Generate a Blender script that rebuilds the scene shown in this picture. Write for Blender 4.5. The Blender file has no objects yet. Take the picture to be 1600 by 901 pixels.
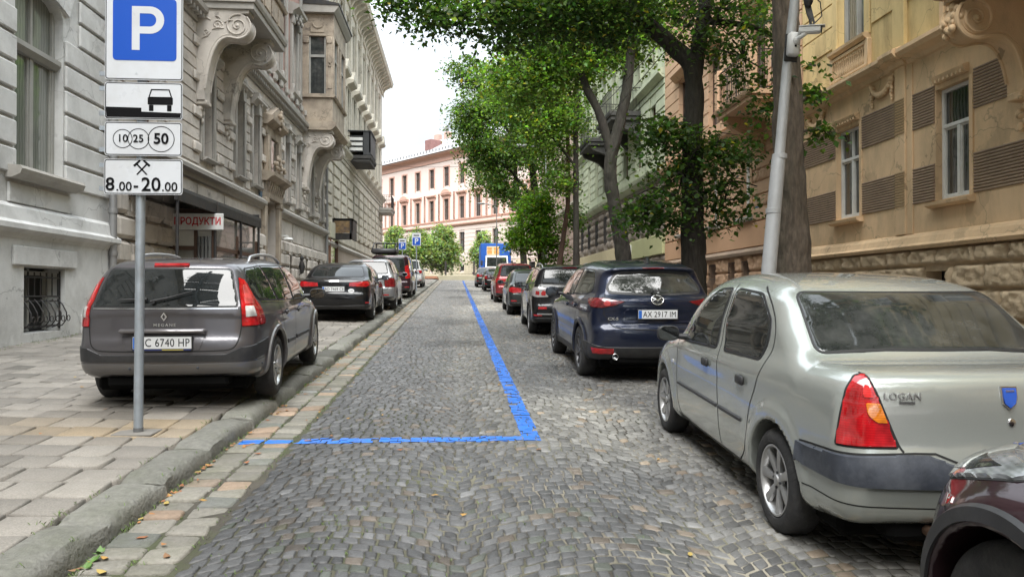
import bpy, bmesh, math, random
import numpy as np
from mathutils import Vector, Matrix
from mathutils.bvhtree import BVHTree
R = math.radians
SC = bpy.context.scene
COL = SC.collection

# ------------------------------------------------------------------ camera, sky, sun, exposure
CAM_H = 1.531
YAW = math.atan(87 / 1150)
cam_data = bpy.data.cameras.new('camera')
cam = bpy.data.objects.new('camera', cam_data)
COL.objects.link(cam)
cam_data.sensor_width = 36
cam_data.lens = 1150 / 1600 * 36
cam_data.clip_start = 0.05
cam_data.clip_end = 2000
cam.location = (0, 0, CAM_H)
cam.rotation_euler = (R(90) + math.atan(9.5 / 1150), 0, -YAW)
SC.camera = cam

SUN_EL, SUN_AZ = 60.0, 192.0          # azimuth: degrees clockwise from +Y (street direction)
world = bpy.data.worlds.new('World')
SC.world = world
world.use_nodes = True
wn = world.node_tree
bg = wn.nodes['Background']
sky = wn.nodes.new('ShaderNodeTexSky')
sky.sky_type = 'NISHITA'
sky.sun_disc = False
sky.sun_elevation = R(SUN_EL)
sky.sun_rotation = R(SUN_AZ)
sky.air_density = 1.0
sky.dust_density = 3.0
sky.ozone_density = 1.0
# overcast: the blue is mostly veiled by even white cloud with faint breaks
hsv = wn.nodes.new('ShaderNodeHueSaturation')
hsv.inputs['Saturation'].default_value = 0.30
cloudn = wn.nodes.new('ShaderNodeTexNoise')
cloudn.inputs['Scale'].default_value = 2.2
cloudn.inputs['Detail'].default_value = 5
ramp = wn.nodes.new('ShaderNodeMapRange')
ramp.inputs['From Min'].default_value = 0.35
ramp.inputs['From Max'].default_value = 0.65
ramp.inputs['To Min'].default_value = 0.60
ramp.inputs['To Max'].default_value = 1.0
mixc = wn.nodes.new('ShaderNodeMix'); mixc.data_type = 'RGBA'
mixc.inputs['B'].default_value = (10.6, 11.6, 12.5, 1)
tcw = wn.nodes.new('ShaderNodeTexCoord')
wn.links.new(tcw.outputs['Generated'], cloudn.inputs['Vector'])
wn.links.new(cloudn.outputs['Fac'], ramp.inputs['Value'])
wn.links.new(ramp.outputs['Result'], mixc.inputs['Factor'])
wn.links.new(sky.outputs['Color'], hsv.inputs['Color'])
wn.links.new(hsv.outputs['Color'], mixc.inputs['A'])
# overcast sky: about three times brighter overhead than near the horizon
sepw = wn.nodes.new('ShaderNodeSeparateXYZ'); wn.links.new(tcw.outputs['Generated'], sepw.inputs[0])
grad = wn.nodes.new('ShaderNodeMapRange')
grad.inputs['To Min'].default_value = 0.27; grad.inputs['To Max'].default_value = 1.0
wn.links.new(sepw.outputs['Z'], grad.inputs['Value'])
mulw = wn.nodes.new('ShaderNodeVectorMath'); mulw.operation = 'SCALE'
wn.links.new(mixc.outputs['Result'], mulw.inputs[0]); wn.links.new(grad.outputs['Result'], mulw.inputs['Scale'])
wn.links.new(mulw.outputs['Vector'], bg.inputs['Color'])
bg.inputs['Strength'].default_value = 0.108

sd = bpy.data.lights.new('sun', 'SUN')
sun = bpy.data.objects.new('sun', sd)
COL.objects.link(sun)
sd.energy = 3.0
sd.angle = R(55)
sd.color = (1.0, 0.975, 0.935)
# direction the light travels: away from the sun position
_az, _el = R(SUN_AZ), R(SUN_EL)
_sv = Vector((math.sin(_az) * math.cos(_el), math.cos(_az) * math.cos(_el), math.sin(_el)))
sun.rotation_euler = _sv.to_track_quat('Z', 'Y').to_euler()

SC.view_settings.view_transform = 'Standard'
SC.view_settings.look = 'None'
SC.view_settings.exposure = 1.45
SC.view_settings.gamma = 1.0
SC.view_settings.use_curve_mapping = False
SC.render.engine = 'CYCLES'
SC.cycles.max_bounces = 6
SC.cycles.transparent_max_bounces = 6
SC.cycles.caustics_reflective = False
SC.cycles.caustics_refractive = False
SC.cycles.use_denoising = True

RNG = np.random.default_rng(7)
random.seed(7)

# ------------------------------------------------------------------ helpers
def uv2ray(u, v):
 """photo pixel (1600x901) to a direction (approx.)"""
 d = Vector(((u - 800) / 1150, -(v - 450.5) / 1150, -1.0))
 return cam.rotation_euler.to_matrix() @ d

SL = 0.0391
def zg(y):
 """street level along the street: an even rise that flattens at the junction"""
 if y < 74: return SL * y
 if y > 90: return SL * 74 + SL * 8
 t = (y - 74) / 16
 return SL * 74 + SL * 16 * (t - t * t / 2)

def zs(x, y):
 """left pavement surface"""
 return zg(y) + 0.128 + 0.028 * (-1.92 - x)
def zr(x, y):
 return zg(y) + 0.14 + 0.015 * (x - 4.0)

def tag(o, label=None, cat=None, group=None, kind=None):
 if label: o['label'] = label
 if cat: o['category'] = cat
 if group: o['group'] = group
 if kind: o['kind'] = kind
 return o

def empty(name, loc=(0, 0, 0), rot=(0, 0, 0), label=None, cat=None, group=None):
 o = bpy.data.objects.new(name, None)
 o.empty_display_size = 0.2
 COL.objects.link(o)
 o.location = loc
 o.rotation_euler = rot
 return tag(o, label, cat, group)

def link_mesh(name, me, mats=None, parent=None, smooth=None):
 o = bpy.data.objects.new(name, me)
 COL.objects.link(o)
 if mats is not None:
  for m in (mats if isinstance(mats, (list, tuple)) else [mats]):
   me.materials.append(m)
 if parent is not None: o.parent = parent
 if smooth is not None:
  me.polygons.foreach_set('use_smooth', [True] * len(me.polygons))
  if smooth < 180:
   me.set_sharp_from_angle(angle=R(smooth))
 return o

class MB:
 """collects simple shapes into one mesh"""
 def __init__(s): s.v, s.f, s.m = [], [], []
 def add(s, vs, fs, mi=0):
  b = len(s.v)
  s.v.extend([tuple(p) for p in vs])
  s.f.extend([tuple(i + b for i in f) for f in fs])
  s.m.extend([mi] * len(fs))
  return s
 def box(s, x0, x1, y0, y1, z0, z1, mi=0, bev=0.0):
  if x1 < x0: x0, x1 = x1, x0
  if y1 < y0: y0, y1 = y1, y0
  if z1 < z0: z0, z1 = z1, z0
  if bev <= 0:
   vs = [(x, y, z) for x in (x0, x1) for y in (y0, y1) for z in (z0, z1)]
   return s.add(vs, [(0, 1, 3, 2), (4, 6, 7, 5), (0, 4, 5, 1), (2, 3, 7, 6), (0, 2, 6, 4), (1, 5, 7, 3)], mi)
  b = min(bev, (x1 - x0) * .45, (y1 - y0) * .45, (z1 - z0) * .45)
  c, h = ((x0 + x1) / 2, (y0 + y1) / 2, (z0 + z1) / 2), ((x1 - x0) / 2, (y1 - y0) / 2, (z1 - z0) / 2)
  vs, idx = [], {}
  for sx in (-1, 1):
   for sy in (-1, 1):
    for sz in (-1, 1):
     for ax in range(3):
      p = [h[0], h[1], h[2]]
      for k in range(3):
       if k != ax: p[k] -= b
      idx[(sx, sy, sz, ax)] = len(vs)
      vs.append((c[0] + sx * p[0], c[1] + sy * p[1], c[2] + sz * p[2]))
  fs = []
  def I(a, b_, c_, ax): return idx[(a, b_, c_, ax)]
  for sg in (-1, 1):
   fs.append([I(sg, -1, -1, 0), I(sg, 1, -1, 0), I(sg, 1, 1, 0), I(sg, -1, 1, 0)][::sg])
   fs.append([I(-1, sg, -1, 1), I(1, sg, -1, 1), I(1, sg, 1, 1), I(-1, sg, 1, 1)][::-sg])
   fs.append([I(-1, -1, sg, 2), I(1, -1, sg, 2), I(1, 1, sg, 2), I(-1, 1, sg, 2)][::sg])
  for a in (-1, 1):
   for b_ in (-1, 1):
    fs.append([I(a, b_, -1, 0), I(a, b_, 1, 0), I(a, b_, 1, 1), I(a, b_, -1, 1)][::-a * b_])
    fs.append([I(a, -1, b_, 0), I(a, 1, b_, 0), I(a, 1, b_, 2), I(a, -1, b_, 2)][::a * b_])
    fs.append([I(-1, a, b_, 1), I(1, a, b_, 1), I(1, a, b_, 2), I(-1, a, b_, 2)][::-a * b_])
  for a in (-1, 1):
   for b_ in (-1, 1):
    for c_ in (-1, 1):
     fs.append([I(a, b_, c_, 0), I(a, b_, c_, 1), I(a, b_, c_, 2)][::a * b_ * c_])
  return s.add(vs, fs, mi)
 def quad(s, a, b, c, d, mi=0): return s.add([a, b, c, d], [(0, 1, 2, 3)], mi)
 def prism(s, poly, axis, a, b, mi=0):
  """extrude a 2-D polygon along axis ('x','y','z') from a to b; poly in the other two coords in order"""
  n = len(poly)
  def P(p, t):
   if axis == 'x': return (t, p[0], p[1])
   if axis == 'y': return (p[0], t, p[1])
   return (p[0], p[1], t)
  vs = [P(p, a) for p in poly] + [P(p, b) for p in poly]
  fs = [tuple(range(n))[::-1], tuple(range(n, 2 * n))]
  for i in range(n):
   j = (i + 1) % n
   fs.append((i, j, j + n, i + n))
  return s.add(vs, fs, mi)
 def tube(s, pts, r, seg=8, mi=0, cap=True):
  """round tube through points; r number or list"""
  pts = [Vector(p) for p in pts]
  n = len(pts)
  rs = [r] * n if not isinstance(r, (list, tuple)) else r
  vs, fs = [], []
  t0 = (pts[1] - pts[0]).normalized()
  nrm = t0.orthogonal().normalized()
  for i, p in enumerate(pts):
   t = (pts[min(i + 1, n - 1)] - pts[max(i - 1, 0)])
   t = t.normalized() if t.length > 1e-9 else t0
   nrm = (nrm - t * nrm.dot(t))
   nrm = nrm.normalized() if nrm.length > 1e-6 else t.orthogonal().normalized()
   bi = t.cross(nrm)
   for k in range(seg):
    a = 2 * math.pi * k / seg
    vs.append(p + (nrm * math.cos(a) + bi * math.sin(a)) * rs[i])
  for i in range(n - 1):
   for k in range(seg):
    k2 = (k + 1) % seg
    fs.append((i * seg + k, i * seg + k2, (i + 1) * seg + k2, (i + 1) * seg + k))
  if cap:
   fs.append(tuple(range(seg))[::-1])
   fs.append(tuple(range((n - 1) * seg, n * seg)))
  return s.add(vs, fs, mi)
 def lathe(s, prof, seg=24, axis='z', c=(0, 0, 0), mi=0, closed=False, a0=0, a1=360):
  """revolve (r, h) profile about an axis through c"""
  vs, fs = [], []
  n = len(prof)
  full = abs(a1 - a0) >= 359.9
  cnt = seg if full else seg + 1
  for k in range(cnt):
   a = R(a0 + (a1 - a0) * k / seg)
   ca, sa = math.cos(a), math.sin(a)
   for r, h in prof:
    if axis == 'z': vs.append((c[0] + r * ca, c[1] + r * sa, c[2] + h))
    elif axis == 'x': vs.append((c[0] + h, c[1] + r * ca, c[2] + r * sa))
    else: vs.append((c[0] + r * sa, c[1] + h, c[2] + r * ca))
  for k in range(seg):
   k2 = (k + 1) % cnt
   for i in range(n - (0 if closed else 1)):
    j = (i + 1) % n
    fs.append((k * n + i, k2 * n + i, k2 * n + j, k * n + j))
  return s.add(vs, fs, mi)
 def ball(s, c, rx, ry=None, rz=None, seg=12, rings=8, mi=0):
  ry = ry or rx; rz = rz or rx
  vs = [(c[0], c[1], c[2] - rz)]
  for i in range(1, rings):
   ph = math.pi * i / rings - math.pi / 2
   for k in range(seg):
    a = 2 * math.pi * k / seg
    vs.append((c[0] + rx * math.cos(ph) * math.cos(a), c[1] + ry * math.cos(ph) * math.sin(a), c[2] + rz * math.sin(ph)))
  vs.append((c[0], c[1], c[2] + rz))
  fs = []
  for k in range(seg):
   fs.append((0, 1 + (k + 1) % seg, 1 + k))
   fs.append((len(vs) - 1, 1 + (rings - 2) * seg + k, 1 + (rings - 2) * seg + (k + 1) % seg))
  for i in range(rings - 2):
   for k in range(seg):
    a, b = 1 + i * seg + k, 1 + i * seg + (k + 1) % seg
    fs.append((a, b, b + seg, a + seg))
  return s.add(vs, fs, mi)
 def xform(s, M, start=0):
  for i in range(start, len(s.v)):
   s.v[i] = tuple(M @ Vector(s.v[i]))
  return s
 def build(s, name, mats, parent=None, smooth=None, fixn=True):
  me = bpy.data.meshes.new(name)
  me.from_pydata(s.v, [], s.f)
  if fixn:
   bm = bmesh.new(); bm.from_mesh(me)
   bmesh.ops.recalc_face_normals(bm, faces=bm.faces)
   bm.to_mesh(me); bm.free()
  me.polygons.foreach_set('material_index', s.m)
  return link_mesh(name, me, mats, parent, smooth)

def np_mesh(name, verts, faces, mats=None, parent=None, smooth=None, mi=None):
 """fast mesh from arrays; faces (n,3) or (n,4)"""
 me = bpy.data.meshes.new(name)
 nv, nf, k = len(verts), len(faces), faces.shape[1]
 me.vertices.add(nv)
 me.vertices.foreach_set('co', np.ascontiguousarray(verts, dtype=np.float32).ravel())
 me.loops.add(nf * k)
 me.loops.foreach_set('vertex_index', np.ascontiguousarray(faces, dtype=np.int32).ravel())
 me.polygons.add(nf)
 me.polygons.foreach_set('loop_start', np.arange(nf, dtype=np.int32) * k)
 if mi is not None: me.polygons.foreach_set('material_index', np.asarray(mi, dtype=np.int32))
 me.update(calc_edges=True)
 me.validate()
 return link_mesh(name, me, mats, parent, smooth)

_text_cache = {}
def text_mesh(name, s, size, mat, parent=None, M=None, depth=0.002, bold=0.0, align='CENTER', sx=1.0, space=1.0):
 """lettering as a thin solid mesh in the XY plane facing +Z, then moved by M"""
 cu = bpy.data.curves.new('t', 'FONT')
 cu.body = s; cu.size = size; cu.extrude = depth; cu.offset = bold
 cu.align_x = align; cu.align_y = 'CENTER'; cu.space_character = space
 cu.resolution_u = 3
 ob = bpy.data.objects.new('t', cu)
 COL.objects.link(ob)
 dg = bpy.context.evaluated_depsgraph_get()
 me = bpy.data.meshes.new_from_object(ob.evaluated_get(dg))
 bpy.data.objects.remove(ob); bpy.data.curves.remove(cu)
 if sx != 1.0: me.transform(Matrix.Diagonal((sx, 1, 1, 1)))
 if M is not None: me.transform(M)
 me.materials.clear()
 me.name = name
 return link_mesh(name, me, mat, parent)

def copy_tree(o, parent=None):
 c = o.copy()
 COL.objects.link(c)
 if parent is not None: c.parent = parent
 for ch in list(o.children): copy_tree(ch, c)
 return c

# ------------------------------------------------------------------ materials
MATS = {}
def _n(nt, typ, **kw):
 nd = nt.nodes.new(typ)
 for k, v in kw.items():
  if k in nd.inputs: nd.inputs[k].default_value = v
  else: setattr(nd, k, v)
 return nd
def rgba(c): return (c[0], c[1], c[2], 1)
def mat(name, col, rough=0.6, metal=0.0, spec=0.5, coat=0.0, var=0.0, vscale=3.0, dirt=None, dirt_amt=0.0, dscale=1.5,
  bump=0.0, bscale=40.0, stretch=None, attr=None, flake=False, rvar=0.0, emit=None, patch=None):
 """principled material with noise-driven colour variation, dirt blotches and bump (object space)"""
 if name in MATS: return MATS[name]
 m = bpy.data.materials.new(name); m.use_nodes = True
 nt = m.node_tree; b = nt.nodes['Principled BSDF']; L = nt.links.new
 b.inputs['Roughness'].default_value = rough
 b.inputs['Metallic'].default_value = metal
 b.inputs['Specular IOR Level'].default_value = spec
 b.inputs['Coat Weight'].default_value = coat
 b.inputs['Coat Roughness'].default_value = 0.04
 b.inputs['Base Color'].default_value = rgba(col)
 need = var or dirt_amt or bump or attr or rvar or patch
 if need:
  tc = _n(nt, 'ShaderNodeTexCoord')
  vec = tc.outputs['Object']
  if stretch:
   mp = _n(nt, 'ShaderNodeMapping'); mp.inputs['Scale'].default_value = stretch
   L(vec, mp.inputs['Vector']); vec = mp.outputs['Vector']
  cur = None
  if attr:
   at = _n(nt, 'ShaderNodeAttribute', attribute_name=attr); cur = at.outputs['Color']
  if var:
   nz = _n(nt, 'ShaderNodeTexNoise', Scale=vscale, Detail=6.0, Roughness=0.6); L(vec, nz.inputs['Vector'])
   mr = _n(nt, 'ShaderNodeMapRange'); L(nz.outputs['Fac'], mr.inputs['Value'])
   mr.inputs['From Min'].default_value = .25; mr.inputs['From Max'].default_value = .75
   mr.inputs['To Min'].default_value = 1 - var; mr.inputs['To Max'].default_value = 1 + var
   mx = _n(nt, 'ShaderNodeVectorMath', operation='SCALE')
   if cur is not None: L(cur, mx.inputs[0])
   else: mx.inputs[0].default_value = col[:3]
   L(mr.outputs['Result'], mx.inputs['Scale']); cur = mx.outputs['Vector']
  if dirt_amt:
   nz2 = _n(nt, 'ShaderNodeTexNoise', Scale=dscale, Detail=8.0, Roughness=0.7); L(vec, nz2.inputs['Vector'])
   mr2 = _n(nt, 'ShaderNodeMapRange'); L(nz2.outputs['Fac'], mr2.inputs['Value'])
   mr2.inputs['From Min'].default_value = .45; mr2.inputs['From Max'].default_value = .75
   mr2.inputs['To Min'].default_value = 0; mr2.inputs['To Max'].default_value = dirt_amt
   mx2 = _n(nt, 'ShaderNodeMix', data_type='RGBA')
   L(mr2.outputs['Result'], mx2.inputs['Factor'])
   if cur is not None: L(cur, mx2.inputs['A'])
   else: mx2.inputs['A'].default_value = rgba(col)
   mx2.inputs['B'].default_value = rgba(dirt)
   cur = mx2.outputs['Result']
  if patch:      # repaired render, flaked spots and hairline cracks, each with an outline of its own
   for sc_, lo_, hi_, kk in ((.55, .585, .60, patch), (1.7, .655, .67, patch * .72)):
    n5 = _n(nt, 'ShaderNodeTexNoise', Scale=sc_, Detail=7.0, Roughness=.62); L(tc.outputs['Object'], n5.inputs['Vector'])
    m5 = _n(nt, 'ShaderNodeMapRange'); L(n5.outputs['Fac'], m5.inputs['Value'])
    m5.inputs['From Min'].default_value = lo_; m5.inputs['From Max'].default_value = hi_; m5.inputs['To Min'].default_value = 1; m5.inputs['To Max'].default_value = kk
    s5 = _n(nt, 'ShaderNodeVectorMath', operation='SCALE'); L(cur, s5.inputs[0]); L(m5.outputs[0], s5.inputs['Scale']); cur = s5.outputs['Vector']
   wn_ = _n(nt, 'ShaderNodeTexNoise', Scale=1.2, Detail=4.0); L(tc.outputs['Object'], wn_.inputs['Vector'])
   va = _n(nt, 'ShaderNodeVectorMath', operation='MULTIPLY_ADD'); L(wn_.outputs['Color'], va.inputs[0]); va.inputs[1].default_value = (1.2, 1.2, 1.2); L(tc.outputs['Object'], va.inputs[2])
   vo = _n(nt, 'ShaderNodeTexVoronoi', Scale=.55); vo.feature = 'DISTANCE_TO_EDGE'; L(va.outputs[0], vo.inputs['Vector'])
   m6 = _n(nt, 'ShaderNodeMapRange'); L(vo.outputs['Distance'], m6.inputs['Value']); m6.inputs['From Max'].default_value = .007; m6.inputs['To Min'].default_value = .62; m6.inputs['To Max'].default_value = 1
   s6 = _n(nt, 'ShaderNodeVectorMath', operation='SCALE'); L(cur, s6.inputs[0]); L(m6.outputs[0], s6.inputs['Scale']); cur = s6.outputs['Vector']
  if cur is not None: L(cur, b.inputs['Base Color'])
  if rvar:
   nz4 = _n(nt, 'ShaderNodeTexNoise', Scale=vscale * 2.0, Detail=5.0); L(vec, nz4.inputs['Vector'])
   mr4 = _n(nt, 'ShaderNodeMapRange'); L(nz4.outputs['Fac'], mr4.inputs['Value'])
   mr4.inputs['From Min'].default_value = .3; mr4.inputs['From Max'].default_value = .7
   mr4.inputs['To Min'].default_value = max(rough - rvar, 0.01); mr4.inputs['To Max'].default_value = rough + rvar
   L(mr4.outputs['Result'], b.inputs['Roughness'])
  if bump:
   nz3 = _n(nt, 'ShaderNodeTexNoise', Scale=bscale, Detail=5.0, Roughness=0.6); L(vec, nz3.inputs['Vector'])
   bp = _n(nt, 'ShaderNodeBump', Strength=min(bump, 1.0), Distance=0.02); L(nz3.outputs['Fac'], bp.inputs['Height'])
   L(bp.outputs['Normal'], b.inputs['Normal'])
 if emit:
  b.inputs['Emission Color'].default_value = rgba(emit[0]); b.inputs['Emission Strength'].default_value = emit[1]
 MATS[name] = m
 return m

def paint(name, col, metal=0.5, rough=0.3, dust=0.25, dustcol=(.30, .29, .27), coat=.8):
 """car paint under a clear coat, with a thin uneven film of road dust"""
 if name in MATS: return MATS[name]
 m = bpy.data.materials.new(name); m.use_nodes = True
 nt = m.node_tree; b = nt.nodes['Principled BSDF']; L = nt.links.new
 b.inputs['Metallic'].default_value = metal
 b.inputs['Roughness'].default_value = rough
 b.inputs['Coat Weight'].default_value = coat
 b.inputs['Coat Roughness'].default_value = 0.03
 b.inputs['Specular IOR Level'].default_value = 0.12
 tc = _n(nt, 'ShaderNodeTexCoord')
 fl = _n(nt, 'ShaderNodeTexNoise', Scale=900.0, Detail=1.0); L(tc.outputs['Object'], fl.inputs['Vector'])
 mr = _n(nt, 'ShaderNodeMapRange'); L(fl.outputs['Fac'], mr.inputs['Value'])
 mr.inputs['From Min'].default_value = .3; mr.inputs['From Max'].default_value = .7
 mr.inputs['To Min'].default_value = .9; mr.inputs['To Max'].default_value = 1.1
 sc_ = _n(nt, 'ShaderNodeVectorMath', operation='SCALE'); sc_.inputs[0].default_value = col[:3]
 L(mr.outputs['Result'], sc_.inputs['Scale'])
 # dust: heavier low on the body, blotchy
 sp = _n(nt, 'ShaderNodeSeparateXYZ'); L(tc.outputs['Object'], sp.inputs[0])
 lo = _n(nt, 'ShaderNodeMapRange'); L(sp.outputs['Z'], lo.inputs['Value'])
 lo.inputs['From Min'].default_value = 0.85; lo.inputs['From Max'].default_value = 0.2
 lo.inputs['To Min'].default_value = 0.25; lo.inputs['To Max'].default_value = 1.0
 nz = _n(nt, 'ShaderNodeTexNoise', Scale=5.0, Detail=9.0, Roughness=.7); L(tc.outputs['Object'], nz.inputs['Vector'])
 mr2 = _n(nt, 'ShaderNodeMapRange'); L(nz.outputs['Fac'], mr2.inputs['Value'])
 mr2.inputs['From Min'].default_value = .3; mr2.inputs['From Max'].default_value = .75
 mr2.inputs['To Min'].default_value = 0.1; mr2.inputs['To Max'].default_value = dust
 mu = _n(nt, 'ShaderNodeMath', operation='MULTIPLY'); L(lo.outputs['Result'], mu.inputs[0]); L(mr2.outputs['Result'], mu.inputs[1])
 mx = _n(nt, 'ShaderNodeMix', data_type='RGBA'); L(mu.outputs[0], mx.inputs['Factor'])
 L(sc_.outputs['Vector'], mx.inputs['A']); mx.inputs['B'].default_value = rgba(dustcol)
 L(mx.outputs['Result'], b.inputs['Base Color'])
 cr = _n(nt, 'ShaderNodeMath', operation='MULTIPLY_ADD'); L(mu.outputs[0], cr.inputs[0]); cr.inputs[1].default_value = 0.6; cr.inputs[2].default_value = 0.03
 L(cr.outputs[0], b.inputs['Coat Roughness'])
 MATS[name] = m
 return m

def glass(name, col=(.012, .014, .014), rough=0.03, dust=0.06, trans=0.0):
 if name in MATS: return MATS[name]
 m = bpy.data.materials.new(name); m.use_nodes = True
 nt = m.node_tree; b = nt.nodes['Principled BSDF']; L = nt.links.new
 b.inputs['Roughness'].default_value = rough
 b.inputs['Specular IOR Level'].default_value = 0.5
 b.inputs['Coat Weight'].default_value = 0.3
 b.inputs['Coat Roughness'].default_value = 0.01
 tc = _n(nt, 'ShaderNodeTexCoord')
 nz = _n(nt, 'ShaderNodeTexNoise', Scale=4.0, Detail=8.0, Roughness=.7); L(tc.outputs['Object'], nz.inputs['Vector'])
 mr = _n(nt, 'ShaderNodeMapRange'); L(nz.outputs['Fac'], mr.inputs['Value'])
 mr.inputs['From Min'].default_value = .35; mr.inputs['From Max'].default_value = .8
 mr.inputs['To Min'].default_value = 0; mr.inputs['To Max'].default_value = dust
 mx = _n(nt, 'ShaderNodeMix', data_type='RGBA'); L(mr.outputs['Result'], mx.inputs['Factor'])
 mx.inputs['A'].default_value = rgba(col); mx.inputs['B'].default_value = (.3, .3, .29, 1)
 L(mx.outputs['Result'], b.inputs['Base Color'])
 MATS[name] = m
 return m
# ------------------------------------------------------------------ car kit
def smax(a, b, k):
 h = np.maximum(k - np.abs(a - b), 0) / k
 return np.maximum(a, b) + h * h * k * 0.25
def smin(a, b, k):
 return -smax(-a, -b, k)
def sstep(a, b, x):
 t = np.clip((x - a) / (b - a), 0, 1)
 return t * t * (3 - 2 * t)
def chaikin(p, n=2, closed=True):
 p = np.asarray(p, float)
 for _ in range(n):
  if closed:
   q = np.roll(p, -1, 0)
   p = np.stack([p * .75 + q * .25, p * .25 + q * .75], 1).reshape(-1, 2)
  else:
   a, b = p[:-1], p[1:]
   m = np.stack([a * .75 + b * .25, a * .25 + b * .75], 1).reshape(-1, 2)
   p = np.vstack([p[:1], m, p[-1:]])
 return p
def rp(pts, r=0.03, n=4):
 """polygon with filleted corners; a point may carry its own radius"""
 out = []
 N = len(pts)
 for i in range(N):
  p = Vector(pts[i][:2]); a = Vector(pts[i - 1][:2]); b = Vector(pts[(i + 1) % N][:2])
  rr = pts[i][2] if len(pts[i]) > 2 else r
  if rr <= 0:
   out.append((p.x, p.y)); continue
  da, db = (a - p), (b - p)
  t = min(rr, da.length * .48, db.length * .48)
  s, e = p + da.normalized() * t, p + db.normalized() * t
  for k in range(n + 1):
   w = k / n
   q = s * (1 - w) ** 2 + p * 2 * w * (1 - w) + e * w ** 2
   out.append((q.x, q.y))
 return out
class Sdf2:
 """signed distance to a closed polygon, sampled on a fine grid"""
 def __init__(s, poly, h=0.012, pad=0.5):
  p = np.asarray(poly, float)
  s.h = h; s.lo = p.min(0) - pad; hi = p.max(0) + pad
  nx, ny = np.ceil((hi - s.lo) / h).astype(int) + 1
  X, Y = np.meshgrid(s.lo[0] + h * np.arange(nx), s.lo[1] + h * np.arange(ny), indexing='ij')
  d2 = np.full(X.shape, 1e9); ins = np.zeros(X.shape, bool)
  q = np.roll(p, -1, 0)
  for (ax, ay), (bx, by) in zip(p, q):
   ex, ey = bx - ax, by - ay
   L2 = ex * ex + ey * ey
   if L2 < 1e-12: continue
   t = np.clip(((X - ax) * ex + (Y - ay) * ey) / L2, 0, 1)
   d2 = np.minimum(d2, (X - ax - t * ex) ** 2 + (Y - ay - t * ey) ** 2)
   c = (ay > Y) != (by > Y)
   if ey != 0: ins ^= c & (X < ex * (Y - ay) / ey + ax)
  s.g = np.where(ins, -1, 1) * np.sqrt(d2)
  s.n = np.array(s.g.shape)
 def __call__(s, x, y):
  fx = np.clip((x - s.lo[0]) / s.h, 0, s.n[0] - 1.001); fy = np.clip((y - s.lo[1]) / s.h, 0, s.n[1] - 1.001)
  i, j = fx.astype(int), fy.astype(int); a, b = fx - i, fy - j
  g = s.g
  return (g[i, j] * (1 - a) + g[i + 1, j] * a) * (1 - b) + (g[i, j + 1] * (1 - a) + g[i + 1, j + 1] * a) * b
class Tab:
 def __init__(s, pts, sm=0.05):
  a = np.asarray(pts, float)
  s.x = np.linspace(a[0, 0] - .3, a[-1, 0] + .3, 400)
  y = np.interp(s.x, a[:, 0], a[:, 1])
  n = max(1, int(sm / (s.x[1] - s.x[0])))
  if n > 1:
   k = np.hanning(n + 2)[1:-1]; k /= k.sum()
   y = np.convolve(np.pad(y, n, mode='edge'), k, mode='same')[n:-n]
  s.y = y
 def __call__(s, v): return np.interp(v, s.x, s.y)

def surface_nets(f, lo, h):
 """quads of the zero surface of grid f, vertices in space"""
 nx, ny, nz = f.shape
 s = f < 0
 c = [s[i:nx - 1 + i, j:ny - 1 + j, k:nz - 1 + k] for i in (0, 1) for j in (0, 1) for k in (0, 1)]
 cnt = sum(x.astype(np.int8) for x in c)
 act = (cnt > 0) & (cnt < 8)
 ci = np.argwhere(act)
 idx = -np.ones(act.shape, np.int64); idx[tuple(ci.T)] = np.arange(len(ci))
 acc = np.zeros((len(ci), 3)); num = np.zeros(len(ci))
 corners = [(i, j, k) for i in (0, 1) for j in (0, 1) for k in (0, 1)]
 vals = {cr: f[ci[:, 0] + cr[0], ci[:, 1] + cr[1], ci[:, 2] + cr[2]] for cr in corners}
 for a in corners:
  for ax in range(3):
   if a[ax] == 0:
    b = list(a); b[ax] = 1; b = tuple(b)
    va, vb = vals[a], vals[b]
    m = (va < 0) != (vb < 0)
    t = np.where(m, va / np.where(m, va - vb, 1), 0)
    p = np.array(a, float)[None] + t[:, None] * (np.array(b, float) - np.array(a, float))[None]
    acc[m] += p[m]; num[m] += 1
 V = lo + h * (ci + acc / num[:, None])
 Q = []
 for ax in range(3):
  o = [(1, 2), (2, 0), (0, 1)][ax]
  sl0 = [slice(None)] * 3; sl1 = [slice(None)] * 3
  sl0[ax] = slice(0, -1); sl1[ax] = slice(1, None)
  e = s[tuple(sl0)] != s[tuple(sl1)]
  for w in o:
   z = [slice(None)] * 3; z[w] = 0; e[tuple(z)] = False
   z[w] = e.shape[w] - 1; e[tuple(z)] = False
  ei = np.argwhere(e)
  ins = s[tuple(ei.T)]
  d1 = np.zeros(3, int); d1[o[0]] = 1
  d2 = np.zeros(3, int); d2[o[1]] = 1
  q = np.stack([idx[tuple((ei - d1 - d2).T)], idx[tuple((ei - d2).T)], idx[tuple(ei.T)], idx[tuple((ei - d1).T)]], 1)
  q[~ins] = q[~ins][:, ::-1]
  Q.append(q)
 return V, np.vstack(Q)

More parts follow.
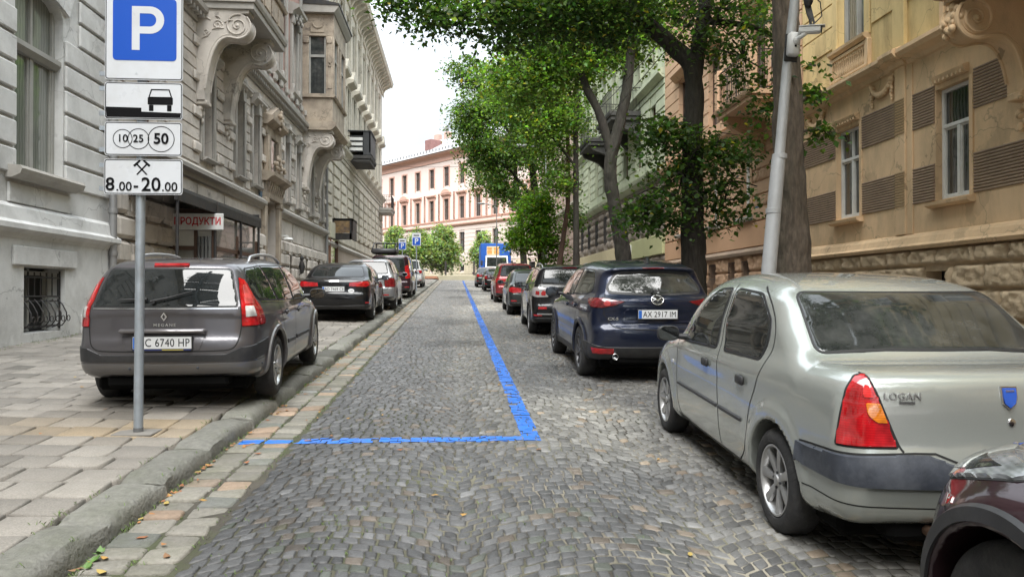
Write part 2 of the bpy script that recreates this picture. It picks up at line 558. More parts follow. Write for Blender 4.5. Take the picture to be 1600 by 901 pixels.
class Car:
 def __init__(s, name, label, cat, S, group=None, res=0.025):
  s.S = S; s.res = res
  s.root = empty(name, label=label, cat=cat, group=group)
  s.W = S['W']; s.wb = S['wb']
  s.low = Sdf2(chaikin(S['lower'], 2)); s.gh = Sdf2(chaikin(S['gh'], 2))
  s.zt = Tab(S['zprof'], .06); s.wg = Tab(S['wg'], .10); s.plan = Tab(S['plan'], .35)
  s.gplan = Tab(S.get('gplan', [(-9, 0), (9, 0)]), .5)
  s._mesh()
 def f(s, x, y, z):
  S = s.S; ax = np.abs(x); q = (ax / s.W) ** 2.4
  wr = 1 - sstep(-0.2, S['wb'] * .45, y); wf = sstep(S['wb'] * .6, S['wb'] + .2, y)
  yl = y - S.get('br', .10) * q * wr + S.get('bf', .18) * q * wf
  w = s.W + s.plan(y) + s.zt(z)
  fl = S.get('flare', 0)
  Ra = S['Ra']
  r0 = np.hypot(y, z - S['rt']); r1 = np.hypot(y - S['wb'], z - S['rt'])
  rm = np.minimum(r0, r1)
  if fl: w = w + fl * (1 - sstep(Ra + S.get('fw', .05), Ra + S.get('fw', .05) + S.get('fs', .05), rm))
  d = smax(s.low(yl, z + S.get('crown_l', .02) * q), ax - w, S.get('kl', .10))
  qg = (ax / s.W) ** 2
  yg = y - S.get('brg', .10) * qg * wr + S.get('bfg', .22) * qg * wf
  dg = smax(s.gh(yg, z + S.get('crown', .05) * qg), (ax - s.wg(z) - s.gplan(y)) * .93, S.get('kg', .10))
  d = smin(d, dg, S.get('ku', .05))
  for e in S.get('extra', ()): d = e(d, x, y, z)
  # wheel housings
  d = smax(d, -np.maximum(rm - Ra, (s.W - .34) - ax), .012)
  return d
 def _mesh(s):
  h = s.res; S = s.S
  pl = np.asarray(S['lower']); pg = np.asarray(S['gh'])
  lo = np.array([-s.W - .12, pl[:, 0].min() - .1, 0.08]); hi = np.array([s.W + .12, pl[:, 0].max() + .1, pg[:, 1].max() + .08])
  n = np.ceil((hi - lo) / h).astype(int) + 1
  X, Y, Z = np.meshgrid(*[lo[i] + h * np.arange(n[i]) for i in range(3)], indexing='ij')
  F = s.f(X, Y, Z)
  V, Q = surface_nets(F, lo, h)
  e = 1e-3
  def grad(P):
   g = np.empty_like(P)
   for i in range(3):
    a = P.copy(); b = P.copy(); a[:, i] += e; b[:, i] -= e
    g[:, i] = (s.f(*a.T) - s.f(*b.T)) / (2 * e)
   return g
  for _ in range(3):
   g = grad(V); v = s.f(*V.T)
   st = (v / np.maximum((g * g).sum(1), .2))[:, None] * g
   L = np.linalg.norm(st, axis=1, keepdims=True)
   V = V - st * np.minimum(1, h * .6 / np.maximum(L, 1e-9))
  g = grad(V); N = g / np.maximum(np.linalg.norm(g, axis=1, keepdims=True), 1e-6)
  s.V, s.Q = V, Q
  s.body = np_mesh('body', V, Q, S['paint'], s.root, 180)
  s.body.data.normals_split_custom_set_from_vertices([tuple(n_) for n_ in N])
  s.bvh = BVHTree.FromPolygons([tuple(p) for p in V], [tuple(int(i) for i in q) for q in Q])
 def grad(s, P, e=1e-3):
  g = np.empty_like(P)
  for i in range(3):
   a = P.copy(); b = P.copy(); a[:, i] += e; b[:, i] -= e
   g[:, i] = (s.f(*a.T) - s.f(*b.T)) / (2 * e)
  return g
 def snap(s, P):
  P = np.asarray(P, float)
  for _ in range(2):
   g = s.grad(P); v = s.f(*P.T)
   st = (v / np.maximum((g * g).sum(1), .2))[:, None] * g
   L = np.linalg.norm(st, axis=1, keepdims=True) if False else np.linalg.norm(st, axis=1)[:, None]
   P = P - st * np.minimum(1, .01 / np.maximum(L, 1e-9))
  g = s.grad(P, 4e-3)
  return P, g / np.maximum(np.linalg.norm(g, axis=1)[:, None], 1e-6)
 # ---- patches projected on the body
 def cast(s, kind, a, b):
  if kind == 'R': return s.bvh.ray_cast(Vector((3, a, b)), Vector((-1, 0, 0)))
  if kind == 'L': return s.bvh.ray_cast(Vector((-3, a, b)), Vector((1, 0, 0)))
  if kind == 'rear': return s.bvh.ray_cast(Vector((a, -4, b)), Vector((0, 1, 0)))
  if kind == 'front': return s.bvh.ray_cast(Vector((a, 9, b)), Vector((0, -1, 0)))
  if kind == 'top': return s.bvh.ray_cast(Vector((a, b, 4)), Vector((0, 0, -1)))
  if kind[0] in ('cyl', 'cylf'):          # a = angle in degrees from straight back (front), + to the right
   yc = kind[1]; t = R(a); sg = -1 if kind[0] == 'cyl' else 1
   o = Vector((math.sin(t) * 6, yc + sg * math.cos(t) * 6, b))
   return s.bvh.ray_cast(o, Vector((-math.sin(t), -sg * math.cos(t), 0)))
  if kind[0] == 'dir':                     # oblique: kind[1] = angle of the viewing side in degrees from straight back
   t = R(kind[1]); d = Vector((-math.sin(t), math.cos(t), 0)); u = Vector((math.cos(t), math.sin(t), 0))
   return s.bvh.ray_cast(u * a + Vector((0, 0, b)) - d * 6, d)
 def patch(s, name, poly, kind, material, off=.003, grid=.03, bw=0.008, parent=None, smooth=40, sink=0.004):
  gx = grid if not (isinstance(kind, tuple) and kind[0] in ('cyl', 'cylf')) else grid * 45
  bm = bmesh.new()
  P = []
  n = len(poly)
  for i in range(n):
   a, b = poly[i], poly[(i + 1) % n]
   L = math.hypot((b[0] - a[0]) * grid / gx, b[1] - a[1])
   k = max(1, int(L / (grid * 1.3)))
   for t in range(k): P.append((a[0] + (b[0] - a[0]) * t / k, a[1] + (b[1] - a[1]) * t / k))
  sx = grid / gx
  Q = [(p[0] * sx, p[1]) for p in P]
  vo = [bm.verts.new((x, y, 0)) for x, y in Q]
  if bw > 0:
   vi = [bm.verts.new((x, y, 0)) for x, y in offset_poly(Q, -bw)]
   for i in range(len(Q)):
    j = (i + 1) % len(Q)
    bm.faces.new((vo[i], vo[j], vi[j], vi[i]))
   bm.faces.new(vi)
  else: bm.faces.new(vo)
  xs = [v.co.x for v in bm.verts]; ys = [v.co.y for v in bm.verts]
  for lo, hi, nrm in ((min(xs), max(xs), Vector((1, 0, 0))), (min(ys), max(ys), Vector((0, 1, 0)))):
   c = math.ceil(lo / grid) * grid
   while c < hi:
    geom = bm.verts[:] + bm.edges[:] + bm.faces[:]
    bmesh.ops.bisect_plane(bm, geom=geom, dist=1e-5, plane_co=nrm * c, plane_no=nrm)
    c += grid
  dead = []
  bnd = {v for v in bm.verts if any(e.is_boundary for e in v.link_edges)}
  live, locs, offs = [], [], []
  for v in bm.verts:
   loc, nor, i, d = s.cast(kind, v.co.x / sx, v.co.y)
   if loc is None: dead.append(v); continue
   live.append(v); locs.append(loc); offs.append(-sink if (v in bnd and bw > 0) else off)
  if live:
   P, N = s.snap(np.array(locs))
   P = P + N * np.array(offs)[:, None]
   for v, p in zip(live, P): v.co = p
  if dead: bmesh.ops.delete(bm, geom=dead, context='VERTS')
  bmesh.ops.triangulate(bm, faces=[q for q in bm.faces if len(q.verts) > 4])
  me = bpy.data.meshes.new(name)
  # orient outward
  for q in bm.faces: q.normal_update()
  cen = Vector((0, s.wb * .5, .7))
  if bm.faces:
   tot = sum(((q.calc_center_median() - cen).dot(q.normal)) * q.calc_area() for q in bm.faces)
   if tot < 0: bmesh.ops.reverse_faces(bm, faces=bm.faces)
  bm.to_mesh(me); bm.free()
  return link_mesh(name, me, material, parent or s.root, smooth)
 def strip(s, name, line, w, kind, material, off=.0012, parent=None, closed=False, grid=.03, bw=0, sink=.004):
  """a band of width w along a polyline"""
  if material is GAP: w *= 1.45
  pts = [Vector(p) for p in (chaikin(line, 2, closed) if len(line) > 3 and kind[0] != 'cyl' else line)]
  if closed: pts = pts + [pts[0]]
  L, Rr = [], []
  for i, p in enumerate(pts):
   if closed:
    a, b = pts[(i - 1) % (len(pts) - 1)], pts[(i + 1) % (len(pts) - 1)]
   else:
    a, b = pts[max(i - 1, 0)], pts[min(i + 1, len(pts) - 1)]
   t = (b - a).normalized(); nn = Vector((-t.y, t.x))
   d1 = (p - a).normalized() if (p - a).length > 1e-6 else t
   k = 1 / max(.5, abs(t.dot(d1)))
   L.append(p + nn * w / 2 * k); Rr.append(p - nn * w / 2 * k)
  bm = bmesh.new()
  rows = []
  for i in range(len(pts)):
   n_ = max(1, int((pts[i] - pts[i - 1]).length / grid)) if i else 1
   for t in (range(1, n_ + 1) if i else [0]):
    wgt = t / n_
    l = L[i - 1].lerp(L[i], wgt) if i else L[0]; r = Rr[i - 1].lerp(Rr[i], wgt) if i else Rr[0]
    row = []
    for q, o in (((l, -sink), (l.lerp(r, .25), off), (l.lerp(r, .75), off), (r, -sink)) if bw else ((l, off), (r, off))):
     loc = s.cast(kind, q.x, q.y)[0]
     row.append((loc, o))
    rows.append(None if any(x[0] is None for x in row) else row)
  flat = [x for r in rows if r for x in r]
  if flat:
   P, N = s.snap(np.array([x[0] for x in flat])); P = P + N * np.array([x[1] for x in flat])[:, None]
  k = 0; prev = None
  for r in rows:
   if r is None: prev = None; continue
   vs = [bm.verts.new(P[k + i]) for i in range(len(r))]; k += len(r)
   if prev:
    for i in range(len(vs) - 1): bm.faces.new((prev[i], prev[i + 1], vs[i + 1], vs[i]))
   prev = vs
  me = bpy.data.meshes.new(name)
  for q in bm.faces: q.normal_update()
  cen = Vector((0, s.wb * .5, .6))
  tot = sum(((q.calc_center_median() - cen).dot(q.normal)) * q.calc_area() for q in bm.faces)
  if tot < 0: bmesh.ops.reverse_faces(bm, faces=bm.faces)
  bm.to_mesh(me); bm.free()
  return link_mesh(name, me, material, parent or s.root, 40)
 def window(s, name, poly, kind, seal=.022, off=.004, grid=.035, r=.03, glassmat=None, sealmat=None, bw=.008):
  """rubber-framed pane: frame is the sub-part of the pane"""
  p = rp(poly, r)
  big = offset_poly(p, seal)
  g = s.patch(name, p, kind, glassmat or GLASS, off=.007, grid=min(grid, .03) if s.res < .03 else grid, bw=.004, sink=-.0045)
  s.patch('window_seal', big, kind, sealmat or RUBBER, off=.0045, grid=min(grid, .03) if s.res < .03 else grid, bw=.003, sink=.003, parent=g)
  return g
 def wheels(s, proto, track=None):
  tr = track if track is not None else s.W - .02
  k = 0
  for y in (0, s.wb):
   for sg in (-1, 1):
    w = proto if (k == 0 and proto.parent is None) else copy_tree(proto)
    k += 1
    w.parent = s.root
    w.location = (sg * tr, y, s.S['rt'])
    w.rotation_euler = (R(17 * k * 3.1) if sg < 0 else R(23 * k), 0, 0) if sg < 0 else (R(31 * k), 0, R(180))
 def plate(s, text, c, n=(0, -1, 0), tilt=0, w=.52, h=.112, frame=True, parent=None):
  """number plate on the rear face; c = centre"""
  M = Matrix.Translation(c) @ Matrix.Rotation(R(tilt), 4, 'X') @ Matrix.Rotation(R(90), 4, 'X')
  if n[1] > 0: M = Matrix.Translation(c) @ Matrix.Rotation(R(180), 4, 'Z') @ Matrix.Rotation(R(-tilt), 4, 'X') @ Matrix.Rotation(R(90), 4, 'X')
  m = MB().box(-w / 2, w / 2, -h / 2, h / 2, 0, .006, bev=.004); m.xform(M)
  pl = m.build('number_plate', PLATE, parent or s.root)
  if frame:
   m = MB().box(-w / 2 - .012, w / 2 + .012, -h / 2 - .014, h / 2 + .010, -.012, .002, bev=.005); m.xform(M)
   m.build('plate_frame', BLACKPL, pl)
  m = MB().box(-w / 2 + .004, -w / 2 + .046, -h / 2 + .004, h / 2 - .004, .004, .0075); m.xform(M)
  m.build('blue_band', PLATEBLUE, pl)
  if text:
   text_mesh('lettering', text, .105, BLACKINK, pl, M @ Matrix.Translation((.022, -.002, .0072)), .0008, 0, sx=.80, space=1.06)
  return pl

def offset_poly(p, d):
 """push a polygon outward by d"""
 n = len(p)
 ar = sum(p[i][0] * p[(i + 1) % n][1] - p[(i + 1) % n][0] * p[i][1] for i in range(n))
 sg = 1 if ar > 0 else -1
 out = []
 for i in range(n):
  a, b, c = Vector(p[i - 1]), Vector(p[i]), Vector(p[(i + 1) % n])
  t1 = (b - a).normalized(); t2 = (c - b).normalized()
  n1 = Vector((t1.y, -t1.x)) * sg; n2 = Vector((t2.y, -t2.x)) * sg
  m = (n1 + n2)
  m = m.normalized() if m.length > 1e-6 else n1
  k = d / max(.5, m.dot(n1))
  q = b + m * k
  out.append((q.x, q.y))
 return out

RUBBER = mat('rubber_seal', (.012, .012, .013), .55, var=.2)
TYRE = mat('tyre_rubber', (.020, .020, .021), .82, var=.35, vscale=9, dirt=(.09, .085, .08), dirt_amt=.5, dscale=6, bump=.3, bscale=60)
ALLOY = mat('alloy_silver', (.48, .48, .48), .34, metal=.75, var=.08, dirt=(.16, .15, .14), dirt_amt=.4, dscale=9)
ALLOYDARK = mat('alloy_dark', (.05, .05, .055), .35, metal=.6, var=.1)
STEELWHEEL = mat('brake_dark', (.02, .02, .02), .7, metal=.3)
DISC = mat('brake_disc', (.18, .17, .165), .45, metal=.8)
BLACKPL = mat('black_plastic', (.022, .022, .024), .5, var=.25, vscale=12, dirt=(.11, .105, .10), dirt_amt=.25, dscale=5)
GREYPL = mat('weathered_grey_plastic', (.035, .040, .052), .52, var=.2, vscale=14, dirt=(.15, .16, .18), dirt_amt=.55, dscale=4)
CHROME = mat('chrome', (.72, .72, .73), .16, metal=1.0, var=.06)
SILVERPL = mat('silver_trim', (.42, .42, .42), .3, metal=.8)
GAP = mat('panel_gap', (.008, .008, .008), .8)
PLATE = mat('plate_white', (.72, .73, .74), .42, var=.05, dirt=(.35, .34, .32), dirt_amt=.3, dscale=6)
PLATEBLUE = mat('plate_blue', (.02, .13, .52), .4)
BLACKINK = mat('black_ink', (.004, .004, .005), .5, spec=.12)
GLASS = glass('car_glass')
GLASSDUST = glass('car_glass_dusty', col=(.014, .016, .015), dust=.22, rough=.05)
def lens(name, col, rough=.08):
 if name in MATS: return MATS[name]
 m = bpy.data.materials.new(name); m.use_nodes = True
 nt = m.node_tree; b = nt.nodes['Principled BSDF']; L = nt.links.new
 tc = _n(nt, 'ShaderNodeTexCoord')
 wv = _n(nt, 'ShaderNodeTexWave', Scale=26.0, Distortion=1.2); wv.bands_direction = 'Z'; L(tc.outputs['Object'], wv.inputs['Vector'])
 mr = _n(nt, 'ShaderNodeMapRange'); L(wv.outputs['Fac'], mr.inputs['Value'])
 mr.inputs['To Min'].default_value = .84; mr.inputs['To Max'].default_value = 1.08
 nz = _n(nt, 'ShaderNodeTexNoise', Scale=14.0, Detail=2.0); L(tc.outputs['Object'], nz.inputs['Vector'])
 mr2 = _n(nt, 'ShaderNodeMapRange'); L(nz.outputs['Fac'], mr2.inputs['Value'])
 mr2.inputs['From Min'].default_value = .3; mr2.inputs['From Max'].default_value = .7
 mr2.inputs['To Min'].default_value = .6; mr2.inputs['To Max'].default_value = 1.3
 mu = _n(nt, 'ShaderNodeMath', operation='MULTIPLY'); L(mr.outputs[0], mu.inputs[0]); L(mr2.outputs[0], mu.inputs[1])
 sc_ = _n(nt, 'ShaderNodeVectorMath', operation='SCALE'); sc_.inputs[0].default_value = col; L(mu.outputs[0], sc_.inputs['Scale'])
 L(sc_.outputs['Vector'], b.inputs['Base Color'])
 b.inputs['Roughness'].default_value = rough
 b.inputs['Coat Weight'].default_value = 1.0; b.inputs['Coat Roughness'].default_value = .02
 MATS[name] = m
 return m
REDL = lens('red_lens', (.42, .008, .012))
DARKREDL = lens('dark_red_lens', (.16, .006, .010))
AMBER = lens('amber_lens', (.70, .20, .01))
CLEARL = lens('clear_lens', (.62, .60, .58))
HEADL = lens('headlamp_lens', (.20, .21, .22))

def make_wheel(rt=.31, rr=.20, width=.19, style='seven', alloy=None, detail=28):
 """wheel built about x; outer face towards -x"""
 alloy = alloy or ALLOY
 root = empty('wheel')
 w = width
 h = w / 2
 # outer face of the wheel sits at x = 0, tyre runs inwards (+x)
 prof = [(rr, .022), (rr + .012, .004), (rr + (rt - rr) * .45, -.004), (rt - .03, .004), (rt - .010, .018), (rt - .001, .040),
   (rt, w * .5), (rt - .001, w - .040), (rt - .010, w - .018), (rt - .03, w - .004), (rr + .012, w - .004), (rr, w - .022)]
 m = MB().lathe(prof, detail * 2, 'x')
 for gx in (.3, .5, .7):
  pass
 m.build('tyre', TYRE, root, 35)
 m = MB()
 # rim barrel and lip
 m.lathe([(rr + .004, .016), (rr + .002, .006), (rr - .008, .006), (rr - .018, .022), (rr - .026, .06), (rr - .03, w - .03)], detail * 2, 'x')
 m.lathe([(.0, .016), (.028, .018), (.033, .026), (.060, .030), (.064, .05)], detail, 'x')
 def spoke(a, wi, wo, off=0):
  ca, sa = math.cos(a), math.sin(a)
  P = []
  for r, ww, xo, th in ((.045, wi, .028, .03), (rr * .55, (wi + wo) / 2 * .92, .018, .028), (rr - .014, wo, .012, .024)):
   P.append([(xo + .004, r, -ww / 2), (xo, r, -ww * .3), (xo, r, ww * .3), (xo + .004, r, ww / 2), (xo + th, r, ww / 2), (xo + th, r, -ww / 2)])
  vs, fs = [], []
  for ring in P:
   for x, r, t in ring:
    t2 = t + off * (r / rr)
    vs.append((x, r * ca - t2 * sa, r * sa + t2 * ca))
  for i in range(2):
   for k in range(6):
    k2 = (k + 1) % 6
    fs.append((i * 6 + k, i * 6 + k2, i * 6 + 6 + k2, i * 6 + 6 + k))
  m.add(vs, fs)
 if style == 'seven':
  for k in range(7): spoke(2 * math.pi * k / 7, .036, .058)
 elif style == 'twin':
  for k in range(5):
   for o in (-.030, .030): spoke(2 * math.pi * k / 5, .026, .026, o)
 elif style == 'five':
  for k in range(5): spoke(2 * math.pi * k / 5, .05, .085)
 elif style == 'ten':
  for k in range(10): spoke(2 * math.pi * k / 10, .022, .036)
 m.build('rim', alloy, root, 35)
 m = MB().lathe([(.05, .075), (rr * .72, .075), (rr * .72, .095)], detail, 'x')
 m.build('brake_disc', DISC, root, 35)
 m = MB().lathe([(0, .10), (rr - .028, .10), (rr - .028, .12), (rr + .01, w * .9)], detail, 'x')
 m.build('wheel_well', STEELWHEEL, root, 35)
 m = MB()
 for k in range(4 if style == 'seven' else 5):
  a = 2 * math.pi * (k + .5) / (4 if style == 'seven' else 5)
  m.lathe([(0, .020), (.008, .020), (.009, .032)], 8, 'x', (0, .046 * math.cos(a), .046 * math.sin(a)))
 m.build('wheel_bolt', ALLOYDARK, root, 35)
 return root

def mirror(car, side, y, z, material, x0=None, size=(.115, .075, .075)):
 """door mirror: stalk, shell and glass"""
 sx = -1 if side == 'L' else 1
 loc = car.cast(side, y, z)[0]
 bx = loc.x if loc is not None else sx * car.W * .9
 m = MB()
 c = (bx + sx * (size[0] + .055), y + .02, z + .035)
 st = len(m.v)
 m.ball(c, size[0], size[2] * .85, size[1], 18, 12)
 for i in range(st, len(m.v)):
  x, yy, zz = m.v[i]
  # squared-off shell, flat towards the back
  dx, dy, dz = (x - c[0]) / size[0], (yy - c[1]) / size[2], (zz - c[2]) / size[1]
  k = (abs(dx) ** 3 + abs(dz) ** 3) ** (1 / 3) if (abs(dx) + abs(dz)) > 1e-6 else 1
  rr_ = math.hypot(dx, dz)
  s_ = (rr_ / k) if k > 1e-6 else 1
  s_ = min(s_, 1.35)
  m.v[i] = (c[0] + dx * size[0] * s_ * .92, max(yy, c[1] - size[2] * .30), c[2] + dz * size[1] * s_ * .92)
 mo = m.build('mirror', material, car.root, 50)
 g = MB()
 pts = []
 for k in range(20):
  a = 2 * math.pi * k / 20
  ca, sa = math.cos(a), math.sin(a)
  kk = (abs(ca) ** 3 + abs(sa) ** 3) ** (-1 / 3)
  pts.append((c[0] + ca * kk * size[0] * .80, c[2] + sa * kk * size[1] * .80))
 g.prism(pts, 'y', c[1] - size[2] * .30 - .003, c[1] - size[2] * .30 + .004)
 g.build('mirror_glass', MIRGLASS, mo)
 s_ = MB().tube([(bx - sx * .03, y + .02, z), (bx + sx * .05, y + .03, z + .005), (c[0] - sx * size[0] * .5, y + .03, c[2] - size[1] * .3)], [.030, .026, .022], 10)
 s_.build('mirror_arm', BLACKPL, mo, 50)
 return mo
MIRGLASS = mat('mirror_glass', (.16, .17, .18), .03, metal=1.0)

def door_handle(car, side, y, z, material, w=.20, h=.035):
 car_root = car.root
 p = rp([(y - w / 2 * .72, z - .035), (y + w / 2 * .72, z - .035), (y + w / 2 * .72, z + .03), (y - w / 2 * .72, z + .03)], .03)
 cup = car.patch('handle_cup', p, side, GAP, off=.0015, bw=0, grid=.04)
 loc = car.cast(side, y, z)[0]
 sx = -1 if side == 'L' else 1
 m = MB().box(loc.x + sx * .012 - .012, loc.x + sx * .012 + .012, y - w / 2, y + w / 2, z - h / 2, z + h / 2, bev=.011)
 return m.build('door_handle', material, car_root, 50), cup
# ------------------------------------------------------------------ silver-green saloon in the right foreground
P_LOGAN = paint('paint_pale_green_silver', (.42, .445, .42), metal=.55, rough=.27, coat=1.0, dust=.13, dustcol=(.33, .32, .29))
def build_saloon():
 S = dict(W=.862, wb=2.63, rt=.305, Ra=.352, flare=.018, fw=.045, fs=.09, paint=P_LOGAN,
  lower=[(-.62, .27), (-.76, .30), (-.83, .37), (-.868, .52), (-.868, .60), (-.845, .675), (-.83, .72), (-.815, .95), (-.795, 1.01),
   (-.74, 1.05), (-.60, 1.058), (-.3, 1.05), (.4, 1.01), (1.2, .985), (2.3, .965), (2.50, .955), (2.95, .885), (3.22, .79),
   (3.33, .69), (3.40, .55), (3.41, .42), (3.36, .27), (3.2, .21), (2.9, .20), (.3, .20), (-.3, .24)],
  gh=[(-.31, .9), (-.30, 1.02), (-.24, 1.075), (-.03, 1.22), (.17, 1.365), (.31, 1.44), (.58, 1.492), (1.0, 1.518), (1.35, 1.516), (1.62, 1.485), (1.82, 1.41),
   (2.10, 1.235), (2.42, 1.005), (2.60, .86), (1.0, .80)],
  zprof=[(.15, -.10), (.22, -.055), (.30, -.022), (.42, -.006), (.56, -.002), (.70, 0), (.86, -.012), (.97, -.035), (1.08, -.075)],
  wg=[(.85, .835), (.97, .822), (1.05, .805), (1.17, .775), (1.37, .70), (1.45, .65), (1.52, .58)],
  plan=[(-.9, -.060), (-.5, -.028), (0, -.008), (.6, 0), (2.2, 0), (2.7, -.012), (3.1, -.06), (3.4, -.13)],
  gplan=[(-.3, -.035), (.3, -.012), (1.2, 0), (1.9, -.01), (2.4, -.06)],
  br=.085, bf=.24, brg=.07, bfg=.20, kl=.13, kg=.12, ku=.07, crown=.045)
 c = Car('parked_car', 'pale silver-green saloon with orange and red tail lamp nearest the camera on the right', 'car', S, 'cars parked along the right side of the street', .022)
 # glazing
 for sd in ('L', 'R'):
  c.window('side_window', [(.955, .965, .03), (.30, .985, .03), (.265, 1.10, .05), (.29, 1.20, .05), (.60, 1.372, .07), (1.085, 1.392, .05), (1.07, 1.2, 0)], sd, seal=.016, r=.0)
  c.window('side_window', [(2.02, .935, .03), (1.135, .965, .03), (1.175, 1.2, 0), (1.195, 1.392, .05), (1.50, 1.375, .10), (1.72, 1.235, .06)], sd, seal=.016, r=0)
 c.window('rear_window', [(-.665, 1.078, .04), (-.3, 1.098, 0), (.3, 1.098, 0), (.665, 1.078, .04), (.60, 1.395, .06), (-.60, 1.395, .06)], 'rear', seal=.012, glassmat=GLASSDUST, grid=.04)
 c.window('windscreen', [(-.66, 1.02, .06), (.66, 1.02, .06), (.54, 1.40, .06), (-.54, 1.40, .06)], 'front', seal=.02, grid=.05)
 # panel gaps of the doors and the door skins
 for sd in ('L', 'R'):
  rd = [(.98, .285), (1.01, .60), (1.045, .955), (1.12, 1.20), (1.15, 1.43)]
  c.strip('door_gap', rd, .007, sd, GAP)
  fd = [(.66, 1.425), (.42, 1.34), (.215, 1.20), (.17, 1.08), (.20, .985), (.30, .80), (.40, .62), (.425, .47), (.50, .33), (.62, .265)]
  c.strip('door_gap', fd, .007, sd, GAP)
  c.strip('door_gap', [(.62, .265), (1.9, .262), (2.09, .30), (2.14, .45), (2.13, .80), (2.20, .93)], .006, sd, GAP)
  for a, b in ((.52, .985), (1.03, 2.08)):
   c.patch('rubbing_strip', rp([(a, .535), (b, .535), (b, .570), (a, .570)], .012), sd, BLACKPL, off=.013, bw=.008, grid=.05)
  door_handle(c, sd, .535, .815, BLACKPL, .13, .062)
  door_handle(c, sd, 1.29, .835, BLACKPL, .13, .062)
  c.patch('indicator_lamp', rp([(2.24, .70), (2.31, .70), (2.31, .735), (2.24, .735)], .014), sd, CLEARL, off=.006, bw=.006, grid=.03)
  c.strip('door_gap', [(-.45, 1.068), (-.02, 1.29)], .006, sd, GAP)
  mirror(c, sd, 1.98, .955, BLACKPL, size=(.105, .072, .08))
 # side of the tail: grey corner bumper wraps round
 yc = .1
 def th(x, y): return math.degrees(math.atan2(x, yc - y))
 A = th(.86, -.33)
 band = [(-A, .620), (-th(.83, -.40), .625), (-th(.80, -.62), .64), (-th(.72, -.80), .655), (-30, .662), (-24, .660), (-18, .618), (18, .618), (24, .660), (30, .662), (th(.72, -.80), .655),
   (th(.80, -.62), .64), (th(.83, -.40), .625), (A, .620),
   (A, .51), (th(.83, -.40), .505), (th(.80, -.62), .50), (40, .505), (0, .505), (-40, .505), (-th(.80, -.62), .50), (-th(.83, -.40), .505), (-A, .51)]
 c.patch('bumper_strip', band, ('cyl', yc), GREYPL, off=.016, bw=.012, grid=.022, sink=.003)
 c.strip('bumper_gap', [(-A + 1, .625), (-th(.80, -.62), .648), (-28, .668), (-23, .668), (-17, .626), (17, .626), (23, .668), (28, .668), (th(.80, -.62), .648), (A - 1, .625)], .007, ('cyl', yc), GAP, off=.002)
 c.strip('bumper_gap', [(-60, .405), (-19, .40)], .005, ('cyl', yc), GAP, off=.001)
 c.strip('bumper_gap', [(19, .40), (60, .405)], .005, ('cyl', yc), GAP, off=.001)
 c.patch('plate_recess', rp([(-18.5, .345), (18.5, .345), (20.5, .505), (-20.5, .505)], 0), ('cyl', yc), P_LOGAN, off=.002, bw=.006, grid=.03)
 # tail lamps wrap the corner: seen obliquely
 for sg, nm in ((-1, 'L'), (1, 'R')):
  t = 30 * sg
  kind = ('dir', t)
  def ob(x, y): return x * math.cos(R(t)) + y * math.sin(R(t))
  P = [(ob(sg * .565, -.81), .690), (ob(sg * .655, -.79), .93), (ob(sg * .69, -.77), 1.01), (ob(sg * .715, -.76), 1.03), (ob(sg * .75, -.73), 1.02), (ob(sg * .775, -.71), .96), (ob(sg * .79, -.69), .84), (ob(sg * .80, -.665), .685)]
  lamp = c.patch('tail_lamp', rp(P, .014), kind, REDL, off=.010, bw=.008, grid=.025)
  Q = [(ob(sg * .612, -.80), .805), (ob(sg * .648, -.79), .905), (ob(sg * .715, -.775), .905), (ob(sg * .705, -.78), .845), (ob(sg * .67, -.79), .81)]
  c.patch('indicator_lens', rp(Q, .016), kind, AMBER, off=.0145, bw=.003, grid=.03, parent=lamp)
  Q = [(ob(sg * .67, -.78), .925), (ob(sg * .695, -.77), .985), (ob(sg * .722, -.765), .985), (ob(sg * .722, -.77), .925)]
  c.patch('brake_lens', rp(Q, .012), kind, lens('bright_red_lens', (.66, .02, .02)), off=.0145, bw=.003, grid=.03, parent=lamp)
  c.patch('lamp_shadow_gap', offset_poly(rp(P, .014), .005), kind, GAP, off=.002, bw=0, grid=.03, parent=lamp)
  # boot lid edge beside the lamp
  c.strip('boot_gap', [(sg * .54, .672), (sg * .56, .70), (sg * .645, .93), (sg * .68, 1.035)], .007, 'rear', GAP)
 # shield emblem, lettering and lock
 sh = [(-.036, .978), (.036, .978), (.036, .935), (.030, .905), (.0, .880), (-.030, .905), (-.036, .935)]
 sh = [(x * 1.2 - .03, .928 + (z - .928) * 1.2) for x, z in sh]
 e = c.patch('shield_emblem', sh, 'rear', CHROME, off=.008, bw=.004, grid=.03)
 c.patch('shield_face', offset_poly(sh, -.008), 'rear', mat('badge_blue', (.02, .09, .45), .3, coat=1), off=.013, bw=.003, grid=.03, parent=e)
 def on_rear(x, z, o=.004):
  loc, n, _, _ = c.cast('rear', x, z)
  t = Vector((0, 0, 1)); rgt = Vector((1, 0, 0))
  rgt = (rgt - n * rgt.dot(n)).normalized(); up = n.cross(rgt)
  M = Matrix(((rgt.x, up.x, n.x, loc.x + n.x * o), (rgt.y, up.y, n.y, loc.y + n.y * o), (rgt.z, up.z, n.z, loc.z + n.z * o), (0, 0, 0, 1)))
  return M
 text_mesh('lettering', 'DACIA', .0135, CHROME, e, on_rear(-.03, .964, .0145), .0008, .0004)
 text_mesh('lettering', 'LOGAN', .046, mat('badge_steel', (.30, .30, .30), .3, metal=.9), c.root, on_rear(-.535, .935), .002, .0005, sx=1.05, space=1.08)
 text_mesh('lettering', 'laureate', .022, mat('badge_grey', (.10, .10, .10), .35, metal=.6), c.root, on_rear(-.515, .908), .0015, .001, sx=1.0)
 m = MB().lathe([(0, .007), (.012, .007), (.018, .005), (.020, 0)], 20, 'z'); m.xform(on_rear(-.02, .815, .0))
 m.build('boot_lock', CHROME, c.root, 40)
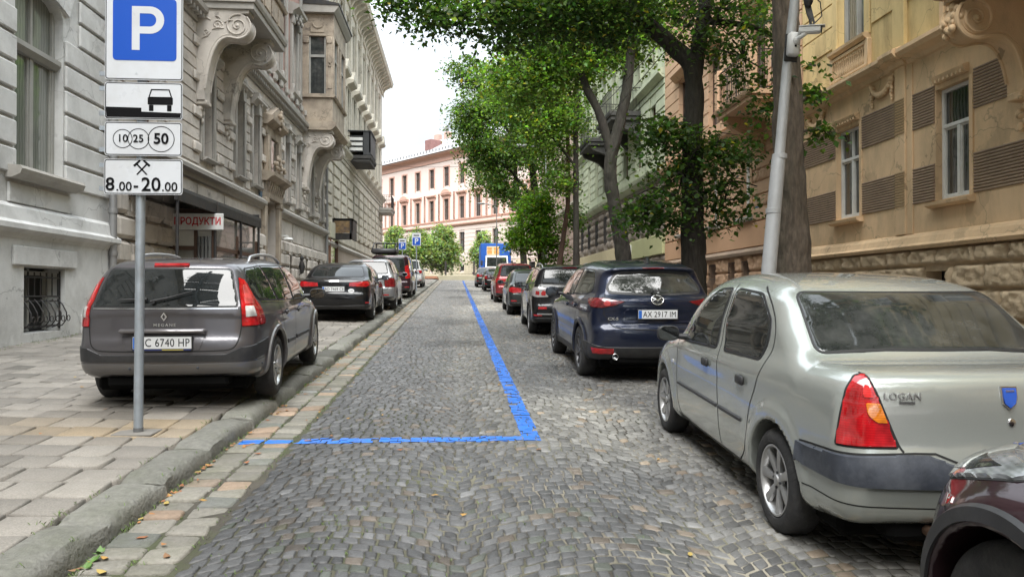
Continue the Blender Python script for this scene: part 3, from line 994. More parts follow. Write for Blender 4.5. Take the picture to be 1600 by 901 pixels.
 c.plate('', (0, -.872, .435), w=.52, frame=True)
 # exhaust and underside
 m = MB().lathe([(.026, -.16), (.029, 0), (.025, .002), (.022, -.05), (.0, -.06)], 20, 'y', (-.36, -.80, .262)); m.xform(Matrix.Identity(4))
 m.v = [(x, 2 * -.80 - y, z) for x, y, z in m.v]
 m.build('exhaust_pipe', mat('rusty_steel', (.16, .10, .07), .6, metal=.5, var=.4, vscale=20), c.root, 40)
 m = MB().box(-.72, .72, -.55, 3.1, .17, .30, bev=.03); m.box(-.55, .55, -.72, -.3, .20, .33, bev=.03)
 m.build('underbody', mat('underbody', (.005, .005, .005), .9, spec=.1), c.root)
 c.wheels(make_wheel(.305, .205, .185, 'seven'), c.W - .012)
 return c
# ------------------------------------------------------------------ the other cars
P_GREY = paint('paint_warm_grey', (.108, .102, .110), metal=.6, rough=.32, dust=.16, dustcol=(.22, .21, .20))
P_NAVY = paint('paint_navy', (.009, .014, .036), metal=.4, rough=.30, dust=.12, dustcol=(.17, .17, .17))
P_BLACK = paint('paint_black', (.004, .004, .005), metal=0, rough=.3, dust=.02, dustcol=(.08, .078, .075))
P_MAROON = paint('paint_maroon', (.028, .010, .015), metal=.4, rough=.3, dust=.08, dustcol=(.2, .18, .17))
P_RED = paint('paint_red', (.22, .018, .022), metal=.4, rough=.3, dust=.12)
P_SILVER = paint('paint_silver', (.26, .265, .27), metal=.6, rough=.33, dust=.15)
P_WHITE = paint('paint_white', (.58, .58, .57), metal=0, rough=.35, dust=.15)
P_DKGREEN = paint('paint_dark_green_grey', (.030, .036, .034), metal=.5, rough=.3, dust=.2, dustcol=(.2, .2, .19))
P_FLARE = paint('paint_arch_grey', (.13, .126, .128), metal=.4, rough=.42, dust=.2)
ROOFPL = mat('roof_rail_silver', (.50, .50, .51), .3, metal=.85)

def obl(t):
 return lambda x, y: x * math.cos(R(t)) + y * math.sin(R(t))

def orient(c, kind, a, b, o=.004):
 loc, n, _, _ = c.cast(kind, a, b)
 rgt = Vector((1, 0, 0)); rgt = (rgt - n * rgt.dot(n)).normalized(); up = n.cross(rgt)
 return Matrix(((rgt.x, up.x, n.x, loc.x + n.x * o), (rgt.y, up.y, n.y, loc.y + n.y * o), (rgt.z, up.z, n.z, loc.z + n.z * o), (0, 0, 0, 1)))

def roof_rail(c, sg, x, y0, y1, mt, h=.055, r=.016, lift=None, tops=None):
 def zt(y): return c.cast('top', sg * x, y)[0].z
 m = MB()
 n = 12
 pts = [(sg * x, y0, zt(y0) - .01)]
 for k in range(n + 1):
  y = y0 + .06 + (y1 - y0 - .12) * k / n
  pts.append((sg * x, y, zt(y) + h * (1 - .35 * abs(2 * k / n - 1) ** 3)))
 pts.append((sg * x, y1, zt(y1) - .01))
 m.tube(pts, r, 10)
 ym = (y0 + y1) / 2
 m.tube([(sg * x, ym, zt(ym) - .01), (sg * x, ym, zt(ym) + h)], r * .8, 8)
 return m.build('roof_rail', mt, c.root, 60)

def build_estate():
 S = dict(W=.868, wb=2.686, rt=.322, Ra=.375, flare=.024, fw=.03, fs=.075, paint=P_GREY,
  lower=[(-.66, .30), (-.82, .335), (-.885, .40), (-.905, .50), (-.91, .58), (-.905, .66), (-.875, .72), (-.865, .80), (-.85, .95), (-.82, 1.02), (-.5, 1.03), (.5, 1.01), (1.5, .985), (2.4, .965), (2.62, .96),
   (3.05, .89), (3.32, .80), (3.47, .68), (3.54, .55), (3.55, .40), (3.49, .27), (3.3, .21), (2.9, .20), (.3, .20), (-.3, .24)],
  gh=[(-.86, .9), (-.85, .985), (-.79, 1.12), (-.71, 1.27), (-.655, 1.345), (-.62, 1.385), (-.53, 1.418), (-.2, 1.445), (.4, 1.462), (1.0, 1.458), (1.4, 1.430), (1.65, 1.375), (2.0, 1.225), (2.55, .975), (2.75, .85), (1.0, .8)],
  zprof=[(.15, -.09), (.22, -.05), (.30, -.02), (.42, -.004), (.60, 0), (.75, -.002), (.86, -.012), (.97, -.035), (1.08, -.07)],
  wg=[(.85, .84), (.97, .832), (1.05, .81), (1.2, .755), (1.35, .685), (1.42, .64), (1.5, .56)],
  plan=[(-1.0, -.125), (-.6, -.050), (0, -.006), (.6, 0), (2.2, 0), (2.7, -.012), (3.1, -.06), (3.5, -.14)],
  gplan=[(-.9, -.10), (-.3, -.035), (.5, -.005), (1.2, 0), (1.9, -.01), (2.5, -.06)],
  br=.10, bf=.24, brg=.10, bfg=.22, kl=.13, kg=.11, ku=.05, crown=.045)
 c = Car('parked_car', 'warm grey estate with silver roof rails parked on the pavement behind the parking sign', 'car', S, 'cars parked along the left pavement', .022)
 for sd in ('L', 'R'):
  c.window('side_window', [(.205, 1.005, .03), (-.42, 1.035, .05), (-.555, 1.12, .05), (-.56, 1.26, .06), (-.46, 1.335, .04), (.06, 1.362, .02)], sd, seal=.014, r=0)
  c.window('side_window', [(1.05, .975, .02), (.275, 1.0, .02), (.12, 1.365, .03), (1.00, 1.365, .03)], sd, seal=.014, r=0)
  c.window('side_window', [(2.20, .955, .04), (1.12, .975, .02), (1.075, 1.365, .03), (1.42, 1.345, .06), (1.72, 1.245, .10)], sd, seal=.014, r=0)
  c.strip('waist_trim', [(-.40, 1.012), (.25, .985), (1.1, .958), (2.2, .938)], .010, sd, CHROME, off=.007, grid=.05)
  c.strip('door_gap', [(1.055, .26), (1.085, .60), (1.09, .95), (1.045, 1.38)], .007, sd, GAP)
  c.strip('door_gap', [(.10, 1.40), (.20, 1.02), (.33, .80), (.44, .62), (.475, .45), (.54, .30), (.62, .25)], .007, sd, GAP)
  c.strip('door_gap', [(.62, .25), (2.0, .25), (2.16, .30), (2.20, .50), (2.22, .92)], .006, sd, GAP)
  for a, b in ((.56, 1.03), (1.12, 2.12)):
   c.patch('rubbing_strip', rp([(a, .50), (b, .485), (b, .535), (a, .55)], .014), sd, BLACKPL, off=.014, bw=.008, grid=.05)
  door_handle(c, sd, .56, .86, P_GREY, .20, .036)
  door_handle(c, sd, 1.32, .845, P_GREY, .20, .036)
  mirror(c, sd, 2.13, .965, BLACKPL, size=(.115, .075, .085))
  # broad painted arch over the wheel
  for yc in (0, 2.686):
   arc = [(yc + math.cos(R(a)) * .408, .322 + math.sin(R(a)) * .408) for a in range(-12, 193, 8)]
   c.strip('arch_flare', arc, .060, sd, P_FLARE, off=.012, grid=.03, bw=1, sink=.003)
 c.window('rear_window', [(-.645, .985, .03), (.645, .985, .03), (.60, 1.15, .1), (.545, 1.335, .04), (-.545, 1.335, .04), (-.60, 1.15, .1)], 'rear', seal=.014, r=0, glassmat=GLASS, grid=.04)
 c.window('windscreen', [(-.68, 1.0, .06), (.68, 1.0, .06), (.56, 1.36, .06), (-.56, 1.36, .06)], 'front', seal=.02, grid=.05)
 c.strip('tailgate_trim', [(-.65, .968), (.65, .968)], .011, 'rear', CHROME, off=.004)
 c.patch('high_brake_lamp', rp([(-.165, 1.352), (.165, 1.352), (.165, 1.385), (-.165, 1.385)], .014), 'rear', REDL, off=.018, bw=.010, grid=.03)
 # tailgate outline
 c.strip('tailgate_gap', [(-.69, .97), (-.685, .80), (-.665, .66), (-.62, .585), (-.5, .57), (.5, .57), (.62, .585), (.665, .66), (.685, .80), (.69, .97)], .008, 'rear', GAP)
 # plate recess and handle bar
 c.patch('plate_recess', rp([(-.33, .575), (.33, .575), (.38, .74), (-.38, .74)], .03), 'rear', P_GREY, off=.004, bw=.006, grid=.03)
 hb = MB().box(-.385, .385, -.945, -.865, .742, .785, bev=.018)
 hb.build('tailgate_bar', paint('paint_bar_grey', (.19, .18, .185), metal=.6, rough=.3, dust=.1), c.root, 50)
 c.plate('BC 6740 HP', (0, -.918, .655), w=.52)
 m = MB().box(-.255, .255, -.9285, -.925, .5845, .596); m.build('plate_frame_strip', mat('ink_blue', (.02, .03, .12), .5), c.root)
 m = MB().box(.0, .19, -.9305, -.928, .587, .5945); m.build('plate_frame_letters', mat('ink_yellow', (.5, .42, .08), .5), c.root)
 # diamond emblem and lettering
 M = orient(c, 'rear', 0, .895, .003)
 d = MB()
 out = [(0, .052), (.036, 0), (0, -.052), (-.036, 0)]; inn = [(0, .024), (.015, 0), (0, -.024), (-.015, 0)]
 vs = [(x, y, .0) for x, y in out] + [(x * .8, y * .8, .012) for x, y in out] + [(x, y, .012) for x, y in inn] + [(x, y, .0) for x, y in inn]
 fs = []
 for k in range(4):
  j = (k + 1) % 4
  for r_ in range(3): fs.append((r_ * 4 + k, r_ * 4 + j, r_ * 4 + 4 + j, r_ * 4 + 4 + k))
 d.add(vs, fs); d.xform(M); d.build('diamond_emblem', CHROME, c.root)
 text_mesh('lettering', 'MEGANE', .036, CHROME, c.root, orient(c, 'rear', .005, .815, .003), .002, .001, sx=1.15, space=1.35)
 # rear wiper
 m = MB().tube([(-.10, -.83, 1.03), (-.10, -.87, 1.035)], .022, 10); m.tube([(-.12, -.865, 1.035), (.06, -.845, 1.075), (.24, -.82, 1.13)], [.012, .010, .006], 6)
 m.tube([(-.15, -.855, 1.055), (-.42, -.84, 1.05)], [.016, .006], 6)
 m.build('wiper', BLACKPL, c.root, 50)
 # tail lamps
 for sg in (-1, 1):
  t = 38 * sg; kind = ('dir', t); ob = obl(t)
  P = [(ob(sg * .685, -.80), .795), (ob(sg * .68, -.80), .95), (ob(sg * .665, -.74), 1.12), (ob(sg * .65, -.68), 1.26), (ob(sg * .685, -.63), 1.235), (ob(sg * .74, -.56), 1.08), (ob(sg * .795, -.47), .95), (ob(sg * .82, -.42), .83), (ob(sg * .82, -.435), .80)]
  p = rp(P, .012)
  lamp = c.patch('tail_lamp', p, kind, REDL, off=.010, bw=.007, grid=.025)
  c.patch('lamp_shadow_gap', offset_poly(p, .005), kind, GAP, off=.002, bw=0, grid=.03, parent=lamp)
  Q = [(ob(sg * .725, -.80), .885), (ob(sg * .72, -.79), .985), (ob(sg * .775, -.70), .985), (ob(sg * .79, -.67), .885)]
  c.patch('clear_lens', rp(Q, .01), kind, CLEARL, off=.0145, bw=.003, grid=.025, parent=lamp)
  Q = [(ob(sg * .725, -.78), 1.0), (ob(sg * .70, -.70), 1.19), (ob(sg * .715, -.66), 1.19), (ob(sg * .775, -.66), 1.0)]
  c.patch('pink_lens', rp(Q, .01), kind, lens('pale_red_lens', (.55, .07, .07)), off=.0145, bw=.003, grid=.025, parent=lamp)
  roof_rail(c, sg, .565, .0, 1.62, ROOFPL, h=.062, r=.018)
 # bumper: dark band over a paler valance
 yc = -.05
 def th(x, y): return math.degrees(math.atan2(x, yc - y))
 A = th(.868, -.36)
 up = [(-A, .66), (-th(.82, -.62), .635), (-40, .60), (-34, .545), (34, .545), (40, .60), (th(.82, -.62), .635), (A, .66)]
 dn = [(A - 3, .50), (th(.80, -.68), .475), (0, .470), (-th(.80, -.68), .475), (-A + 3, .50)]
 c.patch('bumper_strip', up + dn, ('cyl', yc), BLACKPL, off=.010, bw=.008, grid=.025)
 c.patch('lower_valance', [(-A + 6, .47), (0, .455), (A - 6, .47), (A - 8, .40), (50, .355), (0, .345), (-50, .355), (-A + 8, .40)], ('cyl', yc), P_FLARE, off=.006, bw=.006, grid=.03)
 for a in (-58, -20, 20, 58):
  M = Matrix.Translation(c.cast(('cyl', yc), a, .415)[0]) @ Matrix.Rotation(R(a), 4, 'Z') @ Matrix.Rotation(R(90), 4, 'X')
  m = MB().lathe([(0, .014), (.010, .013), (.012, .011), (.013, -.01)], 14, 'z'); m.xform(M); m.build('parking_sensor', GREYPL, c.root, 40)
 m = MB().tube([(.16, -.25, 1.42), (.16, -.33, 1.58), (.16, -.36, 1.72)], [.008, .004, .002], 6); m.ball((.16, -.25, 1.435), .022, .03, .014); m.build('aerial', BLACKPL, c.root, 50)
 m = MB().box(-.70, .70, -.6, 3.2, .17, .30, bev=.03); m.box(-.55, .55, -.78, -.4, .22, .34, bev=.03); m.build('underbody', MATS['underbody'], c.root)
 c.wheels(make_wheel(.322, .215, .205, 'twin', alloy=ALLOYMIX), c.W - .002)
 return c
ALLOYMIX = mat('alloy_polished', (.58, .58, .58), .28, metal=.85, var=.08, dirt=(.1, .1, .1), dirt_amt=.3, dscale=12)

def build_suv():
 S = dict(W=.905, wb=2.70, rt=.358, Ra=.405, flare=.022, fw=.055, fs=.02, paint=P_NAVY,
  lower=[(-.60, .30), (-.80, .33), (-.88, .42), (-.915, .55), (-.925, .68), (-.915, .75), (-.87, .80), (-.865, .92), (-.885, 1.02), (-.88, 1.10), (-.84, 1.16), (-.6, 1.18), (.5, 1.14), (1.6, 1.09), (2.5, 1.05), (2.62, 1.04),
   (3.05, 1.0), (3.35, .92), (3.50, .80), (3.58, .62), (3.59, .48), (3.52, .32), (3.3, .25), (2.9, .24), (.3, .24), (-.3, .28)],
  gh=[(-.84, 1.0), (-.82, 1.15), (-.71, 1.32), (-.60, 1.455), (-.64, 1.495), (-.68, 1.53), (-.60, 1.565), (-.3, 1.61), (.4, 1.652), (.9, 1.648), (1.3, 1.61), (1.6, 1.55), (2.0, 1.36), (2.5, 1.08), (2.75, .9), (1.0, .85)],
  zprof=[(.15, -.08), (.24, -.045), (.34, -.012), (.50, -.006), (.62, -.012), (.80, .002), (.95, .004), (1.05, -.012), (1.15, -.05)],
  wg=[(.95, .89), (1.08, .875), (1.2, .825), (1.35, .765), (1.5, .70), (1.6, .64), (1.68, .56)],
  plan=[(-1.0, -.095), (-.6, -.042), (0, -.006), (.6, -.004), (2.2, -.004), (2.7, -.008), (3.1, -.06), (3.5, -.15)],
  gplan=[(-.9, -.11), (-.3, -.05), (.5, -.005), (1.2, 0), (1.9, -.01), (2.5, -.06)],
  br=.13, bf=.26, brg=.14, bfg=.22, kl=.13, kg=.12, ku=.05, crown=.05)
 c = Car('parked_car', 'dark blue sport utility car with round winged emblem in front of the pale saloon', 'car', S, 'cars parked along the right side of the street', .024)
 for sd in ('L', 'R'):
  c.window('side_window', [(.69, 1.145, .02), (-.10, 1.175, .03), (-.36, 1.215, .06), (-.33, 1.33, .06), (-.05, 1.485, .05), (.62, 1.515, .03)], sd, seal=.014, r=0)
  c.window('side_window', [(1.98, 1.085, .04), (.77, 1.135, .02), (.70, 1.515, .03), (1.20, 1.495, .06), (1.62, 1.36, .10)], sd, seal=.014, r=0)
  c.strip('door_gap', [(.72, .36), (.745, .70), (.74, 1.1), (.66, 1.54)], .006, sd, GAP)
  c.strip('door_gap', [(-.22, 1.45), (-.30, 1.25), (.05, 1.02), (.34, .80), (.44, .62), (.50, .40)], .006, sd, GAP)
  c.strip('door_gap', [(1.92, .36), (2.12, .50), (2.16, 1.0), (2.12, 1.06)], .006, sd, GAP)
  c.patch('sill_cladding', rp([(.42, .26), (2.28, .26), (2.25, .40), (.45, .40)], .02), sd, BLACKPL, off=.008, bw=.008, grid=.05)
  door_handle(c, sd, .30, 1.00, P_NAVY, .20, .036); door_handle(c, sd, 1.02, .98, P_NAVY, .20, .036)
  mirror(c, sd, 1.86, 1.10, P_NAVY, size=(.12, .085, .085))
  for yc in (0, 2.70):
   arc = [(yc + math.cos(R(a)) * .438, .358 + math.sin(R(a)) * .438) for a in range(-14, 195, 8)]
   c.strip('arch_cladding', arc, .066, sd, BLACKPL, off=.006, grid=.03, bw=1, sink=.003)
  sg = -1 if sd == 'L' else 1
  t = 38 * sg; kind = ('dir', t); ob = obl(t)
  # slim tapered lamp wrapping the corner
  P = [(ob(sg * .42, -.86), 1.095), (ob(sg * .56, -.84), 1.115), (ob(sg * .72, -.78), 1.14), (ob(sg * .83, -.62), 1.135), (ob(sg * .87, -.45), 1.115), (ob(sg * .86, -.50), 1.07), (ob(sg * .82, -.66), 1.015), (ob(sg * .72, -.80), 1.005), (ob(sg * .56, -.86), 1.04)]
  p = rp(P, .015)
  lamp = c.patch('tail_lamp', p, kind, DARKREDL, off=.008, bw=.006, grid=.025)
  c.patch('lamp_shadow_gap', offset_poly(p, .004), kind, GAP, off=.002, bw=0, grid=.03, parent=lamp)
  M0 = [(ob(sg * .655, -.82) + .045 * math.cos(k * .5236), 1.068 + .036 * math.sin(k * .5236)) for k in range(12)]
  c.patch('brake_lens', M0, kind, lens('brake_red_lens', (.5, .05, .05)), off=.013, bw=.003, grid=.025, parent=lamp)  # round lens in a lighter red than its lamp
 c.window('rear_window', [(-.60, 1.215, .10), (-.2, 1.195, 0), (.2, 1.195, 0), (.60, 1.215, .10), (.62, 1.27, .06), (.49, 1.45, .05), (0, 1.472, 0), (-.49, 1.45, .05), (-.62, 1.27, .06)], 'rear', seal=.028, r=.0, glassmat=GLASSDUST, grid=.035, sealmat=BLACKPL)
 c.window('windscreen', [(-.70, 1.12, .06), (.70, 1.12, .06), (.58, 1.50, .06), (-.58, 1.50, .06)], 'front', seal=.02, grid=.05)
 c.patch('high_brake_lamp', rp([(-.15, 1.520), (.15, 1.520), (.15, 1.538), (-.15, 1.538)], .008), 'rear', DARKREDL, off=.006, bw=.004, grid=.03)
 # tailgate
 c.strip('tailgate_gap', [(-.66, 1.19), (-.69, 1.10), (-.70, .93), (-.66, .885), (-.62, .80), (-.52, .728), (.52, .728), (.62, .80), (.66, .885), (.70, .93), (.69, 1.10), (.66, 1.19)], .007, 'rear', GAP)
 c.patch('plate_recess', rp([(-.40, .845), (.40, .845), (.48, .93), (.40, 1.005), (-.40, 1.005), (-.48, .93)], .03), 'rear', P_NAVY, off=.002, bw=.012, grid=.03, sink=.008)
 c.patch('tailgate_ledge', rp([(-.44, .80), (.44, .80), (.47, .838), (-.47, .838)], .018), 'rear', P_NAVY, off=.014, bw=.012, grid=.025)
 c.plate('AX 2917 IM', (0, -.905, .928), w=.52, frame=True)
 M = orient(c, 'rear', 0, 1.112, .003)
 m = MB()
 ring = [(.080 * math.cos(2 * math.pi * k / 32), .064 * math.sin(2 * math.pi * k / 32), .006) for k in range(33)]
 m.tube(ring, .008, 8)
 m.tube([(-.062, .030, .006), (-.030, .014, .008), (0, -.012, .010), (.030, .014, .008), (.062, .030, .006)], [.006, .010, .012, .010, .006], 8)
 m.tube([(-.066, -.018, .004), (-.03, .008, .006), (0, -.020, .008), (.03, .008, .006), (.066, -.018, .004)], [.003, .006, .008, .006, .003], 8)
 m.xform(M); e = m.build('winged_emblem', CHROME, c.root, 60)
 m = MB().lathe([(0, .002), (.074, .002), (.076, .0)], 32, 'z'); m.v = [(x, y * .8, z) for x, y, z in m.v]; m.xform(M); m.build('emblem_back', mat('badge_black', (.015, .015, .016), .2), e)
 text_mesh('lettering', 'CX-5', .050, CHROME, c.root, orient(c, 'rear', -.575, .865, .003), .002, .0015, sx=1.25)
 # wiper, fin
 m = MB().tube([(-.06, -.80, 1.205), (-.04, -.845, 1.225), (.16, -.835, 1.235), (-.32, -.80, 1.25)], [.018, .014, .008, .006], 6); m.build('wiper', BLACKPL, c.root, 50)
 m = MB().prism([(-.42, 1.60), (-.33, 1.69), (-.30, 1.69), (-.20, 1.60)], 'x', -.02, .02); m.build('roof_fin', P_BLACK, c.root, 30)
 yc = -.05
 c.patch('bumper_cladding', [(-72, .56), (-52, .535), (-40, .50), (40, .50), (52, .535), (72, .56), (66, .36), (50, .33), (-50, .33), (-66, .36)], ('cyl', yc), BLACKPL, off=.009, bw=.008, grid=.028)
 for sg in (-1, 1):
  q = rp([(sg * 51, .405), (sg * 36, .405), (sg * 35, .475), (sg * 52, .485)], 0)
  c.patch('reflector', q, ('cyl', yc), REDL, off=.015, bw=.006, grid=.025)
  m = MB().lathe([(.036, -.10), (.042, 0), (.038, .004), (.034, 0), (.032, -.08), (0, -.08)], 24, 'y'); m.v = [(x + sg * .555, -.885 - y, z + .375) for x, y, z in m.v]
  m.build('exhaust_pipe', CHROME, c.root, 40)
 m = MB().box(-.70, .70, -.6, 3.2, .19, .32, bev=.03); m.box(-.6, .6, -.80, -.4, .26, .36, bev=.03); m.build('underbody', MATS['underbody'], c.root)
 c.wheels(make_wheel(.358, .235, .22, 'ten', alloy=mat('alloy_gunmetal', (.14, .14, .145), .35, metal=.75)), c.W - .004)
 return c

def build_crossover():
 """only its front left wing shows: built whole all the same"""
 S = dict(W=.90, wb=2.58, rt=.345, Ra=.385, flare=.05, fw=.05, fs=.14, paint=P_MAROON,
  lower=[(-.60, .30), (-.75, .33), (-.83, .42), (-.86, .60), (-.84, .80), (-.82, 1.0), (-.6, 1.03), (.5, 1.02), (1.6, 1.0), (2.2, .99), (2.5, 1.0), (2.72, .985), (2.95, .955),
   (3.14, .90), (3.25, .82), (3.33, .70), (3.37, .58), (3.38, .45), (3.32, .30), (3.15, .23), (2.9, .22), (.3, .24), (-.3, .28)],
  gh=[(-.84, .9), (-.80, 1.05), (-.55, 1.40), (-.45, 1.50), (-.2, 1.54), (.4, 1.56), (.9, 1.555), (1.2, 1.52), (1.45, 1.44), (1.9, 1.20), (2.3, .97), (2.5, .85), (1.0, .85)],
  zprof=[(.15, -.06), (.24, -.03), (.34, -.008), (.50, 0), (.70, 0), (.85, -.008), (.95, -.045), (1.05, -.10)],
  wg=[(.95, .84), (1.05, .82), (1.2, .77), (1.4, .69), (1.5, .64), (1.58, .55)],
  plan=[(-.9, -.06), (-.4, -.02), (0, 0), (2.2, 0), (2.7, -.006), (2.95, -.035), (3.2, -.10), (3.4, -.20)],
  gplan=[(-.9, -.06), (0, 0), (1.5, -.01), (2.2, -.06)],
  br=.10, bf=.27, brg=.10, bfg=.22, kl=.15, kg=.12, ku=.06, crown=.05, crown_l=.05)
 c = Car('parked_car', 'dark maroon car cut off at the lower right corner with headlamp and black arch trim', 'car', S, 'cars parked along the right side of the street', .022)
 for sd in ('L', 'R'):
  sg = -1 if sd == 'L' else 1
  c.window('side_window', [(1.75, 1.03, .04), (.90, 1.06, .02), (.88, 1.40, .03), (1.20, 1.38, .06)], sd, seal=.014, r=0)
  c.window('side_window', [(.83, 1.06, .02), (-.05, 1.10, .08), (.1, 1.38, .06), (.81, 1.41, .03)], sd, seal=.014, r=0)
  for yc in (0, 2.58):
   arc = [(yc + math.cos(R(a)) * .425, .345 + math.sin(R(a)) * .425) for a in range(-14, 195, 7)]
   c.strip('arch_cladding', arc, .085, sd, BLACKPL, off=.012, grid=.025, bw=1, sink=.004)
  mirror(c, sd, 1.68, 1.06, P_MAROON)
  t = 40 * sg
  # bulging headlamp: seen from ahead and to the side
  kind = ('dir', 180 - t)
  th_ = R(180 - t)
  ob = lambda x, y: x * math.cos(th_) + y * math.sin(th_)
  P = [(ob(sg * .55, 3.20), .80), (ob(sg * .52, 3.16), .87), (ob(sg * .62, 3.05), .915), (ob(sg * .76, 2.86), .935), (ob(sg * .84, 2.64), .925), (ob(sg * .86, 2.60), .89), (ob(sg * .84, 2.80), .835), (ob(sg * .77, 3.0), .775), (ob(sg * .66, 3.14), .755)]
  p = rp(P, .03)
  lamp = c.patch('headlamp', p, kind, HEADL, off=.012, bw=.012, grid=.02)
  c.patch('lamp_shadow_gap', offset_poly(p, .005), kind, GAP, off=.002, bw=0, grid=.02, parent=lamp)
  Q = [(ob(sg * .66, 3.10), .805), (ob(sg * .64, 3.07), .865), (ob(sg * .74, 2.92), .89), (ob(sg * .82, 2.72), .895), (ob(sg * .81, 2.86), .84), (ob(sg * .74, 3.02), .80)]
  c.patch('lamp_reflector', rp(Q, .02), kind, mat('lamp_dark', (.05, .05, .055), .12, metal=.4, coat=1), off=.0145, bw=.003, grid=.02, parent=lamp)
  Q = [(ob(sg * .845, 2.88), .70), (ob(sg * .835, 2.95), .745), (ob(sg * .85, 2.80), .765), (ob(sg * .855, 2.76), .74)]
  c.patch('side_marker', rp(Q, .01), kind, lens('marker_red', (.14, .02, .018)), off=.006, bw=.004, grid=.02)
 c.window('windscreen', [(-.66, 1.08, .06), (.66, 1.08, .06), (.54, 1.42, .06), (-.54, 1.42, .06)], 'front', seal=.02, grid=.05)
 c.window('rear_window', [(-.58, 1.10, .06), (.58, 1.10, .06), (.48, 1.42, .06), (-.48, 1.42, .06)], 'rear', seal=.02, grid=.05)
 # bonnet edge
 c.strip('bonnet_gap', [(-.70, 2.2), (-.72, 2.7), (-.60, 3.02), (-.3, 3.14), (.3, 3.14), (.60, 3.02), (.72, 2.7), (.70, 2.2)], .007, 'top', GAP)
 c.strip('bumper_gap', [(-50, .735), (-62, .73), (-72, .70)], .006, ('cylf', 2.5), GAP)
 c.patch('grille', rp([(-.34, .60), (.34, .60), (.40, .76), (-.40, .76)], .03), 'front', BLACKPL, off=.006, grid=.04)
 c.patch('lower_intake', rp([(-.5, .32), (.5, .32), (.55, .46), (-.55, .46)], .03), 'front', BLACKPL, off=.006, grid=.04)
 m = MB().box(-.70, .70, -.6, 3.0, .19, .32, bev=.03); m.build('underbody', MATS['underbody'], c.root)
 c.wheels(make_wheel(.345, .22, .21, 'five'), c.W - .01)
 return c

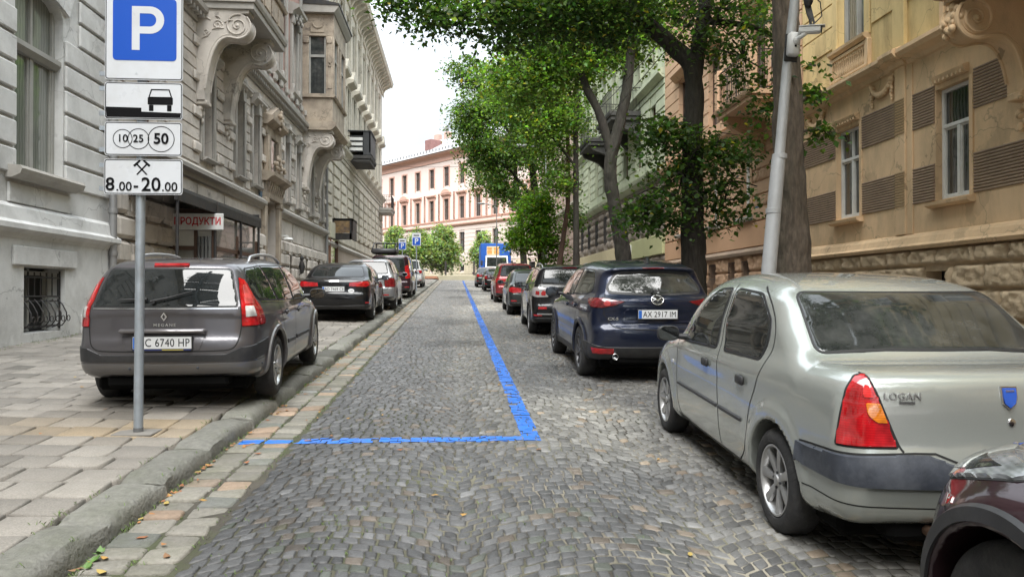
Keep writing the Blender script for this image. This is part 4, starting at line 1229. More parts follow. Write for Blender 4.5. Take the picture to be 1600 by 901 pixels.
def generic_car(label, kind, pt, group, W=.87, wb=2.65, ro=.9, fo=.85, H=1.46, zb=1.0, zf=.95, rt=.315, lamp=None, lampmat=None, plate='', res=.035, rails=None, dark_glass=True, bumper=None, wheel='five', name='parked_car', cat='car', lens_extra=None, strip=False, glassmat=None):
 hz = zf - .09
 lower = [(-ro + .25, .28), (-ro + .08, .32), (-ro + .02, .42), (-ro, .55), (-ro + .01, .68), (-ro + .045, .74), (-ro + .06, zb - .10), (-ro + .085, zb - .03), (-ro + .14, zb + .005)]
 if kind == 'sedan': lower += [(-ro + .35, zb + .02), (-.1, zb + .01)]
 lower += [(.4, zb - .005), (1.4, (zb + zf) / 2), (wb - .35, zf), (wb - .1, zf), (wb + .35, hz), (wb + fo - .25, hz - .09), (wb + fo - .09, .68), (wb + fo, .54), (wb + fo, .40), (wb + fo - .06, .27), (wb + fo - .25, .21), (wb + .3, .20), (.3, .20), (-.3, .24)]
 h = H - .02
 xb = wb - .05 if kind != 'van' else wb + .15
 if kind == 'hatch':
  gh = [(-ro + .10, zb - .12), (-ro + .13, zb + .0), (-ro + .26, zb + .22), (-ro + .36, h - .09), (-ro + .34, h - .055), (-ro + .42, h - .03), (-.1, h), (.6, h + .02), (1.0, h + .015), (1.35, h - .03), (1.60, h - .11)]
 elif kind == 'suv':
  gh = [(-ro + .08, zb - .12), (-ro + .10, zb + .0), (-ro + .17, zb + .25), (-ro + .24, h - .09), (-ro + .20, h - .05), (-ro + .30, h - .02), (-.1, h + .005), (.6, h + .02), (1.1, h + .01), (1.45, h - .04), (1.68, h - .12)]
 elif kind == 'van':
  gh = [(-ro + .06, zb - .12), (-ro + .08, zb + .0), (-ro + .12, zb + .35), (-ro + .16, h - .07), (-ro + .22, h - .01), (-.1, h + .005), (.8, h + .02), (1.4, h + .01), (1.75, h - .06), (1.95, h - .16)]
 else:
  gh = [(-.42, zb - .12), (-.38, zb + .0), (-.30, zb + .04), (-.05, zb + .20), (.18, h - .09), (.33, h - .03), (.7, h + .01), (1.1, h + .015), (1.4, h - .02), (1.66, h - .10)]
 gh += [(wb - .55 if kind != 'van' else wb - .35, zf + .22), (xb, zf + .02), (xb + .18, zf - .12), (1.0, zf - .2)]
 S = dict(W=W, wb=wb, rt=rt, Ra=rt + .05, flare=.016, fw=.04, fs=.06, paint=pt, lower=lower, gh=gh,
  zprof=[(.15, -.09), (.22, -.05), (.30, -.02), (.42, -.004), (.60, 0), (.75, -.002), (zb - .14, -.012), (zb - .02, -.038), (zb + .08, -.075)],
  wg=[(zf - .1, W - .03), (zb, W - .045), (zb + .2, W - .12), (H - .12, W - .19), (H, W - .28)] if kind != 'van' else [(zf - .1, W - .02), (zb, W - .03), (zb + .3, W - .07), (H - .12, W - .12), (H, W - .2)],
  plan=[(-1.1, -.075), (-.6, -.03), (0, -.005), (.6, 0), (2.2, 0), (wb, -.012), (wb + .45, -.06), (wb + fo, -.14)],
  gplan=[(-.9, -.06), (-.3, -.03), (.5, 0), (1.2, 0), (1.9, -.01), (2.5, -.06)],
  br=.09, bf=.24, brg=.09, bfg=.22, kl=.13, kg=.12, ku=.05, crown=.045)
 c = Car(name, label, cat, S, group, res)
 gm = glassmat or GLASS
 zt_ = H - .115
 fx = wb - .50 if kind != 'van' else wb - .25
 for sd in ('L', 'R'):
  sg = -1 if sd == 'L' else 1
  c.window('side_window', [(fx, zf + .025, .03), (1.10, (zb + zf) / 2 + .03, .02), (1.08, zt_, .03), (1.34, zt_ - .01, .05), (fx - .38, zt_ - .14, .08)], sd, seal=.014, r=0, grid=.06, glassmat=gm)
  if kind == 'sedan':
   c.window('side_window', [(1.03, (zb + zf) / 2 + .03, .02), (.22, zb + .035, .03), (.16, zb + .09, .03), (.46, zt_ - .01, .06), (1.01, zt_, .03)], sd, seal=.014, r=0, grid=.06, glassmat=gm)
  else:
   c.window('side_window', [(1.03, (zb + zf) / 2 + .03, .02), (.28, zb + .03, .03), (.20, zt_, .03), (1.01, zt_, .03)], sd, seal=.014, r=0, grid=.06, glassmat=gm)
   e = -ro + (.34 if kind == 'hatch' else .26)
   c.window('side_window', [(.21, zb + .035, .02), (e + .02, zb + .07, .06), (e + .07, zt_ - .05, .06), (.13, zt_, .03)], sd, seal=.014, r=0, grid=.06, glassmat=gm)
  c.strip('door_gap', [(1.06, .26), (1.08, .60), (1.07, zb), (1.045, H - .09)], .008, sd, GAP, grid=.06)
  c.strip('door_gap', [(.16, zb + .03), (.34, .75), (.47, .5), (.56, .27)], .008, sd, GAP, grid=.06)
  door_handle(c, sd, .50, zb - .13, pt, .19, .035); door_handle(c, sd, 1.25, zb - .15, pt, .19, .035)
  mirror(c, sd, fx - .02, zf + .02, pt if not strip else BLACKPL)
  if strip: c.patch('rubbing_strip', rp([(.55, .50), (2.0, .50), (2.0, .55), (.55, .55)], .01), sd, BLACKPL, off=.012, grid=.08)
  t = 36 * sg; kd = ('dir', t); ob = obl(t)
  lp = lamp or [(.50, -.04, zb - .20), (.50, -.04, zb - .06), (.76, .12, zb - .04), (.85, .42, zb - .07), (.85, .42, zb - .14), (.78, .10, zb - .24)]
  P = [(ob(sg * x * W / .87, -ro + dy), z) for x, dy, z in lp]
  L = c.patch('tail_lamp', rp(P, .02), kd, lampmat or REDL, off=.009, bw=.007, grid=.035)
  c.patch('lamp_shadow_gap', offset_poly(rp(P, .02), .008), kd, GAP, off=.002, bw=0, grid=.05, parent=L)
  for q, mm in (lens_extra or []):
   Q = [(ob(sg * x * W / .87, -ro + dy), z) for x, dy, z in q]
   c.patch('lamp_lens', rp(Q, .015), kd, mm, off=.012, bw=.003, grid=.035, parent=L)
  if rails: roof_rail(c, sg, W - .30, -.35, 1.35, rails, h=.05, r=.018)
 wbot = zb + (.045 if kind != 'sedan' else .05); wtop = H - (.125 if kind in ('hatch', 'suv', 'van') else .12)
 c.window('rear_window', [(-W + .24, wbot, .06), (W - .24, wbot, .06), (W - .33, wtop, .05), (-W + .33, wtop, .05)], 'rear', seal=.02, r=0, grid=.05, glassmat=gm)
 c.window('windscreen', [(-W + .20, zf + .06, .06), (W - .20, zf + .06, .06), (W - .32, H - .12, .06), (-W + .32, H - .12, .06)], 'front', seal=.02, r=0, grid=.06, glassmat=gm)
 if kind != 'sedan': c.patch('high_brake_lamp', rp([(-.16, H - .095), (.16, H - .095), (.16, H - .072), (-.16, H - .072)], .008), 'rear', DARKREDL, off=.006, bw=.004, grid=.05)
 c.strip('tailgate_gap', [(-W + .22, wbot - .03), (-W + .20, zb - .2), (-W + .22, .66), (-W + .32, .62), (W - .32, .62), (W - .22, .66), (W - .20, zb - .2), (W - .22, wbot - .03)], .008, 'rear', GAP, grid=.06)
 pz = .76 if kind != 'sedan' else .80
 loc = c.cast('rear', 0, pz)[0]
 c.plate(plate, (0, loc.y - .014, pz), frame=True)
 c.patch('bumper_lower', [(-60, .42), (0, .40), (60, .42), (50, .315), (-50, .315)], ('cyl', -.05), bumper or BLACKPL, off=.006, bw=.006, grid=.05)
 for sg in (-1, 1):
  c.patch('headlamp', rp([(sg * .45, .64), (sg * .48, .74), (sg * .70, .79), (sg * .72, .66)], .02), 'front', HEADL, off=.006, bw=.005, grid=.05)
  q = rp([(sg * 50, .45), (sg * 40, .45), (sg * 40, .49), (sg * 50, .49)], 0)
  c.patch('reflector', q, ('cyl', -.05), REDL, off=.006, bw=.004, grid=.05)
 c.patch('grille', rp([(-.36, .60), (.36, .60), (.40, .70), (-.40, .70)], .02), 'front', BLACKPL, off=.006, grid=.06)
 m = MB().box(-.66, .66, -.55, wb + .55, .17, .30, bev=.03); m.build('underbody', MATS['underbody'], c.root)
 c.wheels(make_wheel(rt, rt * .66, .20, wheel, detail=18), W - .005)
 return c

def place_car(c, x, y, dz=0.0, yaw=0.0, onwalk=False, roll=0.0):
 """x, y = centre of the rear axle on the ground"""
 z = (zs(x, y) if onwalk else road_z(x, y)) + dz
 pitch = math.atan(SL) if y < 74 else 0.0
 c.root.location = (x, y, z)
 c.root.rotation_euler = (pitch, R(roll), R(yaw))
# ------------------------------------------------------------------ street: setts, gutter, kerbs, paving
KX = -1.92                                       # left kerb face
def camber(x):
 """the crown of the carriageway falls to the right-hand gutter"""
 return -0.016 * np.maximum(0, np.asarray(x, float) - 0.9)
def road_z(x, y): return zg(y) + float(camber(x))
def zg_np(y):
 y = np.asarray(y, float)
 t = np.clip((y - 74) / 16, 0, 1)
 return np.where(y < 74, SL * y, np.where(y > 90, SL * 82, SL * 74 + SL * 16 * (t - t * t / 2)))

def stone_material(name, rough, spec=.5, bump=.35, bscale=90., var=.18, sheen=0.0):
 return mat(name, (.2, .2, .2), rough, spec=spec, var=var, vscale=28, attr='tint', bump=bump, bscale=bscale, rvar=.14)

def blocks_mesh(name, C, zt, tints, m, skirt=.05, cham=.011, drop=.007, octo=False, parent=None, dome=.0):
 """C (n,4,2) top corner positions in plan, zt (n,4) top heights: chamfered stones, one mesh"""
 n = len(C)
 cen = C.mean(1, keepdims=True)
 d = C - cen
 L = np.linalg.norm(d, axis=2, keepdims=True)
 inn = cen + d * (1 - cham * 1.4 / np.maximum(L, .02))
 if octo:
  # cut corners: eight-sided tops
  def oct_(Q, k):
   a = np.roll(Q, -1, 1); b = np.roll(Q, 1, 1)
   o = np.empty((n, 8, 2)); o[:, 0::2] = Q + (b - Q) * k; o[:, 1::2] = Q + (a - Q) * k
   return o
  K = RNG.uniform(.03, .12, (n, 4, 1))
  outer, inner = oct_(C, K), oct_(inn, K)
  z8 = np.empty((n, 8)); z8[:, 0::2] = zt; z8[:, 1::2] = zt
  N = 8
 else:
  outer, inner, z8, N = C, inn, zt, 4
 zi = z8 + RNG.normal(0, .0012, z8.shape)
 V = np.concatenate([np.concatenate([inner, zi[..., None]], 2), np.concatenate([outer, (z8 - drop)[..., None]], 2), np.concatenate([outer, (z8 - skirt)[..., None]], 2)], 1)
 base = np.arange(n)[:, None] * (3 * N)
 F = []
 if N == 8:
  for q in ((0, 1, 2, 3), (0, 3, 4, 7), (4, 5, 6, 7)): F.append(base + np.array(q))
 else:
  F.append(base + np.array((0, 1, 2, 3)))
 for r in range(2):
  for k in range(N):
   j = (k + 1) % N
   F.append(base + np.array((r * N + j, r * N + k, r * N + N + k, r * N + N + j)))
 F = np.vstack(F)
 o = np_mesh(name, V.reshape(-1, 3), F, m, parent)
 col = o.data.color_attributes.new('tint', 'FLOAT_COLOR', 'POINT')
 t4 = np.ones((n, 3 * N, 4), np.float32); t4[..., :3] = tints[:, None, :]
 col.data.foreach_set('color', t4.ravel())
 return o

def vnoise(x, y, s, seed=0):
 """smooth value noise 0..1"""
 r = np.random.default_rng(seed).random((64, 64))
 x = np.asarray(x) * s; y = np.asarray(y) * s
 i, j = np.floor(x).astype(int), np.floor(y).astype(int)
 a, b = x - i, y - j
 a = a * a * (3 - 2 * a); b = b * b * (3 - 2 * b)
 g = lambda p, q: r[p % 64, q % 64]
 return (g(i, j) * (1 - a) + g(i + 1, j) * a) * (1 - b) + (g(i, j + 1) * (1 - a) + g(i + 1, j + 1) * a) * b

def setts(y0, y1, octo):
 """arc-laid setts between the gutter and the right kerb"""
 x0, x1 = -1.40, 4.02
 bay, bulge, row = 1.42, .24, .092
 out, zz = [], []
 nr = int((y1 - y0) / row) + 6
 xs_edges = None
 for r in range(-4, nr):
  yb = y0 + r * row
  # walk along x with jittered widths
  xe = [x0 + RNG.uniform(0, .05)]
  while xe[-1] < x1 - .05: xe.append(xe[-1] + RNG.uniform(.066, .112))
  xe[-1] = min(xe[-1], x1)
  xe = np.array(xe)
  def arc(x):
   u = ((x - x0) / bay) % 1.0
   return bulge * (1 - (2 * u - 1) ** 2)
  wob = (vnoise(xe, yb, 1.1, 5) - .5) * .07
  lo = yb + arc(xe) + wob; hi = lo + row
  g = .0048
  k = len(xe) - 1
  jit = lambda: RNG.normal(0, .0045, k)
  c = np.stack([np.stack([xe[:-1] + g + jit(), lo[:-1] + g + jit()], 1), np.stack([xe[1:] - g + jit(), lo[1:] + g + jit()], 1),
     np.stack([xe[1:] - g + jit(), hi[1:] - g + jit()], 1), np.stack([xe[:-1] + g + jit(), hi[:-1] - g + jit()], 1)], 1)
  ymid = c[:, :, 1].mean(1)
  keep = (ymid >= y0) & (ymid < y1)
  out.append(c[keep])
 C = np.concatenate(out)
 n = len(C)
 cx, cy = C[:, :, 0].mean(1), C[:, :, 1].mean(1)
 z = zg_np(cy)[:, None] + SL * (C[:, :, 1] - cy[:, None]) + camber(C[:, :, 0])
 z = z + RNG.normal(0, .0022, (n, 1)) + ((vnoise(cx, cy, .8, 3) - .5) * .008)[:, None]
 tilt = RNG.normal(0, .022, (n, 2))
 z = z + (C[:, :, 0] - cx[:, None]) * tilt[:, :1] + (C[:, :, 1] - cy[:, None]) * tilt[:, 1:]
 # blue-black basalt with a worn, dusty lane of paler stones and scattered warm ones
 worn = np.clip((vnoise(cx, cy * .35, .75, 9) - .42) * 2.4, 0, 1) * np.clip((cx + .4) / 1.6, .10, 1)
 worn = np.clip(worn + .55 * np.clip((cx - 1.0) / 1.0, 0, 1) * vnoise(cx, cy, 1.7, 11) + np.clip((cy - 12) / 40, 0, .35), 0, 1)  # last term makes the stones paler with distance up the street
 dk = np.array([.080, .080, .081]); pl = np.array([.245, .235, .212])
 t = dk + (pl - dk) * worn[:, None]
 t = t * RNG.lognormal(0, .22, (n, 1))
 t *= (1 - .45 * np.clip((vnoise(cx, cy, .55, 31) - .62) * 4, 0, 1))[:, None]      # oil and damp patches
 moss = (RNG.random(n) < .5 * np.clip(1 - np.abs(cx + .2) / 1.6, 0, 1) * np.clip((5.0 - cy) / 2.5, 0, 1) * (vnoise(cx, cy, 1.6, 41) > .5))
 t[moss] = t[moss] * .9 + np.array([.008, .014, .002])
 warm = RNG.random(n) < .05
 t[warm] *= np.array([1.35, 1.12, .9])
 return C, z, np.clip(t, .02, .5)

def build_street():
 # bed: one sheet of soil-filled joints reaching the horizon
 xs = np.array([-260, -120, -60, -30, -14, -7.2, -1.95, -1.4, 0, .9, 2, 3, 4.05, 8.6, 14, 30, 60, 120, 260.])
 ys = np.concatenate([np.arange(-60, 100, 2.0), [104, 110, 120, 140, 180, 260, 420, 700]])
 X, Y = np.meshgrid(xs, ys, indexing='ij')
 Z = zg_np(np.maximum(Y, -60)) + np.where((X > .9) & (X < 4.1), camber(X), np.where(X >= 4.1, camber(4.1), 0)) - .0085
 idx = np.arange(X.size).reshape(X.shape)
 F = np.stack([idx[:-1, :-1], idx[1:, :-1], idx[1:, 1:], idx[:-1, 1:]], -1).reshape(-1, 4)
 m = mat('joint_soil', (.052, .046, .036), .95, var=.35, vscale=2.2, dirt=(.060, .085, .022), dirt_amt=.9, dscale=.9, bump=.5, bscale=70)
 nt = m.node_tree; bs = nt.nodes['Principled BSDF']; old = bs.inputs['Base Color'].links[0].from_socket
 tc = _n(nt, 'ShaderNodeTexCoord'); sx = _n(nt, 'ShaderNodeSeparateXYZ'); nt.links.new(tc.outputs['Object'], sx.inputs[0])
 mr = _n(nt, 'ShaderNodeMapRange'); nt.links.new(sx.outputs['X'], mr.inputs['Value'])
 mr.inputs['From Min'].default_value = -.8; mr.inputs['From Max'].default_value = 1.6; mr.inputs['To Min'].default_value = .03; mr.inputs['To Max'].default_value = 1.0
 nz = _n(nt, 'ShaderNodeTexNoise', Scale=1.1, Detail=6.0, Roughness=.65); nt.links.new(tc.outputs['Object'], nz.inputs['Vector'])
 m2 = _n(nt, 'ShaderNodeMapRange'); nt.links.new(nz.outputs['Fac'], m2.inputs['Value']); m2.inputs['From Min'].default_value = .40; m2.inputs['From Max'].default_value = .58
 mu = _n(nt, 'ShaderNodeMath', operation='MULTIPLY'); nt.links.new(mr.outputs[0], mu.inputs[0]); nt.links.new(m2.outputs[0], mu.inputs[1])
 mx = _n(nt, 'ShaderNodeMix', data_type='RGBA'); nt.links.new(mu.outputs[0], mx.inputs['Factor']); nt.links.new(old, mx.inputs['A']); mx.inputs['B'].default_value = (.27, .245, .195, 1)
 nt.links.new(mx.outputs['Result'], bs.inputs['Base Color'])
 g = np_mesh('ground', np.stack([X, Y, Z], -1).reshape(-1, 3), F, m); tag(g, kind='structure')

 sm = stone_material('sett_stone', .50, bump=.3, bscale=75)
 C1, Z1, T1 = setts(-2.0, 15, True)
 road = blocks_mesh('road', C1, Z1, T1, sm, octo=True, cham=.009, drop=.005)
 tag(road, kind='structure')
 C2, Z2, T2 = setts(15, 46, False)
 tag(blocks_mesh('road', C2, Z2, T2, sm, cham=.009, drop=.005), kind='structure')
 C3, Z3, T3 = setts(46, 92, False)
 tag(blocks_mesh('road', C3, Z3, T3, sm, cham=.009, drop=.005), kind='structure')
 # painted bay line: the stone tops inside the marking, a paint film thicker than the stone's own roughness
 def painted(C, Zc, name):
  cx, cy = C[:, :, 0].mean(1), C[:, :, 1].mean(1)
  sel = ((np.abs(cx - .665) < .22) & (cy > 6.3) & (cy < 74)) | ((np.abs(cy - 6.52) < .25) & (cx > -1.5) & (cx < .9))
  vs, fs = [], []
  bm = bmesh.new()
  def clip(poly, f):
   o = []
   for i in range(len(poly)):
    a, b = poly[i], poly[(i + 1) % len(poly)]
    fa, fb = f(a), f(b)
    if fa >= 0: o.append(a)
    if (fa >= 0) != (fb >= 0):
     t = fa / (fa - fb); o.append(tuple(a[k] + (b[k] - a[k]) * t for k in range(3)))
   return o
  for i in np.nonzero(sel)[0]:
   cen = C[i].mean(0)
   q = [(cen[0] + (C[i, k, 0] - cen[0]) * 1.06, cen[1] + (C[i, k, 1] - cen[1]) * 1.06, Zc[i, k] + .0024) for k in range(4)]
   worn = RNG.random()
   if worn < .05: continue
   w1, w2 = RNG.normal(0, .004), RNG.normal(0, .004)
   yw = 6.52
   P = []
   if cen[1] > 6.3:
    a = clip(q, lambda p: p[0] - (.585 + w1)); a = clip(a, lambda p: (.750 + w2) - p[0]) if len(a) > 2 else a
    a = clip(a, lambda p: p[1] - 6.43) if len(a) > 2 else a
    if len(a) > 2: P.append(a)
   if cen[1] < 6.85:
    a = clip(q, lambda p: p[1] - (6.435 + w1)); a = clip(a, lambda p: (6.605 + w2) - p[1]) if len(a) > 2 else a
    a = clip(a, lambda p: .585 - p[0]) if len(a) > 2 else a
    if len(a) > 2: P.append(a)
   for a in P:
    try: bm.faces.new([bm.verts.new(p) for p in a])
    except ValueError: pass
  return bm
 pm = mat('blue_paint', (.012, .150, .62), .5, var=.10, vscale=9, dirt=(.12, .13, .15), dirt_amt=.75, dscale=11, bump=.3, bscale=120)
 bmj = bmesh.new()
 for C, Zc in ((C1, Z1), (C2, Z2), (C3, Z3)):
  b = painted(C, Zc, '')
  me = bpy.data.meshes.new('t'); b.to_mesh(me); b.free(); bmj.from_mesh(me); bpy.data.meshes.remove(me)
 GUT = gutter()
 # the cross line runs on over the gutter stones
 for i in range(len(GUT[0])):
  C, Zc = GUT[0][i], GUT[1][i]
  if abs(C[:, 1].mean() - 6.52) < .3:
   cen = C.mean(0)
   def clip(poly, f):
    o = []
    for k in range(len(poly)):
     a, b = poly[k], poly[(k + 1) % len(poly)]
     fa, fb = f(a), f(b)
     if fa >= 0: o.append(a)
     if (fa >= 0) != (fb >= 0):
      t = fa / (fa - fb); o.append(tuple(a[j] + (b[j] - a[j]) * t for j in range(3)))
    return o
   q = [(cen[0] + (C[k, 0] - cen[0]) * .95, cen[1] + (C[k, 1] - cen[1]) * .95, Zc[k] + .0025) for k in range(4)]
   a = clip(q, lambda p: p[1] - 6.435)
   a = clip(a, lambda p: 6.605 - p[1]) if len(a) > 2 else a
   a = clip(a, lambda p: p[0] + 1.86) if len(a) > 2 else a
   if len(a) > 2: bmj.faces.new([bmj.verts.new(p) for p in a])
 me = bpy.data.meshes.new('painted_line'); bmj.to_mesh(me); bmj.free()
 pl = link_mesh('painted_line', me, pm, road)
 pl['label'] = 'bright blue parking bay line painted over the setts'

 # ---- left pavement: granite slabs
 rows, zz = [], []
 y = -2.0
 while y < 78:
  d = RNG.uniform(.27, .36) if y < 40 else RNG.uniform(.5, .6)
  x = -2.195
  while x > -8.4:
   w = RNG.uniform(.24, .42)
   g = .010
   j = lambda: RNG.normal(0, .006)
   rows.append([[x - w + g + j(), y + g + j()], [x - g + j(), y + g + j()], [x - g + j(), y + d - g + j()], [x - w + g + j(), y + d - g + j()]])
   x -= w
  y += d
 C = np.array(rows); n = len(C)
 cx, cy = C[:, :, 0].mean(1), C[:, :, 1].mean(1)
 z = zg_np(C[:, :, 1]) + .128 + .028 * (-1.92 - C[:, :, 0]) + RNG.normal(0, .0035, (n, 1))
 z += (C[:, :, 0] - cx[:, None]) * RNG.normal(0, .012, (n, 1)) + (C[:, :, 1] - cy[:, None]) * RNG.normal(0, .012, (n, 1))
 t = np.array([.235, .216, .190]) * RNG.lognormal(0, .17, (n, 1)) * (1 - .25 * vnoise(cx, cy, .5, 21))[:, None]
 spot = np.exp(-(((cx + 2.85) / .9) ** 2 + ((cy - 6.5) / .30) ** 2))
 sand = np.array([.30, .225, .135])
 t = t + (sand - t) * (np.clip(spot * 1.1, 0, .85) * np.where(vnoise(cx, cy, 3.1, 4) > .25, 1, .4))[:, None]
 pmat = mat('paving_granite', (.3, .3, .3), .78, attr='tint', var=.32, vscale=95, bump=.4, bscale=120, dirt=(.11, .10, .085), dirt_amt=.5, dscale=1.3)
 tag(blocks_mesh('pavement', C, z, t, pmat, cham=.011, drop=.008, skirt=.06), kind='structure')

 # ---- right pavement
 rows = []
 y = -2.0
 while y < 78:
  d = RNG.uniform(.5, .62); x = 4.36
  while x < 8.7:
   w = RNG.uniform(.5, .75); g = .006
   rows.append([[x + g, y + g], [x + w - g, y + g], [x + w - g, y + d - g], [x + g, y + d - g]]); x += w
  y += d
 C = np.array(rows); n = len(C)
 z = zg_np(C[:, :, 1]) + .10 + .015 * (C[:, :, 0] - 4.0) + RNG.normal(0, .004, (n, 1))
 t = np.array([.20, .185, .165]) * RNG.lognormal(0, .15, (n, 1))
 tag(blocks_mesh('pavement', C, z, t, pmat, cham=.007, drop=.005), kind='structure')

 # ---- kerbs: long worn stones, each lightly skewed
 def kerb(name, xf, sgn, h, y0, y1):
  V, F, T = [], [], []
  y = y0
  while y < y1:
   L = RNG.uniform(.72, 1.15) if y < 45 else RNG.uniform(1.4, 1.9)
   prof = [(.27, -.20), (.27, .0), (.18, .004), (.085, .0), (.040, -.012), (.016, -.038), (.004, -.085), (-.004, -h - .06)]
   a0, a1 = RNG.normal(0, .009, 2), RNG.normal(0, .009, 2)
   zo = RNG.normal(0, .012)
   base = len(V)
   ns = 7 if y < 25 else 2
   np_ = len(prof)
   tl = RNG.normal(0, .01)
   for k in range(ns + 1):
    s_ = k / ns
    yy = y + .012 + (L - .024) * s_
    e = .028 if k in (0, ns) else 0
    dx = (a0[0] + (a1[0] - a0[0]) * s_)
    for i, (px, pz) in enumerate(prof):
     nz_ = 0 if i in (0, np_ - 1) else RNG.normal(0, .0035)
     V.append((xf - sgn * (px - (e if i > 3 else 0)) + dx + nz_ * .8, yy, zg(yy) + h + pz + zo + tl * (s_ - .5) - (e if 0 < i < 5 else 0) + nz_))
   for k in range(ns):
    for i in range(np_ - 1):
     a = base + k * np_ + i
     F.append((a, a + 1, a + np_ + 1, a + np_))
   for k in (0, ns):
    a = base + k * np_
    F.append((a, a + 1, a + 2, a + 3)); F.append((a, a + 3, a + 4, a + 7)); F.append((a + 4, a + 5, a + 6, a + 7))
   c = np.array([.150, .147, .130]) * RNG.lognormal(0, .22)
   T += [tuple(c)] * (len(V) - base)
   y += L
  mk = mat('kerb_stone', (.3, .3, .3), .85, attr='tint', var=.28, vscale=22, bump=.7, bscale=38, dirt=(.075, .085, .045), dirt_amt=.5, dscale=2.6)
  o = np_mesh(name, np.array(V), np.array(F), mk, None, 40)
  bm = bmesh.new(); bm.from_mesh(o.data); bmesh.ops.recalc_face_normals(bm, faces=bm.faces); bm.to_mesh(o.data); bm.free()
  col = o.data.color_attributes.new('tint', 'FLOAT_COLOR', 'POINT')
  col.data.foreach_set('color', np.concatenate([np.array(T), np.ones((len(T), 1))], 1).astype(np.float32).ravel())
  tag(o, kind='structure')
 kerb('kerb', KX, 1, .128, -2, 80)
 kerb('kerb', 4.04, -1, .10, -2, 80)

def gutter():
 """two courses of larger pale setts along the left kerb"""
 rows = []
 for x0, x1 in ((-1.905, -1.655), (-1.655, -1.415)):
  y = -2.0 + RNG.uniform(0, .1)
  while y < 84:
   d = RNG.uniform(.13, .22) if y < 40 else .3
   g = .009
   j = lambda: RNG.normal(0, .007)
   rows.append([[x0 + g + j(), y + g + j()], [x1 - g + j(), y + g + j()], [x1 - g + j(), y + d - g + j()], [x0 + g + j(), y + d - g + j()]])
   y += d
 C = np.array(rows); n = len(C)
 cx, cy = C[:, :, 0].mean(1), C[:, :, 1].mean(1)
 z = zg_np(C[:, :, 1]) + .003 + RNG.normal(0, .0045, (n, 1)) + (C[:, :, 0] - cx[:, None]) * RNG.normal(0, .025, (n, 1)) + (C[:, :, 1] - cy[:, None]) * RNG.normal(0, .02, (n, 1))
 t = np.array([.185, .173, .148]) * RNG.lognormal(0, .17, (n, 1))
 w = RNG.random(n) < .18
 t[w] = t[w] * np.array([1.28, 1.0, .84])
 w = RNG.random(n) < .12
 t[w] = t[w] * np.array([.72, .78, .84])
 sm = mat('gutter_stone', (.2, .2, .2), .7, attr='tint', var=.22, vscale=30, bump=.5, bscale=60, dirt=(.075, .085, .035), dirt_amt=.55, dscale=2.0)
 tag(blocks_mesh('gutter', C, z, t, sm, octo=True, cham=.014, drop=.010), kind='structure')
 return C, z

